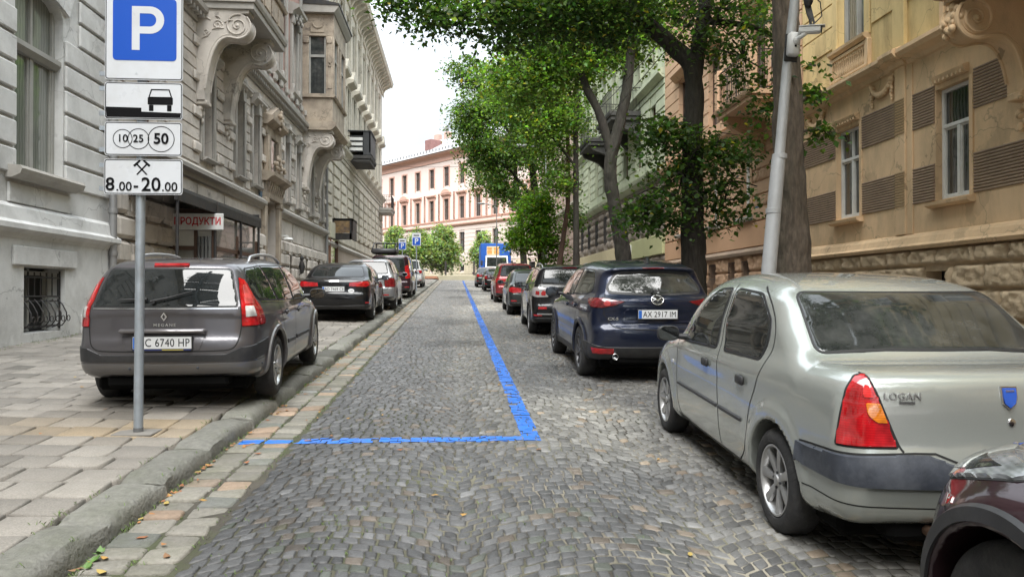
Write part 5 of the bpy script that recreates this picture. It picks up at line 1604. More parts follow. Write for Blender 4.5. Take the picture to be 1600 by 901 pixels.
def ground_litter():
 """fallen leaves, grass in the joints"""
 n = 340
 k = RNG.random(n)
 x = np.where(k < .55, RNG.normal(-1.86, .05, n), np.where(k < .75, RNG.uniform(-1.9, -1.3, n), np.where(k < .9, RNG.uniform(-1.4, 4, n), RNG.uniform(-5, -2, n))))
 x = np.where((x > -2.25) & (x < -1.9), -1.885, x)
 y = np.where(k < .75, 1.5 + RNG.random(n) ** 1.6 * 30, 2 + RNG.random(n) * 22)
 V, F, T = [], [], []
 cols = [(.30, .14, .05), (.33, .19, .05), (.24, .095, .04), (.34, .25, .07), (.20, .11, .055)]
 for i in range(n):
  s = RNG.uniform(.018, .036)
  zb = (zs(x[i], y[i]) if x[i] < -1.92 else road_z(x[i], y[i])) + .008
  a = RNG.uniform(0, 6.28); ca, sa = math.cos(a), math.sin(a)
  b = len(V)
  lift = RNG.uniform(.002, .014)
  for u, v, w in ((-1, 0, lift), (-.3, .5, .002), (.4, .42, .006), (1.1, 0, lift), (.4, -.42, .006), (-.3, -.5, .002)):
   V.append((x[i] + s * (u * ca - v * sa), y[i] + s * (u * sa + v * ca), zb + w + SL * s * (u * sa + v * ca)))
  F.append((b, b + 1, b + 2, b + 3)); F.append((b, b + 3, b + 4, b + 5))
  c = cols[int(RNG.integers(len(cols)))]; T += [c] * 6
 o = np_mesh('fallen_leaves', np.array(V), np.array(F), mat('dry_leaf', (.3, .2, .1), .8, attr='tint', var=.2))
 col = o.data.color_attributes.new('tint', 'FLOAT_COLOR', 'POINT')
 col.data.foreach_set('color', np.concatenate([np.array(T), np.ones((len(T), 1))], 1).astype(np.float32).ravel())
 tag(o, 'dry brown and yellow leaves lying along the gutter', 'leaves', kind='stuff')
 V, F = [], []
 for i in range(1500):
  q = RNG.random()
  if q < .42: x, y = -1.90 + RNG.normal(0, .018), 1.6 + RNG.random() ** 1.5 * 24
  elif q < .60: x, y = RNG.choice([-1.655, -1.41]) + RNG.normal(0, .01), 1.6 + RNG.random() * 12
  elif q < .80: x, y = RNG.normal(-.6, .8), 1.8 + RNG.random() * 3.0
  elif q < .88: x, y = -2.195 + RNG.normal(0, .01), 2 + RNG.random() * 16
  else: x, y = -6.9 + RNG.random() * .25, 9 + RNG.random() * 8
  z = (zs(x, y) - .004) if x < -1.93 else road_z(x, y) - .006
  h = RNG.uniform(.008, .022) * (1.5 if x < -1.85 else 1); a = RNG.uniform(0, 6.28); b = len(V)
  for k in range(3):
   aa = a + k * 2.1 + RNG.normal(0, .3); dx, dy = math.cos(aa), math.sin(aa); w = .0022
   bx, by = x + RNG.normal(0, .012), y + RNG.normal(0, .012)
   c = len(V)
   V += [(bx - dy * w, by + dx * w, z), (bx + dy * w, by - dx * w, z), (bx + dx * h * .5 + dy * w, by + dy * h * .5 - dx * w, z + h * .7), (bx + dx * h, by + dy * h, z + h)]
   F.append((c, c + 1, c + 2, c + 3))
 o = np_mesh('grass', np.array(V), np.array(F), mat('grass_blade', (.085, .135, .028), .7, var=.4, vscale=6))
 tag(o, 'short grass and moss growing in the joints of the gutter', 'grass', kind='stuff')
 # leafy weeds by the kerb
 m = MB()
 for (x, y) in ((-1.87, 3.95), (-1.88, 4.06), (-1.86, 3.86), (-2.22, 3.3)):
  z = road_z(x, y) if x > -1.92 else zs(x, y)
  for k in range(9):
   a = RNG.uniform(0, 6.28); l = RNG.uniform(.03, .06); w = l * .28; up = RNG.uniform(.3, .8)
   d = Vector((math.cos(a), math.sin(a), up)).normalized(); s_ = Vector((-math.sin(a), math.cos(a), 0))
   p = Vector((x, y, z))
   m.add([p, p + d * l * .5 + s_ * w, p + d * l, p + d * l * .5 - s_ * w], [(0, 1, 2, 3)])
 o = m.build('weed', mat('weed_leaf', (.09, .17, .04), .6, var=.2, vscale=30)); tag(o, 'small leafy green weed growing at the foot of the kerb', 'weed', kind='stuff')
# ------------------------------------------------------------------ facades
STUCCO_GREY = mat('stucco_grey', (.62, .62, .605), .9, var=.13, vscale=1.1, dirt=(.17, .16, .145), dirt_amt=.55, dscale=.9, bump=.35, bscale=60, patch=0.86)
STUCCO_BEIGE = mat('stucco_beige_grey', (.57, .525, .47), .9, var=.14, vscale=.9, dirt=(.15, .13, .11), dirt_amt=.6, dscale=.8, bump=.35, bscale=50, patch=0.86)
STUCCO_STAIN = mat('stucco_stained', (.40, .335, .26), .9, var=.2, vscale=2, dirt=(.12, .10, .085), dirt_amt=.8, dscale=1.6, bump=.35, bscale=50, patch=0.86)
STUCCO_PINK = mat('stucco_worn_pink', (.40, .24, .20), .9, var=.18, vscale=1.5, dirt=(.33, .29, .25), dirt_amt=.7, dscale=1.2, bump=.3, bscale=50)
STUCCO_YELLOW = mat('stucco_pale_yellow', (.55, .515, .43), .9, var=.12, vscale=.8, dirt=(.2, .175, .135), dirt_amt=.5, dscale=.7, bump=.3, bscale=50, patch=0.86)
STUCCO_OCHRE = mat('stucco_ochre', (.72, .515, .315), .9, var=.15, vscale=1.0, dirt=(.34, .25, .155), dirt_amt=.65, dscale=1.6, bump=.35, bscale=60, stretch=(1, 1, .38), patch=0.84)
STUCCO_OCHREY = mat('stucco_ochre_yellow', (.66, .50, .24), .9, var=.16, vscale=1.0, dirt=(.28, .19, .085), dirt_amt=.8, dscale=1.8, bump=.35, bscale=60, stretch=(1, 1, .28), patch=0.84)
STUCCO_SALMON = mat('stucco_salmon', (.56, .37, .24), .9, var=.12, vscale=1.0, dirt=(.28, .17, .10), dirt_amt=.5, dscale=1.0, bump=.3, bscale=60, patch=0.84)
STUCCO_GREEN = mat('stucco_pale_green', (.46, .50, .36), .9, var=.12, vscale=.8, dirt=(.2, .2, .15), dirt_amt=.4, dscale=.9, bump=.3, bscale=50, patch=0.86)
STONE_BROWN = mat('stone_dark_brown', (.26, .22, .185), .92, var=.25, vscale=2.5, dirt=(.08, .07, .06), dirt_amt=.6, dscale=2, bump=.7, bscale=20)
STONE_OCHRE = mat('stone_ochre_rough', (.60, .47, .32), .92, var=.25, vscale=3, dirt=(.28, .21, .14), dirt_amt=.5, dscale=2.5, bump=.8, bscale=22)
STONE_SALMON = mat('stone_salmon_rough', (.52, .34, .22), .92, var=.22, vscale=3, dirt=(.2, .13, .09), dirt_amt=.5, dscale=3, bump=.8, bscale=22)
BAND_BROWN = mat('ribbed_band_brown', (.29, .215, .16), .85, var=.25, vscale=2.0, dirt=(.30, .22, .14), dirt_amt=.45, dscale=2)
TRIM_GREY = mat('trim_grey_stone', (.40, .38, .345), .9, var=.2, vscale=2, dirt=(.13, .12, .10), dirt_amt=.6, dscale=2, bump=.4, bscale=40)
FRAMEWHITE = mat('frame_white', (.70, .70, .68), .45, var=.08, dirt=(.4, .38, .34), dirt_amt=.3, dscale=4)
FRAMEGREY = mat('frame_weathered', (.33, .325, .30), .7, var=.2, dirt=(.15, .14, .12), dirt_amt=.5, dscale=6)
FRAMEBROWN = mat('frame_brown', (.085, .045, .028), .55, var=.25)
IRON = mat('black_iron', (.018, .018, .019), .6, var=.3, dirt=(.09, .055, .03), dirt_amt=.4, dscale=8)
ZINC = mat('zinc_sheet', (.30, .30, .30), .5, metal=.5, var=.25, vscale=3, dirt=(.15, .12, .09), dirt_amt=.5, dscale=3)
DARKIN = mat('dark_opening', (.012, .012, .012), .9)
def win_glass(name, col, rough=.05, curtain=0.0):
 if name in MATS: return MATS[name]
 m = bpy.data.materials.new(name); m.use_nodes = True
 nt = m.node_tree; b = nt.nodes['Principled BSDF']; L = nt.links.new
 b.inputs['Roughness'].default_value = rough; b.inputs['Specular IOR Level'].default_value = .7
 tc = _n(nt, 'ShaderNodeTexCoord')
 nz = _n(nt, 'ShaderNodeTexNoise', Scale=1.3, Detail=4.0); L(tc.outputs['Object'], nz.inputs['Vector'])
 wv = _n(nt, 'ShaderNodeTexWave', Scale=4.0, Distortion=3.0, Detail=2.0); wv.bands_direction = 'Y'; L(tc.outputs['Object'], wv.inputs['Vector'])
 mr = _n(nt, 'ShaderNodeMapRange'); L(wv.outputs['Fac'], mr.inputs['Value']); mr.inputs['To Min'].default_value = 0; mr.inputs['To Max'].default_value = curtain
 mu = _n(nt, 'ShaderNodeMath', operation='MULTIPLY'); L(mr.outputs[0], mu.inputs[0]); L(nz.outputs['Fac'], mu.inputs[1])
 mx = _n(nt, 'ShaderNodeMix', data_type='RGBA'); L(mu.outputs[0], mx.inputs['Factor'])
 mx.inputs['A'].default_value = rgba(col); mx.inputs['B'].default_value = (.42, .42, .38, 1)
 L(mx.outputs['Result'], b.inputs['Base Color'])
 b.inputs['Coat Weight'].default_value = .5; b.inputs['Coat Roughness'].default_value = .01
 bn = _n(nt, 'ShaderNodeTexNoise', Scale=1.6, Detail=1.0); L(tc.outputs['Object'], bn.inputs['Vector'])
 bp = _n(nt, 'ShaderNodeBump', Strength=.06, Distance=.05); L(bn.outputs['Fac'], bp.inputs['Height']); L(bp.outputs['Normal'], b.inputs['Normal']); L(bp.outputs['Normal'], b.inputs['Coat Normal'])
 MATS[name] = m
 return m
BGLASS = win_glass('window_glass', (.028, .032, .032), curtain=.35)
BGLASSC = win_glass('window_glass_curtain', (.14, .15, .13), curtain=.4)

class Fac:
 """building front in its own frame: a = along the street (world y), b = outward from the wall, z = world height"""
 def __init__(s, label, Xw, sb, A0, Z0=None, name='building', cat='building', group=None, rot=0.0, Yw=None):
  s.sb, s.A0 = sb, A0
  s.Z0 = zg(A0) if Z0 is None else Z0
  s.root = empty(name, (Xw, A0 if Yw is None else Yw, s.Z0), (0, 0, rot), label, cat, group)
 def box(s, m, a0, a1, b0, b1, z0, z1, mi=0, bev=0):
  return m.box(s.sb * b0, s.sb * b1, a0 - s.A0, a1 - s.A0, z0 - s.Z0, z1 - s.Z0, mi, bev)
 def P(s, a, b, z): return (s.sb * b, a - s.A0, z - s.Z0)
 def prism(s, m, poly, a0, a1, mi=0):
  """profile (b, z) run along the wall"""
  return m.prism([(s.sb * b, z - s.Z0) for b, z in poly], 'y', a0 - s.A0, a1 - s.A0, mi)
 def face(s, m, poly, b0, b1, mi=0):
  """outline (a, z) on the wall, thickness b0..b1"""
  return m.prism([(a - s.A0, z - s.Z0) for a, z in poly], 'x', s.sb * b0, s.sb * b1, mi)
 def part(s, name, m, mt, parent=None, smooth=None):
  return m.build(name, mt, parent or s.root, smooth)
 def wall(s, m, a0, a1, z0, z1, holes=(), b=0.0, depth=.28, mi=0, rmi=None):
  A = sorted({a0, a1, *[h[0] for h in holes], *[h[1] for h in holes]}); Z = sorted({z0, z1, *[h[2] for h in holes], *[h[3] for h in holes]})
  A = [q for q in A if a0 - 1e-6 <= q <= a1 + 1e-6]; Z = [q for q in Z if z0 - 1e-6 <= q <= z1 + 1e-6]
  for i in range(len(A) - 1):
   for j in range(len(Z) - 1):
    ca, cz = (A[i] + A[i + 1]) / 2, (Z[j] + Z[j + 1]) / 2
    if any(h[0] < ca < h[1] and h[2] < cz < h[3] for h in holes): continue
    m.quad(s.P(A[i], b, Z[j]), s.P(A[i + 1], b, Z[j]), s.P(A[i + 1], b, Z[j + 1]), s.P(A[i], b, Z[j + 1]), mi)
  for h in holes:
   h0, h1, h2, h3 = h[:4]
   for (p, q) in (((h0, h2), (h0, h3)), ((h0, h3), (h1, h3)), ((h1, h3), (h1, h2)), ((h1, h2), (h0, h2))):
    m.quad(s.P(p[0], b, p[1]), s.P(q[0], b, q[1]), s.P(q[0], b - depth, q[1]), s.P(p[0], b - depth, p[1]), mi if rmi is None else rmi)
  return m
 def courses(s, m, a0, a1, z0, z1, ch, holes=(), gap=.05, b0=.0, b1=.035, bev=.016, mi=0, joints=None):
  z = z0
  k = 0
  while z < z1 - .02:
   zz = min(z + ch, z1)
   segs = [(a0, a1)]
   for h in holes:
    if h[2] < zz - gap / 2 and h[3] > z + gap / 2:
     n = []
     for p, q in segs:
      if h[1] <= p or h[0] >= q: n.append((p, q)); continue
      if h[0] > p: n.append((p, h[0]))
      if h[1] < q: n.append((h[1], q))
     segs = n
   for p, q in segs:
    if q - p < .06: continue
    if joints:
     t = p; o = (joints * .5 if k % 2 else joints)
     while t < q - .02:
      t2 = min(t + o, q)
      if q - t2 < joints * .35: t2 = q
      s.box(m, t + .008, t2 - .008, b0, b1, z + gap / 2, zz - gap / 2, mi, bev); t = t2; o = joints
    else: s.box(m, p, q, b0, b1, z + gap / 2, zz - gap / 2, mi, bev)
   z = zz; k += 1
  return m
 def rough(s, name, a0, a1, z0, z1, ch, jl, mt, holes=(), b0=0.0, proud=.07, seed=1, parent=None, cell=.042):
  """rock-faced blocks: each a small displaced grid with drafted edges"""
  rg = np.random.default_rng(seed)
  V, F = [], []
  z = z0; k = 0
  while z < z1 - .05:
   zz = min(z + ch * rg.uniform(.92, 1.08), z1)
   if z1 - zz < ch * .4: zz = z1
   a = a0 - (jl * rg.uniform(.2, .8) if k % 2 else 0)
   while a < a1 - .03:
    ae = a + jl * rg.uniform(.7, 1.25)
    p, q = max(a, a0), min(ae, a1)
    if a1 - q < jl * .3: q = a1; ae = a1
    a = ae
    spans = [(p, q)]
    for h in holes:
     if h[2] < zz - .03 and h[3] > z + .03:
      n = []
      for u, v in spans:
       if h[1] <= u or h[0] >= v: n.append((u, v)); continue
       if h[0] > u: n.append((u, h[0]))
       if h[1] < v: n.append((h[1], v))
      spans = n
    for p, q in spans:
     if q - p < .08: continue
     na, nz = max(2, int((q - p) / cell)), max(2, int((zz - z) / cell))
     g = .012
     ga = np.linspace(p + g, q - g, na + 1); gz = np.linspace(z + g, zz - g, nz + 1)
     AA, ZZ = np.meshgrid(ga, gz, indexing='ij')
     e = np.minimum(np.minimum(AA - p, q - AA), np.minimum(ZZ - z, zz - ZZ))
     hh = np.clip((e - g) / .028, 0, 1) ** .6
     o = rg.uniform(0, 40, 2)
     n_ = vnoise(AA + o[0], ZZ + o[1], 6, 3) * .5 + vnoise(AA + o[1], ZZ + o[0], 15, 4) * .5
     B = b0 + hh * proud * (.25 + 1.0 * n_)
     base = len(V)
     V.extend([s.P(x, y, w) for x, y, w in zip(AA.ravel(), B.ravel(), ZZ.ravel())])
     w = nz + 1
     for i in range(na):
      for j in range(nz):
       c = base + i * w + j
       F.append((c, c + w, c + w + 1, c + 1) if s.sb < 0 else (c, c + 1, c + w + 1, c + w))
   z = zz; k += 1
  return np_mesh(name, np.array(V), np.array(F), mt, parent or s.root)
 def window(s, a0, a1, z0, z1, b=-.2, frame=None, glassm=None, style='T', fw=.06, sill=None, sillmat=None, arch=0.0, name='window', lintel=None, bars=0):
  """frame with its pane, glazing bars and sill; style: T transom + two lights, C cross, S simple"""
  frame = frame or FRAMEWHITE
  m = MB()
  def bx(p0, p1, q0, q1, t=.05, o=0): s.box(m, p0, p1, b - .02 + o, b + t + o, q0, q1, 0, .008)
  bx(a0, a0 + fw, z0, z1); bx(a1 - fw, a1, z0, z1); bx(a0 + fw, a1 - fw, z0, z0 + fw); bx(a0 + fw, a1 - fw, z1 - fw, z1)
  am = (a0 + a1) / 2; zt = z0 + (z1 - z0) * .66
  if style in ('T', 'C', 'A'):
   bx(a0 + fw, a1 - fw, zt - fw * .5, zt + fw * .6, .06)
   bx(am - fw * .55, am + fw * .55, z0 + fw, zt - fw * .5, .055)
   if style == 'C': bx(am - fw * .35, am + fw * .35, zt + fw * .6, z1 - fw)
   for p, q in ((a0 + fw, am - fw * .55), (am + fw * .55, a1 - fw)):
    t = fw * .5
    bx(p, p + t, z0 + fw, zt - fw * .5, .035); bx(q - t, q, z0 + fw, zt - fw * .5, .035); bx(p + t, q - t, z0 + fw, z0 + fw + t, .035); bx(p + t, q - t, zt - fw * .5 - t, zt - fw * .5, .035)
  if style == 'A':     # off-centre lights: one wide, one narrow
   pass
  w = s.part(name, m, frame)
  g = MB(); g.quad(s.P(a0 + .01, b, z0 + .01), s.P(a1 - .01, b, z0 + .01), s.P(a1 - .01, b, z1 - .01), s.P(a0 + .01, b, z1 - .01))
  s.part('pane', g, glassm or BGLASS, w)
  if sill is not None:
   m = MB(); ov, pr = .08, sill
   s.prism(m, [(b, z0 - .09), (pr * .6, z0 - .11), (pr, z0 - .07), (pr, z0 - .03), (b, z0 + .005)], a0 - ov, a1 + ov)
   s.part('sill', m, sillmat or TRIM_GREY, w)
  return w
 def cornice(s, name, prof, a0, a1, mt, parent=None, step=None):
  m = MB(); s.prism(m, prof, a0, a1)
  return s.part(name, m, mt, parent)
 def back(s, a0, a1, z0, z1, d, mt):
  """roof slab and gable returns so the house is a solid block"""
  m = MB()
  m.quad(s.P(a0, 0, z0), s.P(a0, -d, z0), s.P(a0, -d, z1), s.P(a0, 0, z1))
  m.quad(s.P(a1, 0, z0), s.P(a1, -d, z0), s.P(a1, -d, z1), s.P(a1, 0, z1))
  m.quad(s.P(a0, -d, z0), s.P(a1, -d, z0), s.P(a1, -d, z1), s.P(a0, -d, z1))
  m.quad(s.P(a0, 0, z1 - .02), s.P(a1, 0, z1 - .02), s.P(a1, -d, z1 + 1.5), s.P(a0, -d, z1 + 1.5))
  return s.part('side_wall', m, mt)

def bez(p0, p1, p2, p3, n=12):
 return [tuple(p0[i] * (1 - t) ** 3 + 3 * p1[i] * t * (1 - t) ** 2 + 3 * p2[i] * t * t * (1 - t) + p3[i] * t ** 3 for i in (0, 1)) for t in [k / n for k in range(n + 1)]]

def console(F, a, L, zt, H, w, mt, parent=None, ornament=True, name='console', drop=True):
 """scrolled console: volute at the tip, long S curve back to the wall"""
 r = L * .235
 cx, cz = L - r * 1.02, zt - .10 - r
 prof = [(0, zt), (L * .97, zt), (L * .97, zt - .09)]
 prof += [(cx + r * math.cos(R(t)), cz + r * math.sin(R(t))) for t in range(75, -106, -15)]
 st = prof[-1]
 prof += bez(st, (cx - r * 1.6, cz - r * .55), (L * .26, zt - H * .48), (L * .17, zt - H * .88), 14)[1:]
 prof += [(L * .17, zt - H), (0, zt - H)]
 m = MB()
 F.prism(m, prof, a - w / 2, a + w / 2)
 # raised border along the curve and a soffit rib
 edge = prof[3:-2]
 inner = []
 for k in range(len(edge)):
  p = Vector(edge[k]); q = Vector(edge[min(k + 1, len(edge) - 1)]) - Vector(edge[max(k - 1, 0)])
  nrm = Vector((q.y, -q.x)).normalized()
  if nrm.dot(Vector((cx * .3, zt + .2)) - p) < 0: nrm = -nrm
  inner.append(p + nrm * .07)
 for sd in (-1, 1):
  y = a + sd * w / 2
  m.tube([F.P(y, p[0], p[1]) for p in edge[2:]], .030, 6)
  m.tube([F.P(y, p.x, p.y) for p in inner[6:-1]], .014, 5)
  sp = []
  for k in range(46):
   t = k / 45; ang = R(75 + t * 620); rr = r * (1 - t * .86) * .92
   sp.append(F.P(y + sd * .012, cx + rr * math.cos(ang), cz + rr * math.sin(ang)))
  m.tube(sp, [.026 - .008 * k / 45 for k in range(46)], 6)
  st_ = len(m.v); m.ball(F.P(y, cx, cz), .055, .05, .055, 10, 8)
  if ornament:
   for (u, v, sc, hd) in ((L * .40, zt - .42, .13, 1), (L * .20, zt - .62, .10, -1)):
    sp = []
    for k in range(22):
     t = k / 21; ang = R(hd * (t * 480)); rr = sc * (1 - t * .8)
     sp.append(F.P(y + sd * .01, u + rr * math.cos(ang), v + rr * math.sin(ang)))
    m.tube(sp, .018, 5)
   for (p, q) in (((L * .52, zt - .36), (L * .68, zt - .30)), ((L * .28, zt - .30), (L * .14, zt - .24)), ((L * .30, zt - .55), (L * .52, zt - .52)), ((L * .12, zt - .80), (L * .24, zt - .74)), ((L * .45, zt - .25), (L * .36, zt - .20))):
    mid = ((p[0] + q[0]) / 2, (p[1] + q[1]) / 2 + .03)
    m.tube([F.P(y + sd * .008, *p), F.P(y + sd * .02, *mid), F.P(y + sd * .008, *q)], [.012, .024, .008], 6)
 if drop:
  F.box(m, a - w * .42, a + w * .42, 0, L * .20, zt - H - .12, zt - H, 0, .02)
  for k in range(4):
   m.ball(F.P(a + (k % 2 - .5) * w * .4, .08, zt - H - .20 - .10 * k), .085 - .012 * k, .085 - .012 * k, .08, 8, 6)
 return F.part(name, m, mt, parent, 40)

def balcony_slab(F, a0, a1, L, z, th, mt, parent=None, name='balcony'):
 m = MB()
 F.box(m, a0 + .06, a1 - .06, 0, L - .08, z, z + th * .5, 0, .01)
 F.prism(m, [(0, z + th * .5), (L - .04, z + th * .5), (L, z + th * .7), (L + .02, z + th), (0, z + th)], a0, a1)
 return F.part(name, m, mt, parent)

def iron_rail(F, a0, a1, L, z, h, parent, step=.11, mt=None):
 """railing round a balcony: front and both ends"""
 m = MB()
 def bar(p, q, r=.011): m.tube([F.P(*p), F.P(*q)], r, 5)
 for zz, r in ((z + .06, .014), (z + h, .02), (z + h - .14, .012)):
  bar((a0, L, zz), (a1, L, zz), r); bar((a0, 0, zz), (a0, L, zz), r); bar((a1, 0, zz), (a1, L, zz), r)
 a = a0
 while a <= a1 + .001:
  bar((a, L, z + .0), (a, L, z + h)); a += step
 for e in (a0, a1):
  b = .1
  while b < L: bar((e, b, z), (e, b, z + h)); b += step
 return F.part('railing', m, mt or IRON, parent)
# ------------------------------------------------------------------ left side of the street
def house_grey():
 F = Fac('light grey house with grooved wall and arched window behind the parking sign', -7.0, 1, 15.45, zg(12))
 zb = .2
 bay = [12.95, 9.0, 5.0, 1.0, -4, -9]
 holes_b = [(c - .62, c + .62, .90, 1.98) for c in bay]
 m = MB()
 F.wall(m, -24, 15.45, zb, 2.45, holes_b, .10, .42)
 # worn low step and a proud footing
 F.box(m, -24, 11.9, .10, .34, zb, .62, 0, .03)
 F.box(m, 14.1, 15.4, .10, .20, zb, 1.15, 0, .01)
 for c in bay: F.box(m, c - .95, c + .95, .10, .15, 2.0, 2.30, 0, .01)
 F.part('plinth', m, STUCCO_GREY)
 # string course over the plinth
 prof = [(.0, 2.42), (.11, 2.42), (.15, 2.50), (.24, 2.56), (.24, 2.64), (.15, 2.70), (.12, 2.90), (.06, 2.95), (0, 2.98)]
 F.cornice('string_course', prof, -24, 15.45, STUCCO_GREY)
 wh = [(c - .72, c + .72, 3.52, 6.72) for c in bay]
 m = MB()
 F.wall(m, -24, 15.45, 2.95, 16.5, wh + [(c - .72, c + .72, 9.6, 12.4) for c in bay], 0, .24)
 for c in bay:
  arc = [(c + .72 * math.cos(R(t)) , 6.34 + .375 * math.sin(R(t))) for t in range(0, 181, 12)]
  F.face(m, [(c + .72, 6.722)] + arc[:8] + [(c, 6.722)], -.23, .003); F.face(m, [(c, 6.722)] + arc[8:] + [(c - .72, 6.722)], -.23, .003)
 F.part('wall', m, STUCCO_GREY)
 m = MB()
 ch = .445
 cut = [(c - .74, c + .74, 3.3, 6.55) for c in bay] + [(c - 1.22, c + 1.22, 6.42, 7.75) for c in bay]
 F.courses(m, -24, 15.45, 3.42, 8.2, ch, cut, .055, 0, .055, .02)
 for c in bay:      # apron and pilaster strips under the window
  F.box(m, c - .92, c + .92, 0, .045, 2.99, 3.30, 0, .01)
 # voussoirs over the flat arch
 for c in bay:
  for k in range(-3, 4):
   t0, t1 = R(k * 6.6 - 3.0), R(k * 6.6 + 3.0)
   cz = 6.62 - 2.05
   r0, r1 = 2.10, 3.05
   F.face(m, [(c + r0 * math.sin(t0), cz + r0 * math.cos(t0)), (c + r1 * math.sin(t0), cz + r1 * math.cos(t0)), (c + r1 * math.sin(t1), cz + r1 * math.cos(t1)), (c + r0 * math.sin(t1), cz + r0 * math.cos(t1))], -.2, .066)
 F.part('rustication', m, STUCCO_GREY, smooth=30)
 for c in bay:      # keystone mask of leaves
  m = MB()
  rg = np.random.default_rng(int(abs(c) * 7))
  F.box(m, c - .17, c + .17, 0, .13, 6.72, 7.5, 0, .03)
  for k in range(26):
   m.ball(F.P(c + rg.normal(0, .13), .12 + rg.uniform(0, .08), 7.0 + rg.normal(0, .22)), rg.uniform(.04, .08), rg.uniform(.04, .09), rg.uniform(.04, .1), 7, 5)
  F.part('keystone', m, TRIM_GREY, smooth=50)
 for c in bay:
  w = F.window(c - .72, c + .72, 3.52, 6.72, -.19, FRAMEGREY, BGLASSC, 'C', .085)
  m = MB(); F.prism(m, [(-.22, 5.50), (-.10, 5.50), (-.03, 5.58), (-.03, 5.66), (-.22, 5.70)], c - .72, c + .72); F.part('transom', m, FRAMEGREY, w)
  m = MB(); F.prism(m, [(-.3, 3.38), (.10, 3.36), (.24, 3.42), (.27, 3.50), (.24, 3.55), (-.3, 3.58)], c - .98, c + .98); F.part('sill', m, TRIM_GREY, w)
  w = F.window(c - .72, c + .72, 9.6, 12.4, -.30, FRAMEGREY, BGLASSC, 'T', .08, sill=.2)
 # barred basement openings
 for c in bay:
  m = MB(); m.quad(F.P(c - .62, -.25, .9), F.P(c + .62, -.25, .9), F.P(c + .62, -.25, 1.98), F.P(c - .62, -.25, 1.98))
  w = F.part('basement_window', m, DARKIN)
  m = MB(); F.box(m, c - .60, c - .53, -.24, -.18, .92, 1.96); F.box(m, c + .53, c + .60, -.24, -.18, .92, 1.96); F.box(m, c - .03, c + .03, -.24, -.18, .92, 1.96); F.box(m, c - .53, c + .53, -.24, -.18, 1.86, 1.93)
  F.part('frame', m, FRAMEGREY, w)
  m = MB()
  def bar(pts, r=.011): m.tube([F.P(*p) for p in pts], r, 6)
  for zz in (1.0, 1.42, 1.50, 1.82): bar([(c - .60, .02, zz), (c + .60, .02, zz)], .014)
  for k in range(7):
   a = c - .54 + k * .18
   bar([(a, .02, 1.50), (a, .02, 1.90)])
   bar([(a, .02, 1.45), (a, .10, 1.36), (a, .17, 1.22), (a, .17, 1.10), (a, .10, 1.0), (a, .02, .97)])
   bar([(a + .09 + .05 * math.cos(t), .16, 1.12 + .05 * math.sin(t)) for t in np.linspace(0, 6.28, 10)], .008)
  bar([(c - .60, .02, .94), (c - .60, .02, 1.94)], .016); bar([(c + .60, .02, .94), (c + .60, .02, 1.94)], .016)
  F.part('window_grille', m, IRON, w)
 F.cornice('cornice', [(0, 15.9), (.1, 15.9), (.2, 16.1), (.55, 16.3), (.6, 16.5), (0, 16.6)], -24, 15.45, TRIM_GREY)
 F.back(-24, 15.45, zb, 16.5, 12, STUCCO_GREY)
 # rainwater pipe at the joint of the houses
 m = MB(); m.tube([F.P(15.25, .16, .7), F.P(15.25, .16, 16.2)], .075, 10)
 for z in (1.6, 2.35, 3.2, 5, 7, 9, 11): m.lathe([(.088, -.05), (.092, 0), (.088, .05)], 12, 'z', F.P(15.25, .16, z))
 pm = MB()
 o = m.build('rain_pipe', ZINC, None, 40); o.location = F.root.location
 tag(o, 'grey zinc rain pipe running up between the grey house and the shop house', 'pipe')
 return F

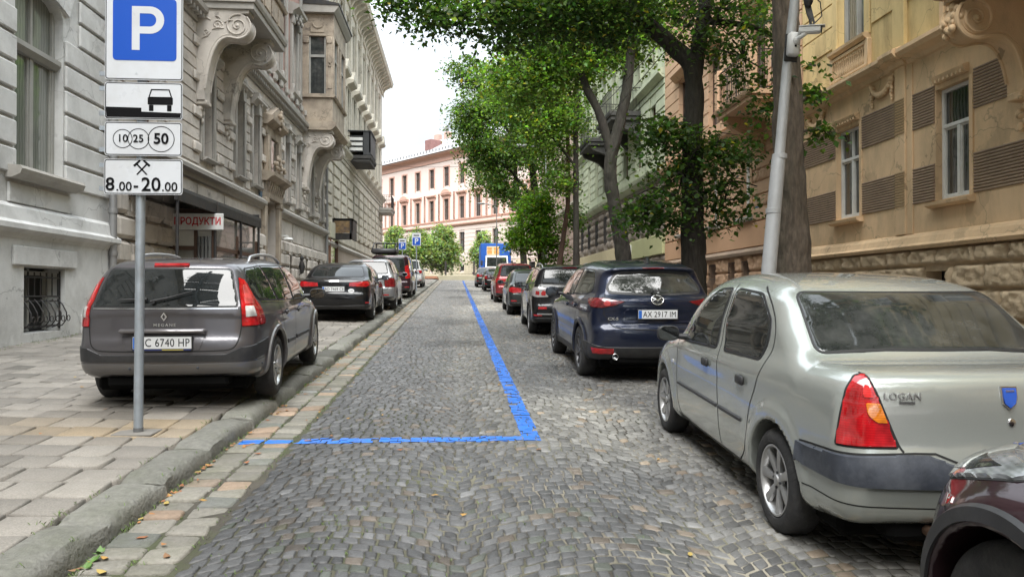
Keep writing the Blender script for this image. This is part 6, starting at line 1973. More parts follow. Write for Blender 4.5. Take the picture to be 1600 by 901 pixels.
def house_ornate():
 A0, A1 = 15.5, 40.0
 F = Fac('ornate beige stone house with scrolled consoles and a corner oriel above the shop awning', -7.0, 1, A1, zg(27))
 zb = .5
 door = (27.35, 29.15, .5, 5.05)
 shop = (18.7, 22.1, .5, 3.15)
 win1 = [17.4, 20.0 + 1.25, 24.3, 26.2, 30.9, 33.0, 36.0, 38.6]
 holes1 = [(c - .42, c + .42, 5.35, 8.0) for c in win1]
 lowh = [(23.4, 24.0, 1.4, 2.6), (25.9, 26.5, 1.45, 2.7), (31.0, 31.6, 1.6, 2.8), (34.2, 34.8, 1.7, 2.9), (37.2, 37.8, 1.8, 3.0)]
 m = MB(); F.wall(m, A0, A1, zb, 5.0, [door, shop] + lowh, 0, .5); F.part('wall', m, STUCCO_BEIGE)
 m = MB(); F.wall(m, A0, A1, 5.0, 9.3, holes1, 0, .32); F.part('wall', m, STUCCO_BEIGE)
 # cushioned rustic base: big pillow blocks with wedge-cut joints
 rg = np.random.default_rng(3)
 for (s0, s1) in ((22.3, 27.2), (29.3, A1), (A0, 18.6)):
  m = MB()
  z = .6; k = 0
  while z < 3.3:
   h = .52
   a = s0 - (.35 if k % 2 else 0)
   while a < s1:
    w = .9 + rg.uniform(-.1, .2)
    p, q = max(a, s0), min(a + w, s1); a += w
    if q - p < .15: continue
    if any(hh[1] > p and hh[0] < q and hh[3] > z and hh[2] < z + h for hh in lowh):
     hh = [x for x in lowh if x[1] > p and x[0] < q and x[3] > z and x[2] < z + h][0]
     if hh[0] - p > .15: q = hh[0]
     elif q - hh[1] > .15: p = hh[1]
     else: continue
    F.box(m, p + .015, q - .015, 0, .17, z + .02, z + h - .03, 0, .075)
   z += h; k += 1
  # fan of wedge stones breaking into the band above
  a = s0 + .45
  while a < s1 - .3:
   F.face(m, [(a, 3.18), (a + .55, 3.18), (a + .66, 3.46), (a + .28, 3.62), (a - .1, 3.46)], 0, .15)
   a += 1.15
  F.part('rustic_base', m, STUCCO_BEIGE, smooth=30)
 for h in lowh:
  m = MB(); m.quad(F.P(h[0], -.3, h[2]), F.P(h[1], -.3, h[2]), F.P(h[1], -.3, h[3]), F.P(h[0], -.3, h[3]))
  w = F.part('basement_window', m, DARKIN)
  m = MB()
  for k in range(5): m.tube([F.P(h[0] + .1 + k * .1, -.02, h[2]), F.P(h[0] + .1 + k * .1, -.02, h[3])], .012, 5)
  F.part('window_grille', m, IRON, w)
 # panelled band and its ledge
 a = A0 + .3
 while a < A1 - 1:
  b = min(a + 2.05, A1 - .2)
  if not (a < door[1] + .3 and b > door[0] - .3): m = MB(); F.box(m, a, b, 0, .035, 3.75, 4.52, 0, .012); F.part('band_panel', m, STUCCO_BEIGE)
  a = b + .28
 for (p, q) in ((A0, door[0] - .35), (door[1] + .35, A1)):
  F.cornice('ledge', [(0, 4.58), (.08, 4.60), (.12, 4.70), (.24, 4.76), (.25, 4.86), (.10, 4.98), (0, 5.0)], p, q, TRIM_GREY)
 # banded rustication of the raised ground floor, every third course projecting
 m = MB()
 cut = [(c - .68, c + .68, 5.0, 8.5) for c in win1] + [(door[0] - .4, door[1] + .4, 5, 7.3)]
 F.courses(m, A0, A1, 5.05, 8.85, .315, cut, .03, 0, .035, .012)
 z = 5.35
 while z < 8.8:
  for i, c in enumerate(win1 + [41.0]):
   p = (win1[i - 1] + .70) if i else A0
   q = c - .70
   if q - p < .25: continue
   if q - p > 1.4:
    F.box(m, p, p + .55, .03, .12, z, z + .27, 0, .04); F.box(m, q - .55, q, .03, .12, z, z + .27, 0, .04)
   else: F.box(m, p, q, .03, .12, z, z + .27, 0, .04)
  z += .945
 F.part('rustication', m, STUCCO_BEIGE, smooth=30)
 for c in win1:
  w = F.window(c - .42, c + .42, 5.35, 8.0, -.24, FRAMEBROWN, BGLASS, 'T', .06, sill=.2)
  m = MB()
  F.box(m, c - .58, c - .42, 0, .09, 5.2, 8.05, 0, .02); F.box(m, c + .42, c + .58, 0, .09, 5.2, 8.05, 0, .02)
  F.prism(m, [(0, 8.02), (.12, 8.02), (.18, 8.12), (.28, 8.2), (.28, 8.27), (0, 8.36)], c - .68, c + .68)
  F.face(m, [(c - .15, 7.75), (c + .15, 7.75), (c + .22, 8.5), (c - .22, 8.5)], .02, .2)
  for k in range(5): m.ball(F.P(c + .1 * math.cos(k * 2.4), .20, 8.2 + .12 * math.sin(k * 1.9)), .07, .06, .09, 7, 5)
  F.part('surround', m, TRIM_GREY, w, 40)
 # carved portal
 m = MB(); m.quad(F.P(door[0] + .02, -.45, zb), F.P(door[1] - .02, -.45, zb), F.P(door[1] - .02, -.45, 5.0), F.P(door[0] + .02, -.45, 5.0))
 d = F.part('door', m, FRAMEBROWN)
 m = MB(); dm = (door[0] + door[1]) / 2
 for p, q in ((door[0] + .1, dm - .06), (dm + .06, door[1] - .1)):
  for z0, z1 in ((1.5, 2.3), (2.45, 3.6), (3.75, 4.8)): F.box(m, p, q, -.45, -.40, z0, z1, 0, .02)
 F.part('door_panel', m, FRAMEBROWN, d)
 m = MB()
 for (p, q) in ((door[0] - .34, door[0]), (door[1], door[1] + .34)):
  F.box(m, p, q, 0, .16, zb, 5.05, 0, .015)
  F.box(m, p - .04, q + .04, 0, .22, 4.85, 5.05, 0, .02)
 F.box(m, door[0] - .36, door[1] + .36, 0, .20, 5.05, 5.62, 0, .02)
 for k in range(9):
  a = door[0] - .2 + k * (door[1] - door[0] + .4) / 8
  F.prism(m, [(.18, 5.62), (.30, 5.62), (.30, 5.52), (.20, 5.22), (.18, 5.22)], a - .07, a + .07)
 F.prism(m, [(0, 5.62), (.24, 5.62), (.40, 5.76), (.52, 5.80), (.54, 5.92), (0, 6.02)], door[0] - .5, door[1] + .5)
 for a in (door[0] + .1, door[1] - .1): F.box(m, a - .18, a + .18, 0, .22, 6.0, 7.35, 0, .03)
 F.box(m, door[0] - .2, door[1] + .2, 0, .16, 7.35, 7.7, 0, .02)
 F.prism(m, [(0, 7.70), (.2, 7.70), (.42, 7.86), (.44, 7.98), (0, 8.1)], door[0] - .3, door[1] + .3)
 F.face(m, [(door[0] - .1, 8.05), (dm, 8.55), (door[1] + .1, 8.05)], 0, .32)
 rg = np.random.default_rng(8)
 for k in range(30): m.ball(F.P(dm + rg.normal(0, .35), .30 + rg.uniform(0, .12), 6.3 + rg.uniform(-.1, .35)), .07, .08, .09, 7, 5)
 for k in range(18): m.ball(F.P(dm + rg.normal(0, .14), .34 + rg.uniform(0, .12), 7.9 + rg.uniform(-.2, .45)), .07, .08, .1, 7, 5)
 F.part('portal', m, STUCCO_STAIN, smooth=40)
 m = MB(); m.quad(F.P(dm - .5, .10, 6.1), F.P(dm + .5, .10, 6.1), F.P(dm + .5, .10, 7.3), F.P(dm - .5, .10, 7.3)); F.part('window', m, BGLASS)
 # main string course with dentils, cornice of the storey
 prof = [(0, 8.85), (.08, 8.85), (.10, 8.98), (.20, 9.06), (.34, 9.10), (.36, 9.22), (.16, 9.34), (.12, 9.62), (.0, 9.66)]
 F.cornice('string_course', prof, A0, A1, TRIM_GREY)
 m = MB(); a = A0 + .1
 while a < A1: F.box(m, a, a + .10, .1, .27, 8.93, 9.06, 0, .012); a += .24
 a = A0 + .4
 while a < A1: F.box(m, a, a + .35, .1, .22, 9.64, 9.90, 0, .03); a += .95
 F.part('dentils', m, TRIM_GREY)['kind'] = 'stuff'
 # upper storeys
 win2 = [17.4, 20.5, 23.3, 26.2, 29.2, 32.2, 39.0]
 h2 = [(c - .46, c + .46, 10.3, 13.3) for c in win2] + [(c - .46, c + .46, 15.6, 18.0) for c in win2]
 m = MB(); F.wall(m, A0, A1, 9.3, 19.6, h2, 0, .3, 0, 1); F.part('wall', m, [STUCCO_PINK, STUCCO_BEIGE])
 for c in win2:
  for z0, z1 in ((10.1, 13.3), (15.4, 18.0)):
   m = MB()
   F.box(m, c - .68, c - .46, 0, .12, z0, z1, 0, .02); F.box(m, c + .46, c + .68, 0, .12, z0, z1, 0, .02)
   F.prism(m, [(0, z1), (.14, z1), (.2, z1 + .15), (.42, z1 + .28), (.44, z1 + .4), (0, z1 + .55)], c - .85, c + .85)
   F.prism(m, [(0, z0 - .2), (.1, z0 - .2), (.24, z0 - .06), (.24, z0), (0, z0 + .02)], c - .8, c + .8)
   rg = np.random.default_rng(int(c * 10 + z0))
   for k in range(16): m.ball(F.P(c + rg.normal(0, .2), .22 + rg.uniform(0, .12), z1 + .1 + rg.uniform(-.3, .2)), .07, .08, .1, 7, 5)
   for e in (-.57, .57):
    F.box(m, c + e - .13, c + e + .13, .05, .20, z1 - .35, z1, 0, .03); F.box(m, c + e - .13, c + e + .13, .05, .20, z0, z0 + .3, 0, .03)
   F.part('window_surround', m, TRIM_GREY, smooth=40)
 for c in (18.95, 21.9, 24.75, 27.7, 30.7, 33.45, 38.1): m = MB(); F.box(m, c - .16, c + .16, 0, .10, 9.7, 19.2, 0, .02); F.part('pilaster', m, TRIM_GREY)
 for c in win2:
  F.window(c - .46, c + .46, 10.3, 13.3, -.22, FRAMEGREY, BGLASS, 'T', .06); F.window(c - .46, c + .46, 15.6, 18.0, -.22, FRAMEGREY, BGLASS, 'T', .06)
 F.cornice('cornice', [(0, 18.7), (.12, 18.7), (.2, 19.0), (.7, 19.25), (.78, 19.45), (.8, 19.6), (0, 19.8)], A0, A1, TRIM_GREY)
 F.back(A0, A1, zb, 19.6, 12, STUCCO_BEIGE)
 # balcony on a pair of scrolled consoles
 for a in (20.55, 22.85): console(F, a, 1.45, 9.22, 2.45, .46, STUCCO_BEIGE)
 b = balcony_slab(F, 20.2, 23.9, 1.62, 9.22, .36, TRIM_GREY)
 m = MB()
 F.box(m, 20.3, 23.8, 1.36, 1.54, 9.58, 10.42, 0, .01); F.box(m, 20.3, 20.48, 0, 1.54, 9.58, 10.42, 0, .01); F.box(m, 23.62, 23.8, 0, 1.54, 9.58, 10.42, 0, .01)
 F.box(m, 20.245, 20.30, .35, .95, 9.74, 10.26, 0, .02); F.box(m, 20.245, 20.3, 1.05, 1.5, 9.66, 10.36, 0, .02)
 for k in range(4): F.box(m, 20.55 + k * .8, 21.2 + k * .8, 1.54, 1.58, 9.74, 10.26, 0, .02)
 F.prism(m, [(1.30, 10.42), (1.60, 10.42), (1.64, 10.5), (1.60, 10.56), (1.30, 10.56)], 20.2, 23.9); F.box(m, 20.2, 20.55, 0, 1.6, 10.425, 10.565, 0, .02)
 F.part('parapet', m, STUCCO_STAIN, b)
 # oriel on consoles
 o0, o1, L = 34.0, 37.6, 1.42
 for a in (34.3, 37.2): console(F, a, 1.40, 9.0, 2.6, .48, STUCCO_BEIGE)
 m = MB()
 F.prism(m, [(0, 9.0), (L - .1, 9.0), (L + .05, 9.12), (L + .12, 9.2), (L + .12, 9.32), (L - .02, 9.40), (0, 9.40)], o0 - .12, o1 + .12)
 F.box(m, o0 + .05, o1 - .05, 0, L - .05, 9.38, 10.5, 0, .02)
 F.prism(m, [(0, 10.5), (L + .02, 10.5), (L + .08, 10.58), (L, 10.66), (0, 10.66)], o0 - .05, o1 + .05)
 o = F.part('oriel', m, STUCCO_STAIN)
 m = MB()
 zt, zh = 14.0, 14.9
 # corner piers and heads leave real window openings on three sides
 for (p, q, r, s_) in ((o0, o0 + .34, L - .36, L), (o1 - .34, o1, L - .36, L), (o0, o0 + .2, 0, .30), (o1 - .2, o1, 0, .30), (o0 + 1.3, o0 + 1.62, L - .2, L), (o1 - 1.62, o1 - 1.3, L - .2, L)):
  F.box(m, p, q, r, s_, 10.66, 13.3, 0, .015)
 F.box(m, o0, o1, 0, L, 13.3, 14.3, 0, .015)
 for k in range(2):
  z0 = 10.9 + k * 1.2
  F.box(m, o0 - .025, o0 + .0, L - .28, L - .08, z0, z0 + .95, 0, .02)
 F.box(m, o0 - .03, o0, .36, L - .42, 13.45, 14.1, 0, .02)
 for b_ in (.18, L - .2): F.box(m, o0 - .06, o0, b_ - .13, b_ + .13, 12.95, 13.25, 0, .03)
 sp = [F.P(o0 - .03, L * .5 + .24 * math.cos(t), 13.86 + .2 * math.sin(t)) for t in np.linspace(math.pi, 2 * math.pi, 10)]; m.tube(sp, .045, 6)
 for t in np.linspace(0, 6.28, 8): m.ball(F.P(o0 - .03, L - .18 + .06 * math.cos(t), 12.0 + .09 * math.sin(t)), .03, .03, .04, 6, 4)
 F.part('oriel_walls', m, STUCCO_STAIN, o, 40)
 def glz(pts, nm='oriel_window'):
  mm = MB(); mm.quad(*pts); return F.part(nm, mm, BGLASS, o)
 glz([F.P(o0 + .12, .3, 10.66), F.P(o0 + .12, L - .36, 10.66), F.P(o0 + .12, L - .36, 13.3), F.P(o0 + .12, .3, 13.3)])
 glz([F.P(o1 - .12, .3, 10.66), F.P(o1 - .12, L - .36, 10.66), F.P(o1 - .12, L - .36, 13.3), F.P(o1 - .12, .3, 13.3)])
 glz([F.P(o0 + .34, L - .12, 10.66), F.P(o1 - .34, L - .12, 10.66), F.P(o1 - .34, L - .12, 13.3), F.P(o0 + .34, L - .12, 13.3)])
 m = MB()
 for b_ in (.33, L - .40, ): F.box(m, o0 + .08, o0 + .15, b_ - .04, b_ + .04, 10.66, 13.3)
 F.box(m, o0 + .07, o0 + .16, .3, L - .36, 12.35, 12.47); 
 for a in (o0 + .38, o0 + 1.26, o1 - 1.26, o1 - .38): F.box(m, a - .04, a + .04, L - .14, L - .07, 10.66, 13.3)
 F.box(m, o0 + .34, o1 - .34, L - .15, L - .06, 12.35, 12.47)
 F.part('oriel_frame', m, FRAMEGREY, o)
 m = MB(); F.prism(m, [(0, 14.3), (L + .05, 14.3), (L + .22, 14.5), (L + .26, 14.62), (0, 14.7)], o0 - .26, o1 + .26)
 F.part('oriel_cornice', m, TRIM_GREY, o)
 m = MB(); F.prism(m, [(0, 14.66), (L + .30, 14.62), (L + .30, 14.70), (0, 15.0)], o0 - .3, o1 + .3); F.part('oriel_roof', m, IRON, o)
 # blue number plate by the door and a lantern
 m = MB(); F.box(m, 26.62, 26.92, .05, .075, 4.95, 5.22, 0, .01)
 o_ = m.build('house_number_plate', mat('enamel_blue', (.03, .12, .22), .35, coat=.5), None); o_.location = F.root.location
 tag(o_, 'small blue enamel number plate beside the carved portal', 'plate')
 m = MB(); m.tube([F.P(32.6, 0, 3.2), F.P(32.6, .25, 3.3), F.P(32.6, .30, 3.1)], .02, 6); m.tube([F.P(32.6, .30, 3.05), F.P(32.6, .30, 2.75), F.P(32.6, .30, 2.45)], [.05, .14, .07], 8); m.ball(F.P(32.6, .3, 3.1), .09, .09, .12, 8, 6)
 m.tube([F.P(32.6, .0, 2.3), F.P(32.6, .30, 2.45)], .02, 6)
 o_ = m.build('wall_lantern', IRON, None, 40); o_.location = F.root.location
 tag(o_, 'black iron wall lantern between the portal and the black saloon', 'lantern')
 m = MB(); m.lathe([(0, .06), (.16, .02), (.20, -.04), (.14, -.10), (0, -.12)], 12, 'z', F.P(29.75, .35, 3.75)); m.tube([F.P(29.75, 0, 3.85), F.P(29.75, .35, 3.85)], .025, 6)
 o_ = m.build('wall_lamp', FRAMEWHITE, None, 40); o_.location = F.root.location; tag(o_, 'white dome lamp on the wall right of the carved portal', 'lamp')
 m = MB(); m.tube([F.P(39.7, .14, 1.6), F.P(39.7, .14, 19.2)], .075, 10)
 for z in (3, 5.2, 7.5, 10, 12.5, 15): m.lathe([(.09, -.05), (.095, 0), (.09, .05)], 12, 'z', F.P(39.7, .14, z))
 o_ = m.build('rain_pipe', ZINC, None, 40); o_.location = F.root.location; tag(o_, 'pale rain pipe at the far end of the ornate house beside the yellow house', 'pipe')
 return F

def shop_front():
 """black awning and glazed porch of the grocery"""
 # world coordinates, wall at x = -7
 r = empty('shop_awning', (-7, 19, zs(-7, 19)), label='black sheet awning on thin posts over the grocery entrance', cat='awning')
 o = Vector(r.location)
 m = MB()
 z0 = 3.72
 m.prism([(-6.98, z0 + .42), (-5.86, z0 + .10), (-5.84, z0), (-6.98, z0 + .30)], 'y', 15.9, 22.6); m.xform(Matrix.Translation(-o)); m.build('roof_sheet', IRON, r)
 m = MB(); m.box(-5.90, -5.84, 15.9, 22.6, z0 - .20, z0 + .02); m.box(-6.98, -5.9, 22.54, 22.6, z0 - .10, z0 + .20); m.box(-6.98, -5.9, 15.9, 15.96, z0 - .10, z0 + .20)
 m.xform(Matrix.Translation(-o)); m.build('fascia', IRON, r)
 for y in (20.6, 22.4, 18.45, 16.0):
  m = MB(); m.tube([(-5.87, y, zs(-5.87, y)), (-5.87, y, z0)], .035, 8); m.xform(Matrix.Translation(-o)); m.build('post', IRON, r, 40)
 e = empty('shop_porch', (-6.4, 20, zs(-6.4, 20)), label='dark brown glazed porch of the grocery under the black awning', cat='porch')
 o = Vector(e.location); zb = zs(-6.4, 18.6)
 m = MB()
 m.box(-6.98, -5.9, 18.52, 18.60, 3.10, 3.62)
 for x0, x1 in ((-6.98, -6.88), (-6.40, -6.32), (-5.98, -5.90)): m.box(x0, x1, 18.52, 18.60, zb, 3.10)
 m.box(-6.88, -5.98, 18.53, 18.59, 2.62, 2.72); m.box(-6.88, -5.98, 18.53, 18.59, zb, zb + .3)
 m.box(-5.98, -5.90, 18.6, 22.4, 2.62, 2.72); m.box(-5.98, -5.90, 22.3, 22.4, zb, 3.1); m.box(-5.98, -5.90, 20.4, 20.5, zb, 3.1)
 m.xform(Matrix.Translation(-o)); m.build('frame', FRAMEBROWN, e)
 m = MB(); m.quad((-6.88, 18.56, zb), (-6.40, 18.56, zb), (-6.40, 18.56, 2.62), (-6.88, 18.56, 2.62)); m.quad((-6.32, 18.56, zb), (-5.98, 18.56, zb), (-5.98, 18.56, 2.62), (-6.32, 18.56, 2.62)); m.quad((-5.94, 18.6, zb), (-5.94, 22.4, zb), (-5.94, 22.4, 3.6), (-5.94, 18.6, 3.6))
 m.xform(Matrix.Translation(-o)); m.build('glazing', win_glass('shop_glass', (.10, .09, .075), curtain=.9), e)
 m = MB(); m.quad((-6.88, 18.555, 2.72), (-5.98, 18.555, 2.72), (-5.98, 18.555, 3.1), (-6.88, 18.555, 3.1)); m.xform(Matrix.Translation(-o)); m.build('transom_light', mat('milky_glass', (.55, .54, .50), .3, var=.1), e)
 m = MB()
 for k in range(4): m.box(-6.28 + k * .085, -6.225 + k * .085, 18.44, 18.50, zb, 2.95)
 m.xform(Matrix.Translation(-o)); m.build('roller_slats', mat('grey_slats', (.13, .13, .125), .6, var=.2), e)
 m = MB(); m.quad((-6.98, 19.2, zb), (-5.95, 19.2, zb), (-5.95, 19.2, 3.6), (-6.98, 19.2, 3.6)); m.xform(Matrix.Translation(-o)); m.build('dark_interior', DARKIN, e)
 # white sign with red capitals, hung square to the street
 s = empty('shop_sign', (-6.26, 18.40, 3.30), label='white sign board with red Cyrillic capitals hanging under the black awning', cat='shop sign')
 m = MB().box(-.60, .60, -.04, .04, -.20, .20, bev=.012); m.build('board', mat('sign_white', (.62, .62, .60), .5, var=.06, dirt=(.3, .28, .26), dirt_amt=.4, dscale=4), s)
 text_mesh('lettering', 'ПРОДУКТИ', .24, mat('sign_red', (.42, .012, .02), .45), s, Matrix.Translation((0, -.042, 0)) @ Matrix.Rotation(R(90), 4, 'X'), .002, .006, sx=.83)
 m = MB()
 for x in (-.45, .45): m.tube([(x, 0, .2), (x, 0, .48)], .012, 6)
 m.build('hanger', IRON, s)

def house_yellow():
 A0, A1 = 40.05, 70.0
 F = Fac('tall pale yellow house with bracketed eaves at the far end of the left pavement', -7.0, 1, A1, zg(55))
 zb = 1.2
 cols = [42.2 + k * 2.72 for k in range(11)]
 cols = [c for c in cols if c < A1 - .8]
 h1 = [(c - .42, c + .42, 5.6, 8.4) for c in cols]; h2 = [(c - .42, c + .42, 11.6, 14.6) for c in cols]; h3 = [(c - .42, c + .42, 16.6, 19.2) for c in cols]
 m = MB(); F.wall(m, A0, A1, zb, 10.2, h1, 0, .3); F.part('wall', m, STUCCO_YELLOW)
 m = MB(); F.wall(m, A0, A1, 10.2, 21.4, h2 + h3, 0, .28); F.part('wall', m, STUCCO_YELLOW)
 m = MB(); F.courses(m, A0 + .02, A1, 4.6, 9.9, .62, [(a - .45, b + .45, c, d) if False else (a, b, c, d) for a, b, c, d in h1], .09, 0, .09, .035, joints=1.36)
 F.part('rustication', m, STUCCO_YELLOW, smooth=30)
 m = MB(); F.box(m, A0, A1, 0, .06, zb, 4.2, 0, .02); F.part('plinth', m, mat('stucco_pinkish', (.42, .35, .29), .9, var=.12, dirt=(.2, .17, .14), dirt_amt=.4))
 F.cornice('ledge', [(0, 4.15), (.12, 4.2), (.2, 4.35), (.1, 4.5), (0, 4.52)], A0, A1, TRIM_GREY)
 F.cornice('string_course', [(0, 9.9), (.1, 9.9), (.16, 10.1), (.36, 10.3), (.4, 10.45), (.1, 10.6), (0, 10.62)], A0, A1, STUCCO_YELLOW)
 for c in cols:
  m = MB()
  F.box(m, c - .62, c - .42, 0, .13, 11.3, 14.6, 0, .02); F.box(m, c + .42, c + .62, 0, .13, 11.3, 14.6, 0, .02)
  F.prism(m, [(0, 14.6), (.14, 14.6), (.2, 14.75), (.55, 14.9), (.6, 15.05), (0, 15.1)], c - .85, c + .85)
  F.face(m, [(c - .85, 15.05), (c + .85, 15.05), (c, 15.75)], 0, .55)
  F.prism(m, [(0, 11.0), (.1, 11.0), (.25, 11.2), (.25, 11.3), (0, 11.35)], c - .75, c + .75)
  F.box(m, c - .56, c - .42, 0, .08, 16.4, 19.2, 0, .02); F.box(m, c + .42, c + .56, 0, .08, 16.4, 19.2, 0, .02); F.prism(m, [(0, 19.2), (.1, 19.2), (.22, 19.35), (0, 19.5)], c - .65, c + .65)
  F.prism(m, [(0, 5.35), (.18, 5.4), (.2, 5.55), (0, 5.6)], c - .55, c + .55)
  F.part('window_surround', m, STUCCO_YELLOW)
 for k in range(len(cols) - 1):
  c = (cols[k] + cols[k + 1]) / 2; m = MB(); F.box(m, c - .22, c + .22, 0, .12, 10.7, 20.3, 0, .02); F.part('pilaster', m, STUCCO_YELLOW)
 for c in cols:
  for z0, z1 in ((5.6, 8.4), (11.6, 14.6), (16.6, 19.2)):
   m = MB(); m.quad(F.P(c - .42, -.2, z0), F.P(c + .42, -.2, z0), F.P(c + .42, -.2, z1), F.P(c - .42, -.2, z1)); w = F.part('window', m, BGLASS)
   m = MB(); F.box(m, c - .04, c + .04, -.2, -.14, z0, z1); F.box(m, c - .42, c + .42, -.2, -.14, z0 + (z1 - z0) * .64, z0 + (z1 - z0) * .7); F.box(m, c - .42, c - .36, -.2, -.14, z0, z1); F.box(m, c + .36, c + .42, -.2, -.14, z0, z1); F.part('frame', m, FRAMEGREY, w)
 F.cornice('cornice', [(0, 20.3), (.1, 20.3), (.12, 20.9), (.25, 21.1), (.9, 21.25), (.98, 21.45), (1.02, 21.6), (0, 21.75)], A0 - .1, A1 + .9, STUCCO_YELLOW)
 a = A0 + .3
 while a < A1: m = MB(); F.prism(m, [(.1, 21.15), (.8, 21.15), (.82, 21.0), (.35, 20.75), (.1, 20.35)], a, a + .28); F.part('eaves_bracket', m, STUCCO_YELLOW); a += .92
 F.back(A0, A1, zb, 21.4, 14, STUCCO_YELLOW)
 # dark solid-sided balcony
 b = balcony_slab(F, 48.0, 51.2, 1.5, 10.1, .42, mat('dark_concrete', (.06, .058, .055), .9, var=.3))
 m = MB(); F.box(m, 48.05, 51.15, 1.38, 1.46, 10.7, 12.05); F.box(m, 48.05, 48.12, 1.0, 1.46, 10.55, 12.1); F.box(m, 51.08, 51.15, 0, 1.46, 10.55, 12.05)
 for k in range(4): F.box(m, 48.06, 48.10, 0, 1.0, 10.75 + k * .33, 10.80 + k * .33)
 F.box(m, 48.0, 51.2, 0, 1.52, 12.05, 12.12)
 F.part('balcony_panel', m, mat('dark_panel', (.035, .037, .04), .6, var=.2), b)
 m = MB()
 for k in range(3): F.box(m, 48.10, 48.13, .1, .95, 10.83 + k * .33, 11.03 + k * .33)
 F.part('balcony_infill', m, FRAMEWHITE, b)
 # corner balcony
 b = balcony_slab(F, 66.6, 69.8, 1.25, 8.9, .4, TRIM_GREY); iron_rail(F, 66.7, 69.7, 1.15, 9.3, 1.15, b, .16)
 # hanging sign in a black bent frame and its bracketed case
 e = empty('hanging_sign', (-6.4, 43.0, 5.0), label='black framed hanging sign with a golden picture on the yellow house', cat='shop sign')
 m = MB(); m.box(-.62, .55, -.9, .9, .72, .82); m.box(.47, .55, -.9, .9, -.35, .82); m.box(-.62, .55, -.9, -.82, .1, .82); m.build('case', IRON, e)
 m = MB(); m.quad((-.45, -.91, .0), (.40, -.91, -.0), (.40, -.91, .68), (-.45, -.91, .68)); m.build('picture', mat('golden_picture', (.20, .13, .06), .5, var=.6, vscale=7, dirt=(.06, .05, .07), dirt_amt=.9, dscale=4), e)
 m = MB(); m.box(-.58, -.45, -.96, -.89, -.35, .72); m.box(.40, .50, -.96, -.89, -.35, .72); m.box(-.58, .50, -.96, -.89, -.38, -.02); m.build('sign_frame', IRON, e)
 m = MB(); zq = zs(-6.7, 42)
 e2 = empty('shop_doorway', (-6.95, 42, zq), label='small shop doorway with pale signboard under the black hanging sign', cat='doorway')
 m.box(-.02, .10, -1.3, 1.3, 0, .06); m.box(-.02, .12, -1.3, -1.15, 0, 2.7); m.box(-.02, .12, 1.15, 1.3, 0, 2.7); m.build('door_frame', mat('brick_brown', (.22, .12, .08), .8, var=.2), e2)
 m = MB(); m.quad((.03, -1.15, 0), (.03, 1.15, 0), (.03, 1.15, 2.7), (.03, -1.15, 2.7)); m.build('glass_door', BGLASS, e2)
 m = MB().box(.0, .16, -1.35, 1.35, 2.75, 3.6, bev=.01); m.build('signboard', mat('signboard_pale', (.55, .53, .42), .6, var=.1), e2)
 return F

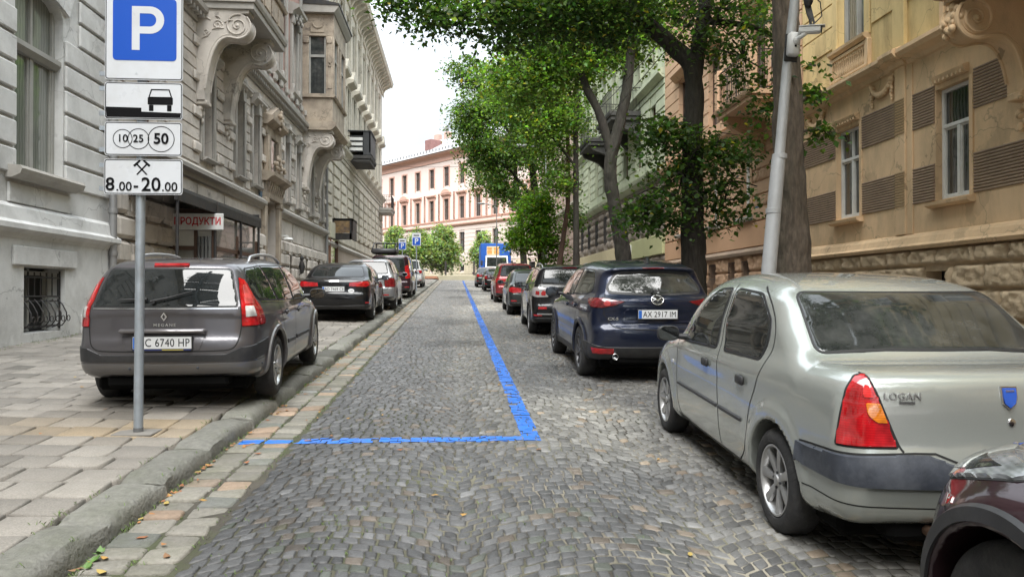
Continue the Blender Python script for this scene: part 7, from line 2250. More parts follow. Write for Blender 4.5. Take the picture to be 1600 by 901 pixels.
# ------------------------------------------------------------------ house across the end of the street
def house_far():
 ax, ay, bx, by = -10.6, 108.4, 12.8, 78.2
 L = math.hypot(bx - ax, by - ay)
 rot = math.atan2(by - ay, bx - ax) - R(90)          # local +y runs from A to B
 F = Fac('long white and pink house with grey roof across the end of the street', ax, 1, 0, zg(95), rot=rot, Yw=ay)
 W_ = mat('stucco_white_pink', (.70, .575, .515), .9, var=.07, dirt=(.45, .36, .31), dirt_amt=.3)
 PK = mat('stucco_pink_trim', (.54, .32, .25), .9, var=.08)
 z0 = 3.0
 # sb=-1: outward is local -x, which faces the street
 ts = []
 t = 20.0 - 3.25 * 9
 def t_of(u):
  d = 95 / (1 + .00106 * (u - 707)); r = (u - 800) / 1150 * d
  X = r * .99715 + d * .07545; Y = d * .99715 - r * .07545
  return math.hypot(X - ax, Y - ay) * (1 if X > ax else -1)
 base = t_of(721.6)
 cols = [base + 3.25 * k for k in range(-9, 9)]
 a0, a1 = cols[0] - 2, cols[-1] + 2
 hs = []
 for c in cols:
  hs += [(c - .52, c + .52, 15.7, 18.2), (c - .52, c + .52, 11.25, 14.0), (c - .55, c + .55, 6.9, 9.5), (c - .5, c + .5, 4.55, 5.3)]
 m = MB(); F.wall(m, a0, a1, z0, 20.0, hs, 0, .3); F.part('wall', m, W_)
 m = MB(); F.courses(m, a0, a1, 5.7, 10.2, .5, [h for h in hs if h[3] < 10], .05, 0, .06, .02); F.part('rustication', m, W_)
 m = MB(); F.courses(m, a0, a1, z0, 5.6, 1.3, [h for h in hs if h[3] < 6], .0, 0, .10, .02); F.part('plinth', m, mat('plinth_cream', (.58, .50, .36), .9, var=.1))
 F.cornice('string_course', [(0, 10.2), (.1, 10.25), (.3, 10.45), (.32, 10.6), (0, 10.7)], a0, a1, PK)
 F.cornice('sill_course', [(0, 11.0), (.12, 11.05), (.14, 11.2), (0, 11.22)], a0, a1, PK)
 for i, c in enumerate(cols):
  m = MB()
  for s in (-1, 1):
   F.box(m, c + s * .62 - .10, c + s * .62 + .10, 0, .10, 11.25, 14.2); F.box(m, c + s * .60 - .08, c + s * .60 + .08, 0, .07, 15.6, 18.2)
   F.box(m, c + s * 1.62 - .16, c + s * 1.62 + .16, 0, .08, 11.3, 14.8)
  F.prism(m, [(0, 14.35), (.1, 14.35), (.3, 14.55), (.32, 14.7), (0, 14.78)], c - .95, c + .95)
  F.box(m, c - .75, c + .75, 0, .07, 14.02, 14.33); F.box(m, c - .7, c + .7, 0, .07, 18.2, 18.38)
  if i % 3 == 2: F.face(m, [(c - 1.0, 14.75), (c + 1.0, 14.75), (c + .6, 15.15), (c, 15.3), (c - .6, 15.15)], 0, .3)
  F.part('window_trim', m, PK)
 for c in cols:
  for q0, q1 in ((15.7, 18.2), (11.25, 14.0), (6.9, 9.5)):
   m = MB(); F.box(m, c - .52, c - .46, -.24, -.14, q0, q1); F.box(m, c + .46, c + .52, -.24, -.14, q0, q1); F.box(m, c - .04, c + .04, -.24, -.14, q0, q1); F.box(m, c - .46, c + .46, -.24, -.14, q0 + (q1 - q0) * .62, q0 + (q1 - q0) * .67); F.box(m, c - .46, c + .46, -.24, -.14, q0, q0 + .06)
   w = F.part('window', m, FRAMEBROWN)
   m = MB(); m.quad(F.P(c - .5, -.2, q0), F.P(c + .5, -.2, q0), F.P(c + .5, -.2, q1), F.P(c - .5, -.2, q1)); F.part('pane', m, BGLASS, w)
  m = MB(); m.quad(F.P(c - .5, -.2, 4.55), F.P(c + .5, -.2, 4.55), F.P(c + .5, -.2, 5.3), F.P(c - .5, -.2, 5.3)); F.part('basement_window', m, DARKIN)
 F.cornice('cornice', [(0, 19.0), (.1, 19.0), (.12, 19.5), (.3, 19.7), (.7, 19.9), (.78, 20.15), (0, 20.2)], a0, a1, PK)
 m = MB(); m.quad(F.P(a0, .9, 20.16), F.P(a1, .9, 20.16), F.P(a1, -6.5, 24.2), F.P(a0, -6.5, 24.2)); m.quad(F.P(a0, .9, 20.10), F.P(a1, .9, 20.10), F.P(a1, .9, 20.16), F.P(a0, .9, 20.16))
 m.quad(F.P(a0, -6.5, 24.2), F.P(a1, -6.5, 24.2), F.P(a1, -13, 20.2), F.P(a0, -13, 20.2))
 roof = F.part('roof', m, mat('roof_grey_sheet', (.40, .40, .41), .6, metal=.2, var=.1))
 m = MB(); a = a0
 while a < a1: F.box(m, a, a + .28, .25, .32, 20.5, 20.85); a += .7
 F.part('snow_guard', m, ZINC, roof)
 dt = t_of(655)
 m = MB(); F.box(m, dt - .75, dt + .75, -3.4, -1.4, 21.0, 22.9, 0, .05); F.part('dormer', m, mat('dormer_redbrown', (.22, .11, .10), .8, var=.2), roof)
 m = MB()
 for tt in (t_of(625), t_of(640), t_of(690)): F.box(m, tt - .5, tt + .5, -7, -6.2, 23.6, 25.1, 0, .05)
 F.part('chimney', m, mat('chimney_pink', (.45, .30, .25), .9, var=.2), roof)
 m = MB(); p = F.P(t_of(652), -5.0, 23.2); m.tube([p, (p[0], p[1], p[2] + 1.6)], .05, 6); m.lathe([(0, .1), (.35, .04), (.5, -.1)], 14, 'y', (p[0], p[1], p[2] + 1.9)); F.part('satellite_dish', m, ZINC, roof, 40)
 m = MB(); m.quad(F.P(a0, 0, z0), F.P(a0, -13, z0), F.P(a0, -13, 20.2), F.P(a0, 0, 20.2)); m.quad(F.P(a1, 0, z0), F.P(a1, -13, z0), F.P(a1, -13, 20.2), F.P(a1, 0, 20.2)); F.part('side_wall', m, W_)
 return F

# ------------------------------------------------------------------ right side
def grille(F, a0, a1, z0, z1, b, parent, belly=True):
 m = MB()
 n = max(4, int((a1 - a0) / .10))
 for k in range(n + 1):
  a = a0 + (a1 - a0) * k / n
  pts = [(a, b, z1), (a, b, z0 + (z1 - z0) * .5), (a, b + .10, z0 + (z1 - z0) * .3), (a, b + .12, z0 + (z1 - z0) * .15), (a, b, z0)] if belly else [(a, b, z1), (a, b, z0)]
  m.tube([F.P(*p) for p in pts], .009, 5)
 for z in (z0 + .03, (z0 + z1) / 2, z1 - .03): m.tube([F.P(a0, b, z), F.P(a1, b, z)], .011, 5)
 return F.part('window_grille', m, IRON, parent)

def house_ochre():
 A0, A1 = -24.0, 17.45
 F = Fac('ochre house with dark ribbed bands and white window frames above the pale saloon', 8.5, -1, A0, zg(12))
 zb = .2
 W1 = [(14.92, 15.90), (11.58, 12.46), (6.9, 7.8), (3.2, 4.1), (-.6, .3)]
 holes = [(a, b, 3.20, 5.15) for a, b in W1]
 m = MB(); F.wall(m, A0, A1, zb, 2.40, [(12.1, 12.75, 1.3, 1.95), (15.0, 15.7, 1.0, 1.8)], 0, .4); F.part('wall', m, STONE_OCHRE)
 F.rough('rock_faced_base', 2.0, A1, zb, 2.36, .46, .95, STONE_OCHRE, [(12.1, 12.75, 1.3, 1.95), (15.0, 15.7, 1.0, 1.8)], proud=.15, seed=5)
 for (a, b) in ((12.1, 12.75), (15.0, 15.7)):
  m = MB(); m.quad(F.P(a, -.3, .95), F.P(b, -.3, .95), F.P(b, -.3, 1.97), F.P(a, -.3, 1.97)); F.part('basement_window', m, DARKIN)
 F.cornice('plinth_ledge', [(0, 2.36), (.17, 2.36), (.2, 2.42), (.14, 2.47), (.10, 2.58), (.05, 2.64), (0, 2.66)], A0, A1, STUCCO_OCHRE)
 m = MB(); F.wall(m, A0, A1, 2.40, 5.95, holes, 0, .22); F.part('wall', m, STUCCO_OCHRE)
 # ribbed bands: grooved rows of plaster, painted dark
 m = MB()
 for z0, z1 in ((3.20, 3.87), (4.58, 5.26)):
  n = 13
  for k in range(n):
   za = z0 + (z1 - z0) * k / n
   segs = [(A0, A1)]
   for h in W1:
    nn = []
    for p, q in segs:
     if h[1] + .10 <= p or h[0] - .10 >= q: nn.append((p, q)); continue
     if h[0] - .10 > p: nn.append((p, h[0] - .10))
     if h[1] + .02 < q: nn.append((h[1] + .02, q))
    segs = nn
   for p, q in segs:
    F.prism(m, [(0, za + .004), (.016, za + .008), (.024, za + .020), (.024, za + .032), (.016, za + .042), (0, za + .046)], p, q)
 F.part('ribbed_band', m, BAND_BROWN)
 m = MB(); z0 = 3.20
 # smooth ashlar joints and corner pilaster running the full height
 F.box(m, 13.28, 13.60, 0, .060, 2.66, 5.92, 0, .012)
 F.box(m, 13.10, 13.28, 0, .030, 2.66, 5.92, 0, .008)
 F.part('pilaster', m, STUCCO_OCHRE, smooth=30)
 for a, b in W1:
  m = MB()
  F.box(m, a - .09, a, -.02, .028, 3.12, 5.18, 0, .006)
  F.prism(m, [(0, 5.24), (.05, 5.24), (.10, 5.30), (.12, 5.36), (0, 5.40)], a + .02, b - .04)
  for k in range(7): F.box(m, a + .08 + k * .11, a + .12 + k * .11, .05, .10, 5.25, 5.30)
  F.part('window_surround', m, STUCCO_OCHRE, smooth=30)
 m = MB()
 for k in range(13):
  for z0, z1 in ((3.20, 3.87), (4.58, 5.26)):
   za = z0 + (z1 - z0) * k / 13; F.prism(m, [(.06, za + .006), (.074, za + .014), (.074, za + .036), (.06, za + .044)], 13.285, 13.595)
 F.part('ribbed_band', m, mat('ribbed_ochre', (.36, .26, .15), .9, var=.2))
 for a, b in W1:
  w = F.window(a, b, 3.20, 5.15, -.16, FRAMEWHITE, BGLASS, 'C' if a > 14 else 'T', .062)
  m = MB(); F.prism(m, [(-.16, 3.08), (.08, 3.06), (.15, 3.10), (.16, 3.15), (-.16, 3.21)], a - .12, b + .10); F.part('sill', m, STUCCO_OCHRE, w)
 # swags of fruit under the cornice
 for (c, z) in ((14.05, 5.72), (16.75, 5.70), (9.2, 5.72)):
  m = MB()
  for sgn in (-1, 1):
   for k in range(7): m.ball(F.P(c + sgn * .34 + .02 * math.sin(k * 2), .05, z - .06 - k * .055), .045 - .003 * k, .045 - .003 * k, .04, 7, 5)
   m.ball(F.P(c + sgn * .34, .05, z), .07, .07, .06, 8, 6)
   m.tube([F.P(c + sgn * .34, .04, z + .02), F.P(c + sgn * .42, .05, z + .10), F.P(c + sgn * .46, .04, z + .03)], .022, 6)
  for k in range(11):
   t = k / 10 * 2 - 1; m.ball(F.P(c + t * .32, .06, z - .05 - .16 * (1 - t * t)), .05, .045, .05 + .02 * (1 - t * t), 7, 5)
  F.part('fruit_swag', m, STUCCO_OCHRE, smooth=60)
 # main cornice
 F.cornice('cornice', [(0, 5.84), (.05, 5.86), (.09, 5.93), (.24, 5.98), (.30, 6.05), (.30, 6.12), (.12, 6.19), (0, 6.22)], A0, A1, STUCCO_OCHRE)
 m = MB(); F.prism(m, [(.0, 5.85), (.11, 5.87), (.15, 5.94), (.30, 5.99), (.36, 6.06), (.36, 6.13), (.18, 6.20), (0, 6.22)], 13.20, 13.68); F.part('cornice_break', m, STUCCO_OCHRE)
 # upper storey: yellower, lined as large ashlar, balustrade panels under the windows
 W2 = [(14.68, 15.78), (10.9, 12.0), (6.8, 7.9), (3.1, 4.2)]
 h2 = [(a, b, 6.95, 9.3) for a, b in W2] + [(a, b, 11.4, 13.6) for a, b in W2]
 m = MB(); F.wall(m, A0, A1, 6.2, 15.5, h2, 0, .25); F.part('wall', m, STUCCO_OCHREY)
 m = MB(); F.courses(m, A0, A1, 7.06, 10.5, .52, [(a - .22, b + .22, 6.2, 9.5) for a, b in W2], .022, 0, .028, .010, joints=1.25)
 F.box(m, 13.25, 13.62, 0, .09, 6.22, 15.0, 0, .012)
 for a, b in W2:
  F.box(m, a - .20, a, 0, .05, 6.9, 9.4, 0, .01); F.box(m, b, b + .20, 0, .05, 6.9, 9.4, 0, .01)
 F.part('ashlar', m, STUCCO_OCHREY)
 for a, b in W2:
  w = F.window(a, b, 6.95, 9.3, -.18, FRAMEGREY if a > 14 else FRAMEWHITE, win_glass('window_glass_bright', (.05, .055, .055), curtain=.9), 'T', .07)
  m = MB(); F.prism(m, [(-.18, 6.82), (.10, 6.80), (.17, 6.86), (.18, 6.92), (-.18, 6.97)], a - .18, b + .18); F.part('sill', m, STUCCO_OCHRE, w)
  w = F.window(a, b, 11.4, 13.6, -.18, FRAMEWHITE, BGLASS, 'T', .07, sill=.15, sillmat=STUCCO_OCHRE)
  m = MB()
  F.box(m, a - .10, b + .10, .0, .02, 6.24, 6.80, 0, .005)
  k = a - .06
  while k < b + .06:
   mm = F.P(k, .05, 6.30)
   m.lathe([(.018, 0), (.034, .03), (.040, .10), (.024, .20), (.022, .30), (.034, .34), (.036, .42)], 7, 'z', mm); k += .085
  F.box(m, a - .10, b + .10, .0, .10, 6.24, 6.30, 0, .01); F.box(m, a - .10, b + .10, .0, .10, 6.70, 6.78, 0, .01)
  F.box(m, a - .22, a - .10, 0, .10, 6.24, 6.80, 0, .01); F.box(m, b + .10, b + .22, 0, .10, 6.24, 6.80, 0, .01)
  F.part('balustrade_panel', m, STUCCO_OCHRE, w, 40)
 F.cornice('eaves', [(0, 14.9), (.1, 14.9), (.2, 15.1), (.7, 15.3), (.75, 15.5), (0, 15.6)], A0, A1, STUCCO_OCHRE)
 F.back(A0, A1, zb, 15.5, 12, STUCCO_OCHRE)
 # stone balcony on a carved console at the right
 for a in (10.32, 7.4): 
  con = console(F, a, 1.25, 5.95, 1.42, .34, STUCCO_OCHRE, ornament=False, drop=True)
  m = MB(); rg = np.random.default_rng(4)
  for k in range(30):
   t = rg.random(); m.ball(F.P(a + rg.uniform(-.16, .16), 1.18 + rg.uniform(-.06, .10) - t * .1, 5.35 + t * .45), .06, .055, .06, 7, 5)
  m.ball(F.P(a, .92, 5.58), .16, .18, .16, 12, 8)
  F.part('acanthus', m, STUCCO_OCHRE, con, 50)
 b = balcony_slab(F, 6.9, 10.62, 1.42, 5.95, .30, STUCCO_OCHRE)
 m = MB(); F.box(m, 6.95, 10.55, 1.25, 1.36, 6.25, 7.1, 0, .01); F.box(m, 10.42, 10.55, 0, 1.36, 6.25, 7.1, 0, .01); F.part('parapet', m, STUCCO_OCHRE, b)
 return F

def house_salmon():
 A0, A1 = 17.5, 29.35
 F = Fac('salmon house with rock-faced base and iron balcony behind the leaning tree', 8.5, -1, A0, zg(23))
 zb = .5
 W1 = [(20.62, 21.34), (23.3, 24.05), (26.6, 27.35)]
 base = [(20.75, 21.25), (23.45, 24.1), (21.8, 22.35), (26.5, 27.1)]
 hb = [(a, b, 1.55, 2.52) for a, b in base]
 m = MB(); F.wall(m, A0, A1, zb, 2.7, hb, 0, .35); F.part('wall', m, STONE_SALMON)
 F.rough('rock_faced_base', A0, A1, zb, 2.66, .42, .75, STONE_SALMON, hb, proud=.10, seed=9)
 for h in hb:
  m = MB(); m.quad(F.P(h[0], -.25, h[2]), F.P(h[1], -.25, h[2]), F.P(h[1], -.25, h[3]), F.P(h[0], -.25, h[3])); w = F.part('basement_window', m, DARKIN); grille(F, h[0], h[1], h[2], h[3], .05, w)
 F.cornice('plinth_ledge', [(0, 2.66), (.15, 2.68), (.17, 2.76), (.08, 2.86), (0, 2.88)], A0, A1, BAND_BROWN)
 holes = [(a, b, 3.84, 5.72) for a, b in W1]
 doorh = (18.3, 19.4, zb, 3.3)
 m = MB(); F.wall(m, A0, A1, 2.7, 6.3, holes, 0, .26); F.part('wall', m, STUCCO_SALMON)
 m = MB(); F.box(m, A0, A1, 0, .05, 2.90, 3.58, 0, .01); F.part('smooth_band', m, mat('stucco_salmon_smooth', (.54, .33, .20), .85, var=.06, dirt=(.35, .22, .14), dirt_amt=.25))
 # alternating smooth and vermiculated quoin blocks
 k = 0; z = 3.62
 m = MB()
 while z < 6.2:
  zz = min(z + .36, 6.25)
  segs = [(A0, A1)]
  for h in holes:
   if h[2] < zz and h[3] > z:
    nn = []
    for p, q in segs:
     if h[1] + .14 <= p or h[0] - .14 >= q: nn.append((p, q)); continue
     if h[0] - .14 > p: nn.append((p, h[0] - .14))
     if h[1] + .14 < q: nn.append((h[1] + .14, q))
    segs = nn
  for p, q in segs:
   if k % 2 == 0: F.box(m, p, q, 0, .05, z + .012, zz - .012, 0, .014)
   else: F.rough('vermiculated_block', p, q, z, zz, .36, .8, STONE_SALMON, proud=.07, seed=20 + k + int(p * 3))
  z = zz; k += 1
 for a, b in W1: F.box(m, a - .14, a, -.02, .07, 3.75, 5.80, 0, .01); F.box(m, b, b + .14, -.02, .07, 3.75, 5.80, 0, .01); F.prism(m, [(0, 5.80), (.1, 5.8), (.2, 5.95), (0, 6.05)], a - .2, b + .2)
 F.part('banding', m, STUCCO_SALMON, smooth=30)
 for a, b in W1:
  w = F.window(a, b, 3.84, 5.72, -.18, FRAMEWHITE, BGLASS, 'T', .065)
  m = MB(); F.prism(m, [(-.18, 3.68), (.14, 3.66), (.2, 3.72), (.2, 3.78), (-.18, 3.85)], a - .2, b + .2); F.part('sill', m, TRIM_GREY, w)
 F.cornice('cornice', [(0, 6.25), (.08, 6.27), (.12, 6.36), (.30, 6.42), (.34, 6.54), (.1, 6.66), (0, 6.68)], A0, A1, STUCCO_SALMON)
 W2 = [(19.6, 20.6), (23.1, 24.2), (26.5, 27.5)]
 h2 = [(a, b, 7.1, 9.6) for a, b in W2] + [(a, b, 11.4, 13.6) for a, b in W2]
 m = MB(); F.wall(m, A0, A1, 6.6, 16.0, h2, 0, .25); F.part('wall', m, STUCCO_SALMON)
 m = MB(); F.courses(m, A0, A1, 6.75, 15.4, .45, h2, .03, 0, .035, .012)
 for a, b in W2:
  for z1 in (9.6, 13.6): F.prism(m, [(0, z1 + .05), (.1, z1 + .05), (.3, z1 + .25), (.3, z1 + .35), (0, z1 + .42)], a - .3, b + .3)
 F.part('rustication', m, STUCCO_SALMON)
 for a, b in W2: F.window(a, b, 7.1, 9.6, -.18, FRAMEBROWN, BGLASS, 'T', .07); F.window(a, b, 11.4, 13.6, -.18, FRAMEBROWN, BGLASS, 'T', .07)
 F.back(A0, A1, zb, 16.0, 12, STUCCO_SALMON)
 for a in (17.95, 19.75):
  m = MB(); F.prism(m, [(0, 6.38), (1.15, 6.38), (1.15, 6.26), (.9, 6.05), (.35, 5.75), (.12, 5.4), (0, 5.4)], a - .13, a + .13); F.part('console', m, STUCCO_SALMON)
 b = balcony_slab(F, 17.6, 20.1, 1.30, 6.38, .24, STUCCO_SALMON); iron_rail(F, 17.68, 20.02, 1.22, 6.62, 1.0, b, .12)
 m = MB(); F.box(m, 17.62, 17.86, 1.08, 1.30, 6.62, 7.72, 0, .02); F.box(m, 19.84, 20.08, 1.08, 1.30, 6.62, 7.72, 0, .02); F.part('corner_post', m, STUCCO_SALMON, b)
 m = MB(); F.box(m, 20.10, 20.34, .0, .03, 3.95, 4.20, 0, .01)
 o_ = m.build('house_number_plate', MATS['enamel_blue'], None); o_.location = F.root.location; tag(o_, 'small blue number plate on the salmon house right of its window', 'plate')
 return F

def house_green():
 A0, A1 = 29.4, 50.5
 F = Fac('pale green house with brown rough stone ground floor and dark balconies', 8.5, -1, A0, zg(40))
 zb = .9
 cols = [31.2 + 2.55 * k for k in range(8)]; cols = [c for c in cols if c < A1 - .8]
 hb = [(c - .5, c + .5, 4.4, 6.0) for c in cols]
 m = MB(); F.wall(m, A0, A1, zb, 6.5, hb, 0, .3); F.part('wall', m, STONE_BROWN)
 F.rough('rock_faced_base', A0, A1, zb, 3.2, .5, .8, STONE_BROWN, proud=.10, seed=30, cell=.09)
 m = MB(); F.box(m, A0, 35, 0, .14, 3.2, 4.05, 0, .02); F.part('smooth_band', m, mat('stucco_yellow_green', (.45, .45, .24), .85, var=.08, dirt=(.3, .28, .18), dirt_amt=.3))
 m = MB(); F.box(m, 35, A1, 0, .12, 3.2, 4.0, 0, .02); F.part('smooth_band', m, mat('stucco_cream', (.50, .43, .27), .85, var=.08))
 F.rough('rock_faced_base', A0, A1, 4.08, 6.4, .42, .6, STONE_BROWN, hb, proud=.12, seed=31, cell=.09)
 F.cornice('string_course', [(0, 6.4), (.1, 6.42), (.3, 6.6), (.34, 6.75), (0, 6.85)], A0, A1, STUCCO_GREEN)
 for c in cols:
  w = F.window(c - .5, c + .5, 4.4, 6.0, -.2, FRAMEGREY, BGLASS, 'T', .07); grille(F, c - .45, c + .45, 4.45, 5.95, .04, w, False)
 hu = [(c - .5, c + .5, 7.4, 9.7) for c in cols] + [(c - .5, c + .5, 11.4, 13.8) for c in cols] + [(c - .5, c + .5, 15.4, 17.4) for c in cols]
 m = MB(); F.wall(m, A0, A1, 6.5, 19, hu, 0, .26); F.part('wall', m, STUCCO_GREEN)
 m = MB(); F.courses(m, A0, A1, 6.9, 10.4, .46, hu, .05, 0, .05, .018)
 for c in cols:
  for z0, z1 in ((11.4, 13.8), (15.4, 17.4)):
   F.box(m, c - .68, c - .5, 0, .1, z0 - .1, z1 + .1); F.box(m, c + .5, c + .68, 0, .1, z0 - .1, z1 + .1); F.prism(m, [(0, z1 + .1), (.1, z1 + .1), (.3, z1 + .3), (.3, z1 + .4), (0, z1 + .5)], c - .8, c + .8)
 F.prism(m, [(0, 10.4), (.1, 10.4), (.3, 10.6), (.3, 10.75), (0, 10.85)], A0, A1)
 F.part('rustication', m, STUCCO_GREEN)
 for c in cols:
  for z0, z1 in ((7.4, 9.7), (11.4, 13.8), (15.4, 17.4)): F.window(c - .5, c + .5, z0, z1, -.18, FRAMEBROWN, BGLASS, 'T', .07)
 F.cornice('cornice', [(0, 18.3), (.1, 18.3), (.3, 18.6), (.9, 18.8), (.95, 19), (0, 19.2)], A0, A1, STUCCO_GREEN)
 F.back(A0, A1, zb, 19, 12, STUCCO_GREEN)
 dk = mat('dark_concrete', (.06, .058, .055), .9)
 for (p, q, z) in ((33.2, 36.4, 9.55), (39.0, 42.0, 9.55), (33.2, 36.4, 13.6)):
  b = balcony_slab(F, p, q, 1.5, z, .4, dk); iron_rail(F, p + .08, q - .08, 1.4, z + .4, 1.1, b, .15)
  m = MB()
  for a in (p + .3, q - .3): F.prism(m, [(0, z), (1.3, z), (1.2, z - .2), (.4, z - .5), (0, z - .9)], a - .13, a + .13)
  F.part('balcony_bracket', m, dk, b)
 # cast iron lamp bracket and sign letters panel by the entrance
 e = empty('notice_board', (8.32, 35.6, 3.6), label='white notice board on the pale band of the green house behind the trees', cat='sign')
 m = MB().box(-.05, .05, -.9, .9, -.3, .3, bev=.01); m.build('board', FRAMEWHITE, e)
 return F

def house_rose():
 A0, A1 = 50.6, 73
 F = Fac('rose pink house at the top of the street behind the trees', 8.5, -1, A0, zg(60))
 zb = 1.6
 P_ = mat('stucco_rose', (.46, .34, .28), .9, var=.1, dirt=(.3, .22, .18), dirt_amt=.3)
 cols = [52.5 + 2.9 * k for k in range(7)]
 hs = [(c - .5, c + .5, z, z + 2.2) for c in cols for z in (4.6, 8.6, 12.6, 16.2)]
 m = MB(); F.wall(m, A0, A1, zb, 19.5, hs, 0, .26); F.part('wall', m, P_)
 m = MB(); F.courses(m, A0, A1, 3.6, 7.8, .5, hs, .05, 0, .05, .018); F.part('rustication', m, P_)
 for z in (7.8, 11.9, 18.8): F.cornice('string_course', [(0, z), (.1, z), (.3, z + .2), (.3, z + .35), (0, z + .45)], A0, A1, STUCCO_YELLOW)
 for c in cols:
  for z in (4.6, 8.6, 12.6, 16.2): F.window(c - .5, c + .5, z, z + 2.2, -.18, FRAMEBROWN, BGLASS, 'T', .07)
 F.back(A0, A1, zb, 19.5, 12, P_)
 return F

def house_plain(label, Xw, sb, A0, A1, mt, seed):
 """neighbouring house down the street behind the viewpoint"""
 F = Fac(label, Xw, sb, A0, -3.5)
 cols = [A0 + 1.8 + 2.9 * k for k in range(int((A1 - A0 - 2) / 2.9))]
 hs = [(c - .5, c + .5, z, z + 2.1) for c in cols for z in (.6, 4.8, 8.8, 12.6)]
 m = MB(); F.wall(m, A0, A1, -4, 16.5, hs, 0, .25); F.part('wall', m, mt)
 m = MB()
 for c in cols:
  for z in (.6, 4.8, 8.8, 12.6): m.quad(F.P(c - .5, -.2, z), F.P(c + .5, -.2, z), F.P(c + .5, -.2, z + 2.1), F.P(c - .5, -.2, z + 2.1))
 g = F.part('glazing', m, BGLASS)
 for z in (3.9, 7.9, 15.8): F.cornice('string_course', [(0, z), (.1, z), (.35, z + .2), (.35, z + .35), (0, z + .45)], A0, A1, TRIM_GREY)
 F.back(A0, A1, -4, 16.5, 12, mt)
# ------------------------------------------------------------------ trees
BARK = mat('bark', (.115, .090, .068), .95, var=.55, vscale=22, stretch=(1, 1, .25), dirt=(.035, .04, .022), dirt_amt=.6, dscale=3, bump=1.0, bscale=26)
BARKDARK = mat('bark_dark', (.036, .031, .026), .95, var=.55, vscale=22, stretch=(1, 1, .25), dirt=(.03, .04, .02), dirt_amt=.5, dscale=3, bump=1.0, bscale=26)
def leaf_mat(name, trans):
 m = bpy.data.materials.new(name); m.use_nodes = True
 nt = m.node_tree; L = nt.links.new
 b = nt.nodes['Principled BSDF']; out = nt.nodes['Material Output']
 at = _n(nt, 'ShaderNodeAttribute', attribute_name='tint')
 L(at.outputs['Color'], b.inputs['Base Color']); b.inputs['Roughness'].default_value = .5; b.inputs['Specular IOR Level'].default_value = .35
 tr = _n(nt, 'ShaderNodeBsdfTranslucent')
 mu = _n(nt, 'ShaderNodeMix', data_type='RGBA'); mu.blend_type = 'MULTIPLY'; mu.inputs['Factor'].default_value = 1
 mu.inputs['B'].default_value = (1.7, 1.75, .65, 1); L(at.outputs['Color'], mu.inputs['A']); L(mu.outputs['Result'], tr.inputs['Color'])
 mx = _n(nt, 'ShaderNodeMixShader'); mx.inputs['Fac'].default_value = trans
 L(b.outputs[0], mx.inputs[1]); L(tr.outputs[0], mx.inputs[2]); L(mx.outputs[0], out.inputs['Surface'])
 return m
LEAF = leaf_mat('leaf', .5)
def leaves(name, blobs, size, tint, parent, org, twigs=None, seed=0, per=34):
 """blobs: (centre, radii, n leaves); leaves hang in sprays round sub-clumps, with gaps between"""
 rg = np.random.default_rng(seed)
 PC, CC = [], []
 size *= 1.16
 for c, rad, n in blobs:
  n = int(n * 2.1)
  k = max(3, int(n / per))
  d = rg.normal(0, 1, (k, 3)); d /= np.linalg.norm(d, axis=1, keepdims=True)
  q = np.array(c) + d * np.array(rad) * (rg.random((k, 1)) ** .42)
  if twigs is not None:
   for p in q[::3]: twigs.append((np.array(c), p))
  sp = rg.uniform(.5, 1.3, (k, 1)) * (min(rad) * .16 + .14)
  i = rg.integers(0, k, n)
  # each clump is a flattened drooping spray
  o = np.clip(rg.normal(0, 1, (n, 3)), -1.7, 1.7) * sp[i] * np.array([1.15, 1.15, .52])
  o[:, 2] -= .25 * (o[:, 0] ** 2 + o[:, 1] ** 2) / np.maximum(sp[i][:, 0], .1)
  PC.append(q[i] + o); CC.append(rg.lognormal(0, .2, k)[i])
 P = np.concatenate(PC); cl = np.concatenate(CC); n = len(P)
 a = rg.uniform(0, 2 * np.pi, n); dn = rg.normal(-.35, .45, n)
 ax = np.stack([np.cos(a) * np.cos(dn), np.sin(a) * np.cos(dn), np.sin(dn)], 1)
 up = rg.normal(0, .5, (n, 3)) + np.array([0, 0, 1.0])
 sd = np.cross(ax, up); sd /= np.linalg.norm(sd, axis=1, keepdims=True)
 nr = np.cross(sd, ax)
 s = size * rg.uniform(.6, 1.25, (n, 1)); w = s * rg.uniform(.30, .42, (n, 1))
 V = np.stack([P, P + ax * s * .38 + sd * w + nr * s * .10, P + ax * s, P + ax * s * .38 - sd * w + nr * s * .10, P + ax * s * .42], 1)
 base = np.arange(n)[:, None] * 5
 F = np.vstack([base + np.array((0, 4, 1)), base + np.array((4, 2, 1)), base + np.array((0, 3, 4)), base + np.array((4, 3, 2))])
 V = V - np.array(org)
 o = np_mesh(name, V.reshape(-1, 3), F, LEAF, parent)
 col = o.data.color_attributes.new('tint', 'FLOAT_COLOR', 'POINT')
 t = np.array(tint) * (cl * rg.lognormal(0, .30, n))[:, None] * (1 + rg.normal(0, .14, (n, 3)))
 yl = rg.random(n) < .015
 t[yl] = np.array([.30, .26, .04])
 t4 = np.ones((n, 5, 4), np.float32); t4[..., :3] = np.clip(t, .004, .5)[:, None, :]
 col.data.foreach_set('color', t4.ravel())
 return o
def smooth_path(pts, n=5):
 """Catmull-Rom through (x, y, z, r)"""
 p = [np.array(q, float) for q in pts]
 out = []
 for i in range(len(p) - 1):
  a, b, c, d = p[max(i - 1, 0)], p[i], p[i + 1], p[min(i + 2, len(p) - 1)]
  for k in range(n):
   t = k / n
   out.append(.5 * (2 * b + (c - a) * t + (2 * a - 5 * b + 4 * c - d) * t * t + (3 * b - a - 3 * c + d) * t ** 3))
 out.append(p[-1])
 return out
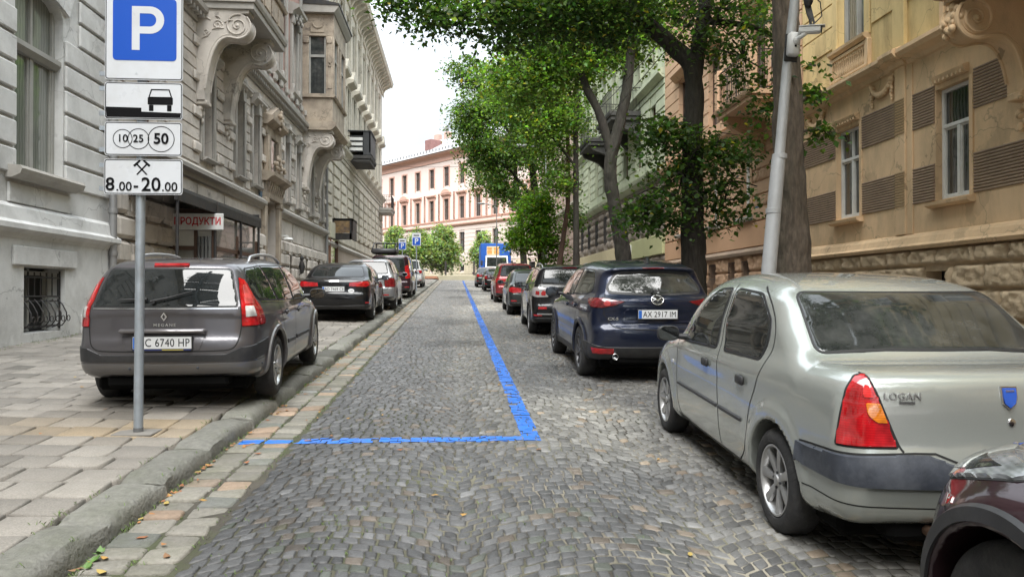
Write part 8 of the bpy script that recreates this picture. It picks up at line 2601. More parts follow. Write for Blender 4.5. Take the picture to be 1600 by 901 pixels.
def tree(label, limbs, blobs, size=.11, tint=(.045, .095, .020), bark=None, name='street_tree', seed=0, group='street trees along the right pavement', per=34, seg=14):
 """limbs: lists of (x, y, z, radius), the first is the trunk"""
 x, y = limbs[0][0][:2]
 r = empty(name, (x, y, limbs[0][0][2]), label=label, cat='tree', group=group)
 org = np.array(r.location)
 rg = np.random.default_rng(seed + 50)
 m = MB()
 for k, l in enumerate(limbs):
  big = k == 0 and l[0][3] > .24 and y < 25
  pts = smooth_path(l, 22 if big else 5)
  st = len(m.v)
  sg = 44 if big else seg if k == 0 else 9
  m.tube([tuple(p[:3] - org) for p in pts], [max(.006, p[3] * (1 + (.45 * math.exp(-(p[2] - l[0][2]) / .16) if k == 0 else 0))) for i, p in enumerate(pts)], sg)
  if k < 3:
   for i in range(st, len(m.v)):
    v = np.array(m.v[i]); rr = l[0][3] * .05
    if big:      # furrowed bark: long ridges round the trunk
     j = i - st; q = pts[min(j // sg, len(pts) - 1)][:3] - org; a_ = (j % sg) / sg
     rid = abs(vnoise(a_ * 16 + .35 * math.sin(v[2] * 5), v[2] * 2.2, 1, 7 + seed) - .5) * 2 * .75 + vnoise(a_ * 44, v[2] * 9, 1, 9) * .25
     m.v[i] = tuple(q + (v - q) * (.88 + .24 * rid))
    else: m.v[i] = tuple(v + rg.normal(0, rr, 3) * np.array([1, 1, .3]))
 tw = []
 leaves('crown', blobs, size, tint, r, org, tw, seed, per)
 for c, p in tw[:140]:
  mid = (c + p) / 2 + rg.normal(0, .12, 3)
  m.tube([tuple(c - org), tuple(mid - org), tuple(p - org)], [.022, .013, .005], 4)
 m.build('trunk', bark or BARK, r, 70)
 return r

def build_trees():
 g = lambda x, y: zr(x, y) - .06
 DK, MD, BR = (.050, .094, .028), (.070, .126, .034), (.100, .175, .040)
 # thick trunk by the camera pole: its crown is far overhead
 tree('thick straight trunk with cracked bark right behind the leaning camera pole',
  [[(5.10, 10.7, g(5, 10.7), .29), (5.05, 10.7, 2.1, .255), (4.98, 10.7, 3.6, .225), (4.955, 10.7, 5.0, .20), (4.93, 10.7, 6.2, .185), (4.9, 10.8, 8.4, .16), (4.9, 10.8, 11, .10)],
  [(4.95, 10.7, 6.9, .10), (5.6, 10.9, 8.2, .07), (6.4, 11, 9.6, .03)], [(4.93, 10.7, 7.2, .10), (4.0, 11.2, 8.7, .07), (3.0, 11.8, 9.8, .03)],
  [(5.05, 10.65, 4.35, .03), (5.35, 10.6, 4.55, .015), (5.62, 10.6, 4.52, .006)], [(5.0, 10.65, 3.92, .03), (5.35, 10.6, 4.0, .015), (5.72, 10.6, 3.93, .006)]],
  [((5.42, 10.6, 4.58), (.22, .25, .12), 60), ((5.55, 10.6, 3.98), (.28, .2, .08), 70), ((5.35, 10.6, 4.95), (.14, .2, .15), 20),
  ((5.6, 11, 10.5), (2.2, 2.2, 1.5), 5000), ((3.4, 11.6, 10.6), (1.9, 2.0, 1.2), 3500), ((2.9, 8.0, 9.0), (1.9, 2.4, 1.1), 4200)], .095, MD, seed=1)
 # the big spreading tree in front of the salmon house
 tree('big dark tree with leafy shoots round its trunk and a limb arching overhead',
  [[(5.03, 15.3, g(5, 15.3), .31), (5.02, 15.3, 2.35, .262), (5.0, 15.3, 4.4, .225), (5.02, 15.3, 6.2, .19), (4.6, 15.4, 6.85, .175), (3.85, 15.5, 7.5, .155), (2.9, 15.4, 8.05, .125), (1.6, 15.1, 8.3, .085), (.2, 15, 8.2, .04)],
  [(5.02, 15.3, 6.0, .17), (5.3, 15.4, 7.6, .15), (5.6, 15.6, 9.5, .10), (5.8, 15.8, 11.5, .05)], [(3.9, 15.5, 7.5, .09), (3.5, 15.9, 9.0, .06), (3.2, 16.2, 10.5, .03)], [(5.3, 15.4, 7.4, .08), (6.4, 15.2, 7.2, .05), (7.2, 15, 6.6, .02)],
  [(4.98, 15.3, 3.4, .05), (4.2, 15.1, 3.75, .03), (3.75, 15, 3.6, .012)], [(5.05, 15.3, 3.6, .05), (5.8, 15.1, 3.9, .03), (6.3, 15, 3.8, .01)]],
  [((4.7, 15.0, 4.1), (1.0, .9, 1.25), 850), ((3.95, 15.0, 3.2), (.55, .6, .4), 420), ((5.6, 15.0, 3.5), (.6, .6, .6), 330), ((5.4, 15, 4.7), (.9, .8, .6), 520), ((4.2, 15, 4.9), (.6, .7, .5), 380),
  ((6.0, 15.0, 6.5), (.9, .9, .9), 380), ((5.6, 15.2, 7.6), (1.3, 1.1, .9), 800), ((6.6, 14.6, 5.5), (.5, .5, .4), 260),
  ((3.0, 15.2, 7.6), (1.6, 1.3, .75), 2500), ((1.0, 15.0, 7.45), (1.5, 1.2, .75), 2100), ((-.55, 14.9, 7.35), (.8, .9, .55), 800), ((-1.3, 14.9, 7.75), (.45, .6, .35), 230), ((4.4, 15.6, 8.8), (1.8, 1.4, .9), 1700), ((1.8, 15.5, 8.9), (2.2, 1.4, .7), 1500)],
  .105, DK, BARKDARK, seed=2)
 # forked, leaning tree
 tree('dark forked tree leaning over the blue car with two bare branches',
  [[(4.95, 21, g(5, 21), .28), (4.82, 21, 2.65, .235), (4.62, 21, 3.8, .20), (4.44, 21, 4.9, .185), (4.46, 21, 5.5, .18), (4.62, 21, 6.1, .165), (4.90, 21, 7.3, .15), (5.05, 21, 8.6, .13), (5.15, 21, 10.2, .10), (5.1, 21.2, 12.5, .05)],
  [(4.47, 21, 5.6, .14), (4.15, 21, 6.7, .125), (3.75, 21, 7.5, .11), (3.53, 21, 8.2, .10), (3.3, 21.1, 9.2, .06), (2.8, 21.3, 10.4, .03)]],
  [((3.4, 21.3, 8.6), (1.3, 1.2, .9), 2200), ((4.9, 21.4, 9.6), (1.6, 1.3, 1.2), 2600), ((2.0, 21.6, 8.1), (1.4, 1.2, .9), 2300), ((2.6, 21.5, 10.2), (1.8, 1.4, 1.0), 2300)],
  .11, BR, BARKDARK, seed=3)
 tree('slim upright tree with a thin dark trunk between the forked tree and the young maple',
  [[(4.78, 29, g(4.8, 29), .16), (4.76, 29, 3.4, .125), (4.75, 29, 6, .11), (4.75, 29, 8.2, .10), (4.83, 29, 11.2, .07), (4.9, 29, 14, .03)], [(4.75, 29, 6.6, .06), (3.6, 29, 8.0, .04), (2.4, 29, 9, .02)]],
  [((3.6, 29, 8.6), (1.5, 1.4, 1.5), 2600), ((2.3, 29.2, 9.6), (1.3, 1.3, 1.3), 1900), ((4.6, 29.2, 11.6), (1.8, 1.5, 1.6), 2600), ((3.9, 28.8, 6.3), (.7, .7, .7), 500)], .12, BR, BARKDARK, seed=4)
 tree('slender reddish trunk leaning beside the young maple',
  [[(4.2, 31, g(4.2, 31), .14), (4.42, 31, 3.2, .11), (4.66, 31, 4.8, .10), (4.74, 31, 5.9, .095), (4.7, 31, 8.6, .08), (4.4, 31, 11, .04)]],
  [((4.3, 31.2, 9.6), (1.5, 1.3, 1.7), 2200), ((4.6, 31, 6.3), (.5, .6, .6), 260), ((5.2, 31.5, 5.0), (.5, .6, .8), 300)], .12, MD, mat('bark_reddish', (.085, .052, .038), .95, var=.4, bump=.8), seed=5)
 # bright green young maple at the kerb
 tree('young bright green bushy maple at the kerb beyond the black cars',
  [[(3.95, 33, g(4, 33), .10), (3.75, 33, 3.3, .08), (3.6, 33, 4.6, .06), (3.5, 33, 6.4, .03)], [(3.7, 33, 3.5, .04), (2.9, 33, 4.4, .02)], [(3.65, 33, 3.9, .04), (4.5, 33, 4.9, .02)]],
  [((3.45, 32.8, 4.6), (1.15, 1.0, 1.1), 2300), ((3.7, 32.8, 5.7), (.8, .8, .8), 1000), ((2.75, 32.8, 3.9), (.55, .6, .55), 420), ((4.3, 32.8, 3.7), (.7, .6, .8), 600)], .12, (.105, .20, .028), seed=6)
 # taller trees farther up, merging into one screen of leaves
 tree('tall leafy tree with rounded crown reaching over the street before the pink house',
  [[(4.9, 40, g(4.9, 40), .26), (4.5, 40, 5, .22), (4.2, 40, 8, .18), (3.8, 40, 11, .11), (3.6, 40, 14.5, .04)], [(4.3, 40, 6.6, .10), (2.6, 40, 8.6, .07), (.9, 40, 9.6, .03)], [(4.1, 40, 8.6, .10), (2.4, 40, 11, .06), (1.0, 40, 12.8, .03)]],
  [((2.0, 39.8, 9.4), (1.7, 1.5, 1.3), 2300), ((.75, 39.8, 11.2), (1.2, 1.3, 1.3), 1500), ((2.6, 39.8, 12.2), (1.9, 1.6, 1.6), 2600), ((4.4, 39.8, 9.6), (1.6, 1.5, 1.9), 2200), ((.6, 39.8, 13.6), (1.1, 1.2, 1.0), 1000), ((2.6, 39.8, 7.4), (1.0, 1.0, .8), 800), ((4.2, 40, 14), (2, 1.6, 1.6), 2200)], .14, MD, BARKDARK, seed=7)
 tree('farthest of the tall street trees with dark trunk above the red car',
  [[(4.9, 52, g(4.9, 52), .26), (4.6, 52, 6, .2), (4.2, 52, 10, .14), (3.8, 52, 16, .05)], [(4.5, 52, 7.5, .1), (2.8, 52, 9.3, .05), (1.6, 52, 10.0, .02)]],
  [((2.6, 52, 10.2), (2.0, 1.7, 1.6), 2000), ((4.6, 52, 12.5), (2.4, 2, 2.2), 2600), ((1.2, 52, 13.2), (1.4, 1.5, 1.5), 1300), ((4.8, 52, 8.3), (1.6, 1.5, 1.3), 1200), ((2.6, 52, 15.4), (2.2, 2, 1.6), 1800)], .16, BR, BARKDARK, seed=8)
 # more of the row beside and behind the viewpoint: they shade and mirror in the cars
 for k, y in enumerate((3.6, -3.0, -10.5)):
  tree(['street tree just outside the right edge beside the maroon car', 'street tree behind the viewpoint on the right pavement', 'last street tree behind the viewpoint on the right pavement'][k], [[(5.1, y, g(5, y), .28), (5.0, y, 2.4, .24), (4.9, y, 5, .2), (4.6, y, 8, .13), (4.5, y, 11, .05)], [(4.9, y, 5, .12), (4.2, y + .4, 7.2, .08), (3.4, y + .6, 8.4, .03)]],
   [((4.4, y + .5, 8.6), (1.7, 2.2, 1.1), 700), ((6.0, y, 9.2), (2.0, 2.4, 1.8), 900), ((2.4, y + 1.2, 9.4), (1.6, 2.2, .9), 420)], .24, DK, BARKDARK, seed=30 + k)
 # small round trees in the front garden of the pink house
 lab = ['small pale green round tree in the garden behind the two far parking signs', 'larger small round tree left of the blue truck in front of the pink house', 'leftmost small pale tree against the pink house beside the yellow house', 'thin young tree just above the blue truck box']
 for k, (x, z, rr, n) in enumerate(((-4.5, 6.9, 1.75, 1500), (-1.7, 7.0, 2.1, 2200), (-7.2, 7.2, 1.7, 1200), (3.1, 7.0, 1.5, 900))):
  y = 86 + (k % 2) * 1.5
  tree(lab[k], [[(x, y, 3.1, .09), (x, y, 5, .07), (x + .1, y, 7.5, .03)]], [((x, y, z - .4), (rr, rr, rr * .95), n * 2), ((x + .2, y, z + rr * .75), (rr * .6, rr * .6, rr * .7), n // 2)], .26, (.20, .27, .14), name='garden_tree', seed=20 + k, group='small trees in front of the pink house', per=26)  # leaf tint paled: distance haze is painted into the colour

# ------------------------------------------------------------------ signs, poles, fence, truck
GALV = mat('galvanised_steel', (.36, .40, .44), .42, metal=.55, var=.12, vscale=5, dirt=(.22, .23, .24), dirt_amt=.5, dscale=9, rvar=.1)
SIGNW = mat('sign_film_white', (.56, .58, .61), .32, var=.04, dirt=(.40, .39, .36), dirt_amt=.35, dscale=3.5, rvar=.08)
SIGNB = mat('sign_film_blue', (.004, .070, .42), .35)
def rrect(x0, x1, z0, z1, r): return rp([(x0, z0), (x1, z0), (x1, z1), (x0, z1)], r, 5)
def ribbon(m, pts, w, y0, y1):
 """flat closed outline ring in the sign plane"""
 a = offset_poly(pts, w / 2); b = offset_poly(pts, -w / 2); n = len(pts)
 for i in range(n):
  j = (i + 1) % n
  m.quad((a[i][0], y0, a[i][1]), (a[j][0], y0, a[j][1]), (b[j][0], y0, b[j][1]), (b[i][0], y0, b[i][1]))
def parking_sign():
 x0, y0 = -2.617, 6.3
 zb = zs(x0, y0) - .02
 e = empty('parking_sign', (x0, y0, zb), label='galvanised pole in the foreground carrying four parking plates for 8.00 to 20.00', cat='road sign')
 m = MB().tube([(0, 0, 0), (.012, 0, 2.0), (.03, .0, 3.9)], .0365, 18); m.build('pole', GALV, e, 50)
 m = MB().lathe([(.0385, .0), (.0385, .06), (.037, .062)], 18, 'z'); m.build('pole_foot', mat('dark_grime', (.08, .08, .08), .8), e, 50)
 m = MB().box(-.17, .15, -.12, .12, .005, .028, bev=.006); m.build('base_plate', mat('cement_patch', (.17, .16, .145), .9, var=.2), e)
 T = lambda s, size, x, z, par, mt=BLACKINK, b=.0, sx=1: text_mesh('lettering', s, size, mt, par, Matrix.Translation((x - x0, -.064, z - zb)) @ Matrix.Rotation(R(90), 4, 'X'), .0006, b, sx=sx)
 def panel(xa, xb, za, zb_, tilt=0):
  m = MB(); m.prism(rrect(xa - x0, xb - x0, za - zb, zb_ - zb, .024), 'y', -.060, -.048)
  p = m.build('sign_panel', SIGNW, e)
  m = MB(); ribbon(m, rrect(xa - x0 + .008, xb - x0 - .008, za - zb + .008, zb_ - zb - .008, .020), .007, -.0606, 0); m.build('sign_border', BLACKINK, p)
  m = MB()
  for z in (za + .05, zb_ - .05): m.box(-.30, .32, -.046, -.036, z - zb - .018, z - zb + .018); m.tube([(-.05, -.04, z - zb), (-.05, .045, z - zb), (.08, .045, z - zb), (.08, -.04, z - zb)], .006, 5)
  m.build('bracket', GALV, p)
  for z in (za + .05, zb_ - .05): MB().lathe([(0, .004), (.005, .004), (.007, 0)], 8, 'y', (.0, -.062, z - zb)).build('bolt', GALV, p) if zb_ - za > .5 else None
  return p
 A, B = -2.872, -2.250
 p = panel(A, B, 2.350, 2.640)
 T('8', .150, -2.822, 2.428, p, b=.002); T('.00', .105, -2.712, 2.412, p, b=.001); T('-', .13, -2.618, 2.425, p, b=.002); T('20', .158, -2.498, 2.428, p, b=.002); T('.00', .105, -2.350, 2.412, p, b=.001)
 m = MB(); cx, cz = -2.572 - x0, 2.562 - zb
 for s in (-1, 1):
  m.quad((cx - s * .046, -.0612, cz - .048), (cx - s * .034, -.0612, cz - .052), (cx + s * .052, -.0612, cz + .040), (cx + s * .040, -.0612, cz + .048))
  hx, hz = cx + s * .042, cz + .042
  m.quad((hx - s * .034, -.0616, hz + .020), (hx - s * .026, -.0616, hz + .034), (hx + s * .028, -.0616, hz - .014), (hx + s * .014, -.0616, hz - .028))
 m.build('crossed_hammers', BLACKINK, p)
 p = panel(A + .005, B - .005, 2.668, 2.945)
 for t, sz, x, r, z in (('10', .088, -2.725, .075, 2.806), ('25', .088, -2.600, .083, 2.806), ('50', .122, -2.420, .104, 2.806)):
  m = MB(); ribbon(m, [(x - x0 + r * math.cos(k * .1745), z - zb + r * math.sin(k * .1745)) for k in range(36)], .006, -.0605 - r * .01, 0); m.build('ring', BLACKINK, p)
  T(t, sz, x, z, p, b=.003 if sz > .1 else .001)
 p = panel(A + .003, B - .002, 2.966, 3.270)
 m = MB(); Y = -.0612
 pts = [(A + .018, 2.982), (B - .018, 2.982), (B - .014, 3.022), (-2.578, 3.030), (-2.578, 3.062), (A + .014, 3.066)]
 m.prism([(x - x0, z - zb) for x, z in pts], 'y', Y, Y + .002)
 cx = -2.428
 m.prism([(x - x0, z - zb) for x, z in rp([(cx - .100, 3.088), (cx + .100, 3.088), (cx + .100, 3.148), (cx + .086, 3.152), (cx - .086, 3.152), (cx - .100, 3.148)], .008)], 'y', Y, Y + .002)
 for s in (-1, 1): m.prism([(x - x0, z - zb) for x, z in rrect(cx + s * .072 - .018, cx + s * .072 + .018, 3.036, 3.086, .006)], 'y', Y, Y + .002)
 ribbon(m, [(cx - .090 - x0, 3.148 - zb), (cx + .090 - x0, 3.148 - zb), (cx + .070 - x0, 3.212 - zb), (cx - .070 - x0, 3.212 - zb)], .010, Y, 0)
 m.build('kerb_and_car', BLACKINK, p)
 p = panel(A + .004, B - .0, 3.290, 4.06)
 m = MB(); m.prism(rrect(-2.806 - x0, -2.300 - x0, 3.450 - zb, 3.958 - zb, .035), 'y', -.0622, -.059); bl = m.build('blue_field', SIGNB, p)
 M = MB()
 def arc(cx, cz, r, t0, t1, n=16): return [(cx + r * math.cos(R(t0 + (t1 - t0) * k / n)), cz + r * math.sin(R(t0 + (t1 - t0) * k / n))) for k in range(n + 1)]
 px, pz = -2.655 - x0, 3.535 - zb
 M.prism([(px, pz), (px + .062, pz), (px + .062, pz + .36), (px, pz + .36)], 'y', -.0635, -.061)
 oc = arc(px + .145, pz + .248, .112, -90, 90); ic = arc(px + .140, pz + .248, .054, -90, 90)
 o = [(px + .062, pz + .136)] + oc + [(px + .062, pz + .36)]; i = [(px + .062, pz + .194)] + ic + [(px + .062, pz + .302)]
 for k in range(len(o) - 1): M.quad((o[k][0], -.0635, o[k][1]), (o[k + 1][0], -.0635, o[k + 1][1]), (i[k + 1][0], -.0635, i[k + 1][1]), (i[k][0], -.0635, i[k][1]))
 M.build('letter', SIGNW, bl)

def far_sign(x, y, z, w, label):
 e = empty('parking_sign', (x, y, zs(x, y)), label=label, cat='road sign'); zz = z - e.location.z
 MB().tube([(0, .05, 0), (0, .05, zz + w)], .035, 8).build('pole', GALV, e, 50)
 m = MB(); m.prism(rrect(-w / 2, w / 2, zz - w / 2, zz + w * .95, .03), 'y', -.02, 0); p = m.build('sign_panel', SIGNW, e)
 m = MB(); m.prism(rrect(-w * .42, w * .42, zz - w * .42, zz + w * .42, .05), 'y', -.03, -.02); b = m.build('blue_field', SIGNB, p)
 text_mesh('letter', 'P', w * .85, SIGNW, b, Matrix.Translation((0, -.032, zz)) @ Matrix.Rotation(R(90), 4, 'X'), .001, .01)
 m = MB(); m.box(-w * .3, w * .3, -.03, -.02, zz + w * .62, zz + w * .72); m.build('small_print', BLACKINK, p)

def camera_pole():
 zb = zr(4.0, 9.3)
 e = empty('camera_pole', (3.98, 9.3, zb), label='pale grey leaning steel pole with white surveillance camera in front of the thick trunk', cat='pole')
 lo = np.array((3.98, 9.3, zb)); P = lambda x, z, y=9.3: (x - lo[0], y - lo[1], z - zb)
 m = MB().tube([P(3.985, zb), P(4.05, 1.78), P(4.19, 3.28), P(4.20, 3.34)], [.098, .094, .088, .086], 20); m.tube([P(4.20, 3.30), P(4.30, 4.4), P(4.42, 5.4), P(4.62, 7.6)], [.066, .064, .060, .052], 20)
 for x, z, r in ((4.205, 3.33, .094), (4.12, 2.62, .097)): m.lathe([(r - .01, -.035), (r, -.03), (r, .03), (r - .01, .035)], 20, 'z', P(x, z))
 m.build('pole', mat('pole_pale_grey', (.50, .51, .52), .45, metal=.2, var=.08, vscale=3, dirt=(.3, .3, .29), dirt_amt=.4, dscale=4, bump=.15, bscale=18), e, 50)
 m = MB().box(-.075, .075, -.06, .06, -.15, .15, bev=.022); m.xform(Matrix.Translation(P(4.345, 4.76, 9.19)) @ Matrix.Rotation(R(4), 4, 'Y')); bx = m.build('junction_box', mat('white_plastic', (.72, .72, .71), .4, var=.04), e, 50)
 m = MB().box(-.09, .09, -.02, .01, -.19, .17, bev=.01); m.xform(Matrix.Translation(P(4.34, 4.74, 9.245)) @ Matrix.Rotation(R(4), 4, 'Y')); m.build('back_plate', BLACKPL, bx)
 m = MB().box(-.012, .012, -.125, -.118, -.09, -.066); m.xform(Matrix.Translation(P(4.345, 4.80, 9.245))); m.build('box_screw', BLACKINK, bx)
 m = MB().tube([P(4.36, 4.80, 9.12), P(4.40, 4.83, 9.05), P(4.44, 4.86, 9.05)], .03, 10); m.ball(P(4.36, 4.79, 9.13), .05, .04, .05)
 cm = m.build('camera_arm', MATS['white_plastic'], e, 50)
 M = Matrix.Translation(P(4.50, 4.89, 9.02)) @ Matrix.Rotation(R(-28), 4, 'Z') @ Matrix.Rotation(R(5), 4, 'Y')
 m = MB().box(-.15, .12, -.048, .048, -.045, .045, bev=.02); m.box(-.15, .16, -.055, .055, .040, .052, bev=.005); m.xform(M); m.build('camera_body', MATS['white_plastic'], cm, 40)
 m = MB().box(.118, .128, -.045, .045, -.042, .040, bev=.004); m.xform(M); m.build('camera_lens', BLACKINK, cm)
 m = MB()
 for k in range(4): m.tube([P(4.46 + .02 * k, 5.5, 9.2), P(4.52 + .03 * k, 5.15 - .04 * k, 9.16), P(4.56 - .02 * k, 4.98, 9.12), P(4.42, 4.86, 9.14)], .014, 5)
 m.ball(P(4.53, 5.33, 9.15), .06, .05, .09); m.tube([P(4.55, 5.40, 9.14), P(4.68, 5.30, 9.14), P(4.70, 5.12, 9.14), P(4.58, 5.0, 9.14)], .008, 5)
 m.build('cable_bundle', BLACKPL, e, 50)

def street_pole(x, y, h, label, r=.06):
 e = empty('street_lamp', (x, y, zr(x, y)), label=label, cat='street lamp'); h -= e.location.z
 MB().tube([(0, 0, 0), (0, 0, h * .5), (0, 0, h)], [r, r * .85, r * .6], 10).build('pole', mat('pole_grey', (.25, .26, .26), .5, metal=.3, var=.1), e, 50)
 m = MB().tube([(0, 0, h), (-.5, 0, h + .3), (-1.0, 0, h + .35)], .03, 6); m.build('arm', MATS['pole_grey'], e, 50)
 m = MB().box(-1.55, -.95, -.12, .12, h + .28, h + .42, bev=.05); m.build('lamp_head', MATS['pole_grey'], e, 40)
 return e

def end_fence():
 e = empty('iron_fence', (0, 83.5, zg(83.5)), label='thin iron fence on a low stone base across the end of the street', cat='fence')
 z = 0
 m = MB().box(-14, 12, -.2, .2, -.1, .55, bev=.04); m.build('stone_base', mat('base_stone', (.36, .33, .24), .9, var=.15, dirt=(.2, .2, .12), dirt_amt=.5), e)
 m = MB()
 x = -14
 while x < 12: m.tube([(x, 0, .5), (x, 0, 2.0)], .012, 4); x += .16
 for zz in (.7, 1.75): m.tube([(-14, 0, zz), (12, 0, zz)], .018, 4)
 m.build('fence_bars', IRON, e)
 for k in range(9): MB().box(-14.1 + k * 3.2, -13.9 + k * 3.2, -.1, .1, .5, 2.15, bev=.01).build('fence_post', IRON, e)
 m = MB(); m.box(-7, -1.95, 75, 82.5, zg(80) + .05, zg(80) + .30, bev=.02)
 tag(m.build('pavement', mat('orange_paving', (.42, .20, .12), .85, var=.2, vscale=6)), kind='structure')

def truck():
 y = 66; e = empty('truck', (3.65, y, road_z(3.6, y)), label='white cab lorry with tall blue box body facing down the street', cat='truck')
 W_ = mat('lorry_white', (.70, .70, .68), .4, var=.05, coat=.3, dirt=(.4, .38, .35), dirt_amt=.3)
 m = MB().box(-1.40, 1.40, 1.9, 7.5, .95, 3.72, bev=.03); m.build('box_body', mat('lorry_blue', (.015, .09, .38), .45, var=.06), e)
 m = MB()
 m.prism([(-.6, .45), (-.62, 1.15), (-.40, 1.32), (.35, 1.45), (.62, 2.42), (.80, 2.52), (1.7, 2.55), (1.8, 2.45), (1.8, .5)], 'x', -1.05, 1.05)
 st = 0
 m.v = [(x * (1 - .06 * max(0, z - 1.4)), yy, z) for x, yy, z in m.v]
 m.build('cab', W_, e, 30)
 m = MB().quad((-.92, .385, 1.52), (.92, .385, 1.52), (.88, .615, 2.36), (-.88, .615, 2.36)); m.v = [(x, yy - .02, z) for x, yy, z in m.v]; m.build('windscreen', GLASS, e)
 for s in (-1, 1):
  m = MB().box(s * .99, s * 1.05, .75, 1.5, 1.5, 2.3, bev=.02); m.build('side_window', GLASS, e)
  m = MB().box(s * .70 - .14, s * .70 + .14, -.66, -.58, .78, 1.02, bev=.03); m.build('headlamp', HEADL, e, 40)
  m = MB().tube([(s * 1.0, .5, 1.9), (s * 1.35, .35, 1.95)], .02, 6); m.box(s * 1.28, s * 1.46, .30, .38, 1.6, 2.05, bev=.02); m.build('mirror', BLACKPL, e)
 m = MB().box(-.5, .5, -.64, -.6, .62, 1.0, bev=.02); m.build('grille', BLACKPL, e)
 m = MB().box(-1.08, 1.08, -.78, -.6, .38, .60, bev=.04); m.build('bumper', BLACKPL, e)
 logo = mat('logo_orange', (.55, .26, .07), .5, var=.2)
 m = MB().box(-.85, .30, 1.885, 1.90, 2.62, 3.44); lp = m.build('logo_panel', mat('logo_cream', (.60, .50, .32), .5, var=.1), e)
 m = MB()
 for x in (-.58, .03): m.prism(rrect(x - .22, x + .22, 2.74, 3.06, .08), 'y', 1.87, 1.884); m.prism(rrect(x - .22, x + .22, 3.12, 3.34, .08), 'y', 1.87, 1.884)
 m.build('logo_mark', logo, lp)
 text_mesh('lettering', 'А', .75, W_, e, Matrix.Translation((1.02, 1.895, 3.2)) @ Matrix.Rotation(R(90), 4, 'X'), .002, .01)
 pr = make_wheel(.42, .26, .26, 'five', detail=14)
 k = 0
 for yy in (.55, 5.6):
  for s in (-1, 1):
   w = pr if k == 0 else copy_tree(pr)
   k += 1; w.parent = e; w.location = (s * 1.02, yy, .42); w.rotation_euler = (0, 0, 0 if s < 0 else R(180))
def cables():
 k = 0
 for a, b, sag in (((4.6, 9.4, 7.2), (4.64, 38, 8.9), .5), ((4.6, 9.4, 7.0), (4.9, 56, 9.4), .8), ((4.64, 38, 8.7), (-6.9, 47, 10.0), .5)):
  m = MB(); A, B = Vector(a), Vector(b)
  m.tube([tuple(A.lerp(B, t) - Vector((0, 0, sag * 4 * t * (1 - t)))) for t in np.linspace(0, 1, 18)], .011, 5)
  o = m.build('overhead_cable', BLACKPL)
  tag(o, ['upper thin dark cable running up the street from the camera pole', 'lower thin dark cable running up the street through the trees', 'thin dark cable crossing the street to the yellow house'][k], 'cable', 'overhead cables'); k += 1
build_street(); ground_litter()
house_grey(); house_ornate(); shop_front(); house_yellow(); house_far()
house_ochre(); house_salmon(); house_green(); house_rose()
end_fence()
house_plain('plain beige house down the left side behind the viewpoint', -7.0, 1, -62, -24.1, STUCCO_BEIGE, 1)
house_plain('plain ochre house down the right side behind the viewpoint', 8.5, -1, -62, -24.1, STUCCO_OCHRE, 2)
# ---- cars: nearest first
GL, GR = 'cars parked along the left pavement', 'cars parked along the right side of the street'
place_car(build_saloon(), 2.71, 4.2, 0, -2.2)
place_car(build_crossover(), 2.62, -.38, 0, 0)
place_car(build_suv(), 2.63, 10.4)
place_car(build_estate(), -2.76, 8.0, 0, 2.4, True)
c = generic_car('black saloon with pale registration plate parked on the left pavement ahead of the grey estate', 'sedan', P_BLACK, GL, W=.89, ro=1.02, fo=.88, H=1.45, zb=1.04, zf=.97, rt=.32, plate='BO 7469 CE', res=.028,
 lamp=[(.42, -.03, .86), (.44, -.03, .955), (.76, .10, .99), (.86, .36, .985), (.86, .40, .93), (.78, .10, .85)], wheel='ten')
text_mesh('oval_sticker', 'UA', .06, BLACKINK, c.root, orient(c, 'rear', .42, .76, .006), .001)
m = MB().lathe([(0, .003), (.07, .003), (.072, 0)], 20, 'z'); m.v = [(x, y * .7, z) for x, y, z in m.v]; m.xform(orient(c, 'rear', .42, .76, .001)); m.build('oval_badge', PLATE, c.root)
c.strip('chrome_wing', [(-.10, .985), (.12, .995)], .03, 'rear', CHROME, off=.008)
place_car(c, -2.97, 19.0, 0, 1.0, True)
place_car(generic_car('silver tall hatchback with dark red lamps between the black saloon and the van', 'hatch', P_SILVER, GL, W=.86, wb=2.42, ro=.66, fo=.75, H=1.60, zb=1.08, zf=1.02, lampmat=DARKREDL, res=.032,
 lamp=[(.60, -.02, .70), (.58, 0, .93), (.70, .08, 1.0), (.80, .22, .98), (.84, .36, .86), (.82, .22, .72)]), -2.74, 23.6, 0, .5, True)
c = generic_car('dark red and black van with roof box rack parked beyond the silver hatchback', 'van', P_MAROON, GL, W=.90, ro=.85, H=1.85, zb=1.08, zf=1.0, rails=BLACKPL, res=.04,
 lamp=[(.70, 0, .82), (.70, .02, 1.35), (.78, .10, 1.40), (.84, .26, 1.35), (.85, .26, .85)])
m = MB().box(-.80, .25, -.5, 1.2, 1.86, 2.10, bev=.08); m.build('roof_box', BLACKPL, c.root, 40)
m = MB()
for x in (-.75, -.3, .2): m.tube([(x, -.4, 2.09), (x + .05, 0, 2.34), (x + .05, .8, 2.34), (x, 1.1, 2.09)], .025, 6)
for y in (0, .4, .8): m.tube([(-.70, y, 2.33), (.25, y, 2.33)], .022, 6)
m.build('roof_rack', BLACKPL, c.root, 40)
place_car(c, -2.80, 32.0, 0, 0, True)
place_car(generic_car('white sport utility car farthest up the left pavement', 'suv', P_WHITE, GL, W=.90, H=1.76, zb=1.12, zf=1.04, rt=.34, res=.045), -3.0, 47, 0, 0, True)
SV = mat('lamp_surround', (.45, .42, .42), .15, metal=.3, coat=1)
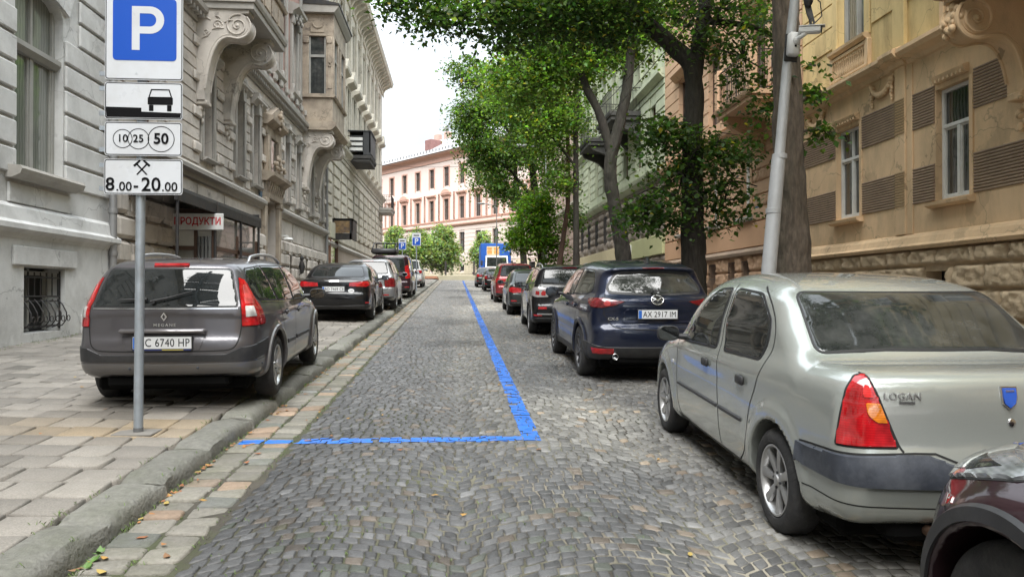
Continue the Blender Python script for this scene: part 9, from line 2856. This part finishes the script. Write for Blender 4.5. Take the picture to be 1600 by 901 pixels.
c = generic_car('black sport utility car with silver roof rails just ahead of the dark blue one', 'suv', P_BLACK, GR, W=.875, wb=2.63, ro=.85, H=1.60, zb=1.12, zf=1.02, rt=.345, rails=ROOFPL, lampmat=SV, res=.03,
 lamp=[(.55, -.02, .87), (.55, 0, 1.06), (.72, .05, 1.10), (.83, .22, 1.08), (.84, .24, .90), (.76, .06, .86)],
 lens_extra=[([(.60, 0, .90), (.60, 0, 1.0), (.66, .02, 1.02), (.70, .03, .96), (.68, .03, .90)], REDL), ([(.72, .04, .91), (.72, .05, 1.0), (.78, .10, 1.01), (.79, .10, .92)], REDL)])
for sg in (-1, 1): c.patch('fog_lamp', rp([(sg * 44, .60), (sg * 34, .60), (sg * 34, .66), (sg * 44, .66)], 0), ('cyl', -.05), REDL, off=.008, grid=.05)
c.strip('chrome_sill', [(-45, .50), (45, .50)], .03, ('cyl', -.05), CHROME, off=.008)
place_car(c, 2.53, 16.9, 0, -1.6)
place_car(generic_car('small dark grey-green car between the black sport utility car and the red car', 'sedan', P_DKGREEN, GR, W=.86, ro=.80, H=1.46, zb=1.0, zf=.94, res=.035,
 lamp=[(.52, -.03, .72), (.52, -.02, .86), (.76, .10, .90), (.85, .34, .86), (.83, .26, .76), (.74, .05, .71)]), 2.47, 23.5, 0, -.6)
place_car(generic_car('red tall hatchback with roof spoiler parked before the dark saloons', 'suv', P_RED, GR, W=.88, H=1.68, zb=1.08, zf=1.0, rt=.33, res=.04), 2.47, 31.4)
place_car(generic_car('dark saloon just behind the red hatchback', 'sedan', P_BLACK, GR, H=1.44, res=.05), 2.52, 45)
place_car(generic_car('grey-green saloon parked nearest the lorry', 'sedan', P_DKGREEN, GR, H=1.46, res=.05), 2.25, 53)
truck()
build_trees()
parking_sign(); camera_pole()
far_sign(-2.15, 40, 4.40, .48, 'blue far parking sign standing higher in front of the small trees')
far_sign(-3.63, 50, 4.80, .52, 'blue far parking sign partly hidden behind the van roof')
street_pole(4.64, 38, 8.9, 'grey street lamp post rising through the tall trees')
street_pole(3.2, 58.5, 8.4, 'slender grey street lamp post beside the lorry', .05)
cables()
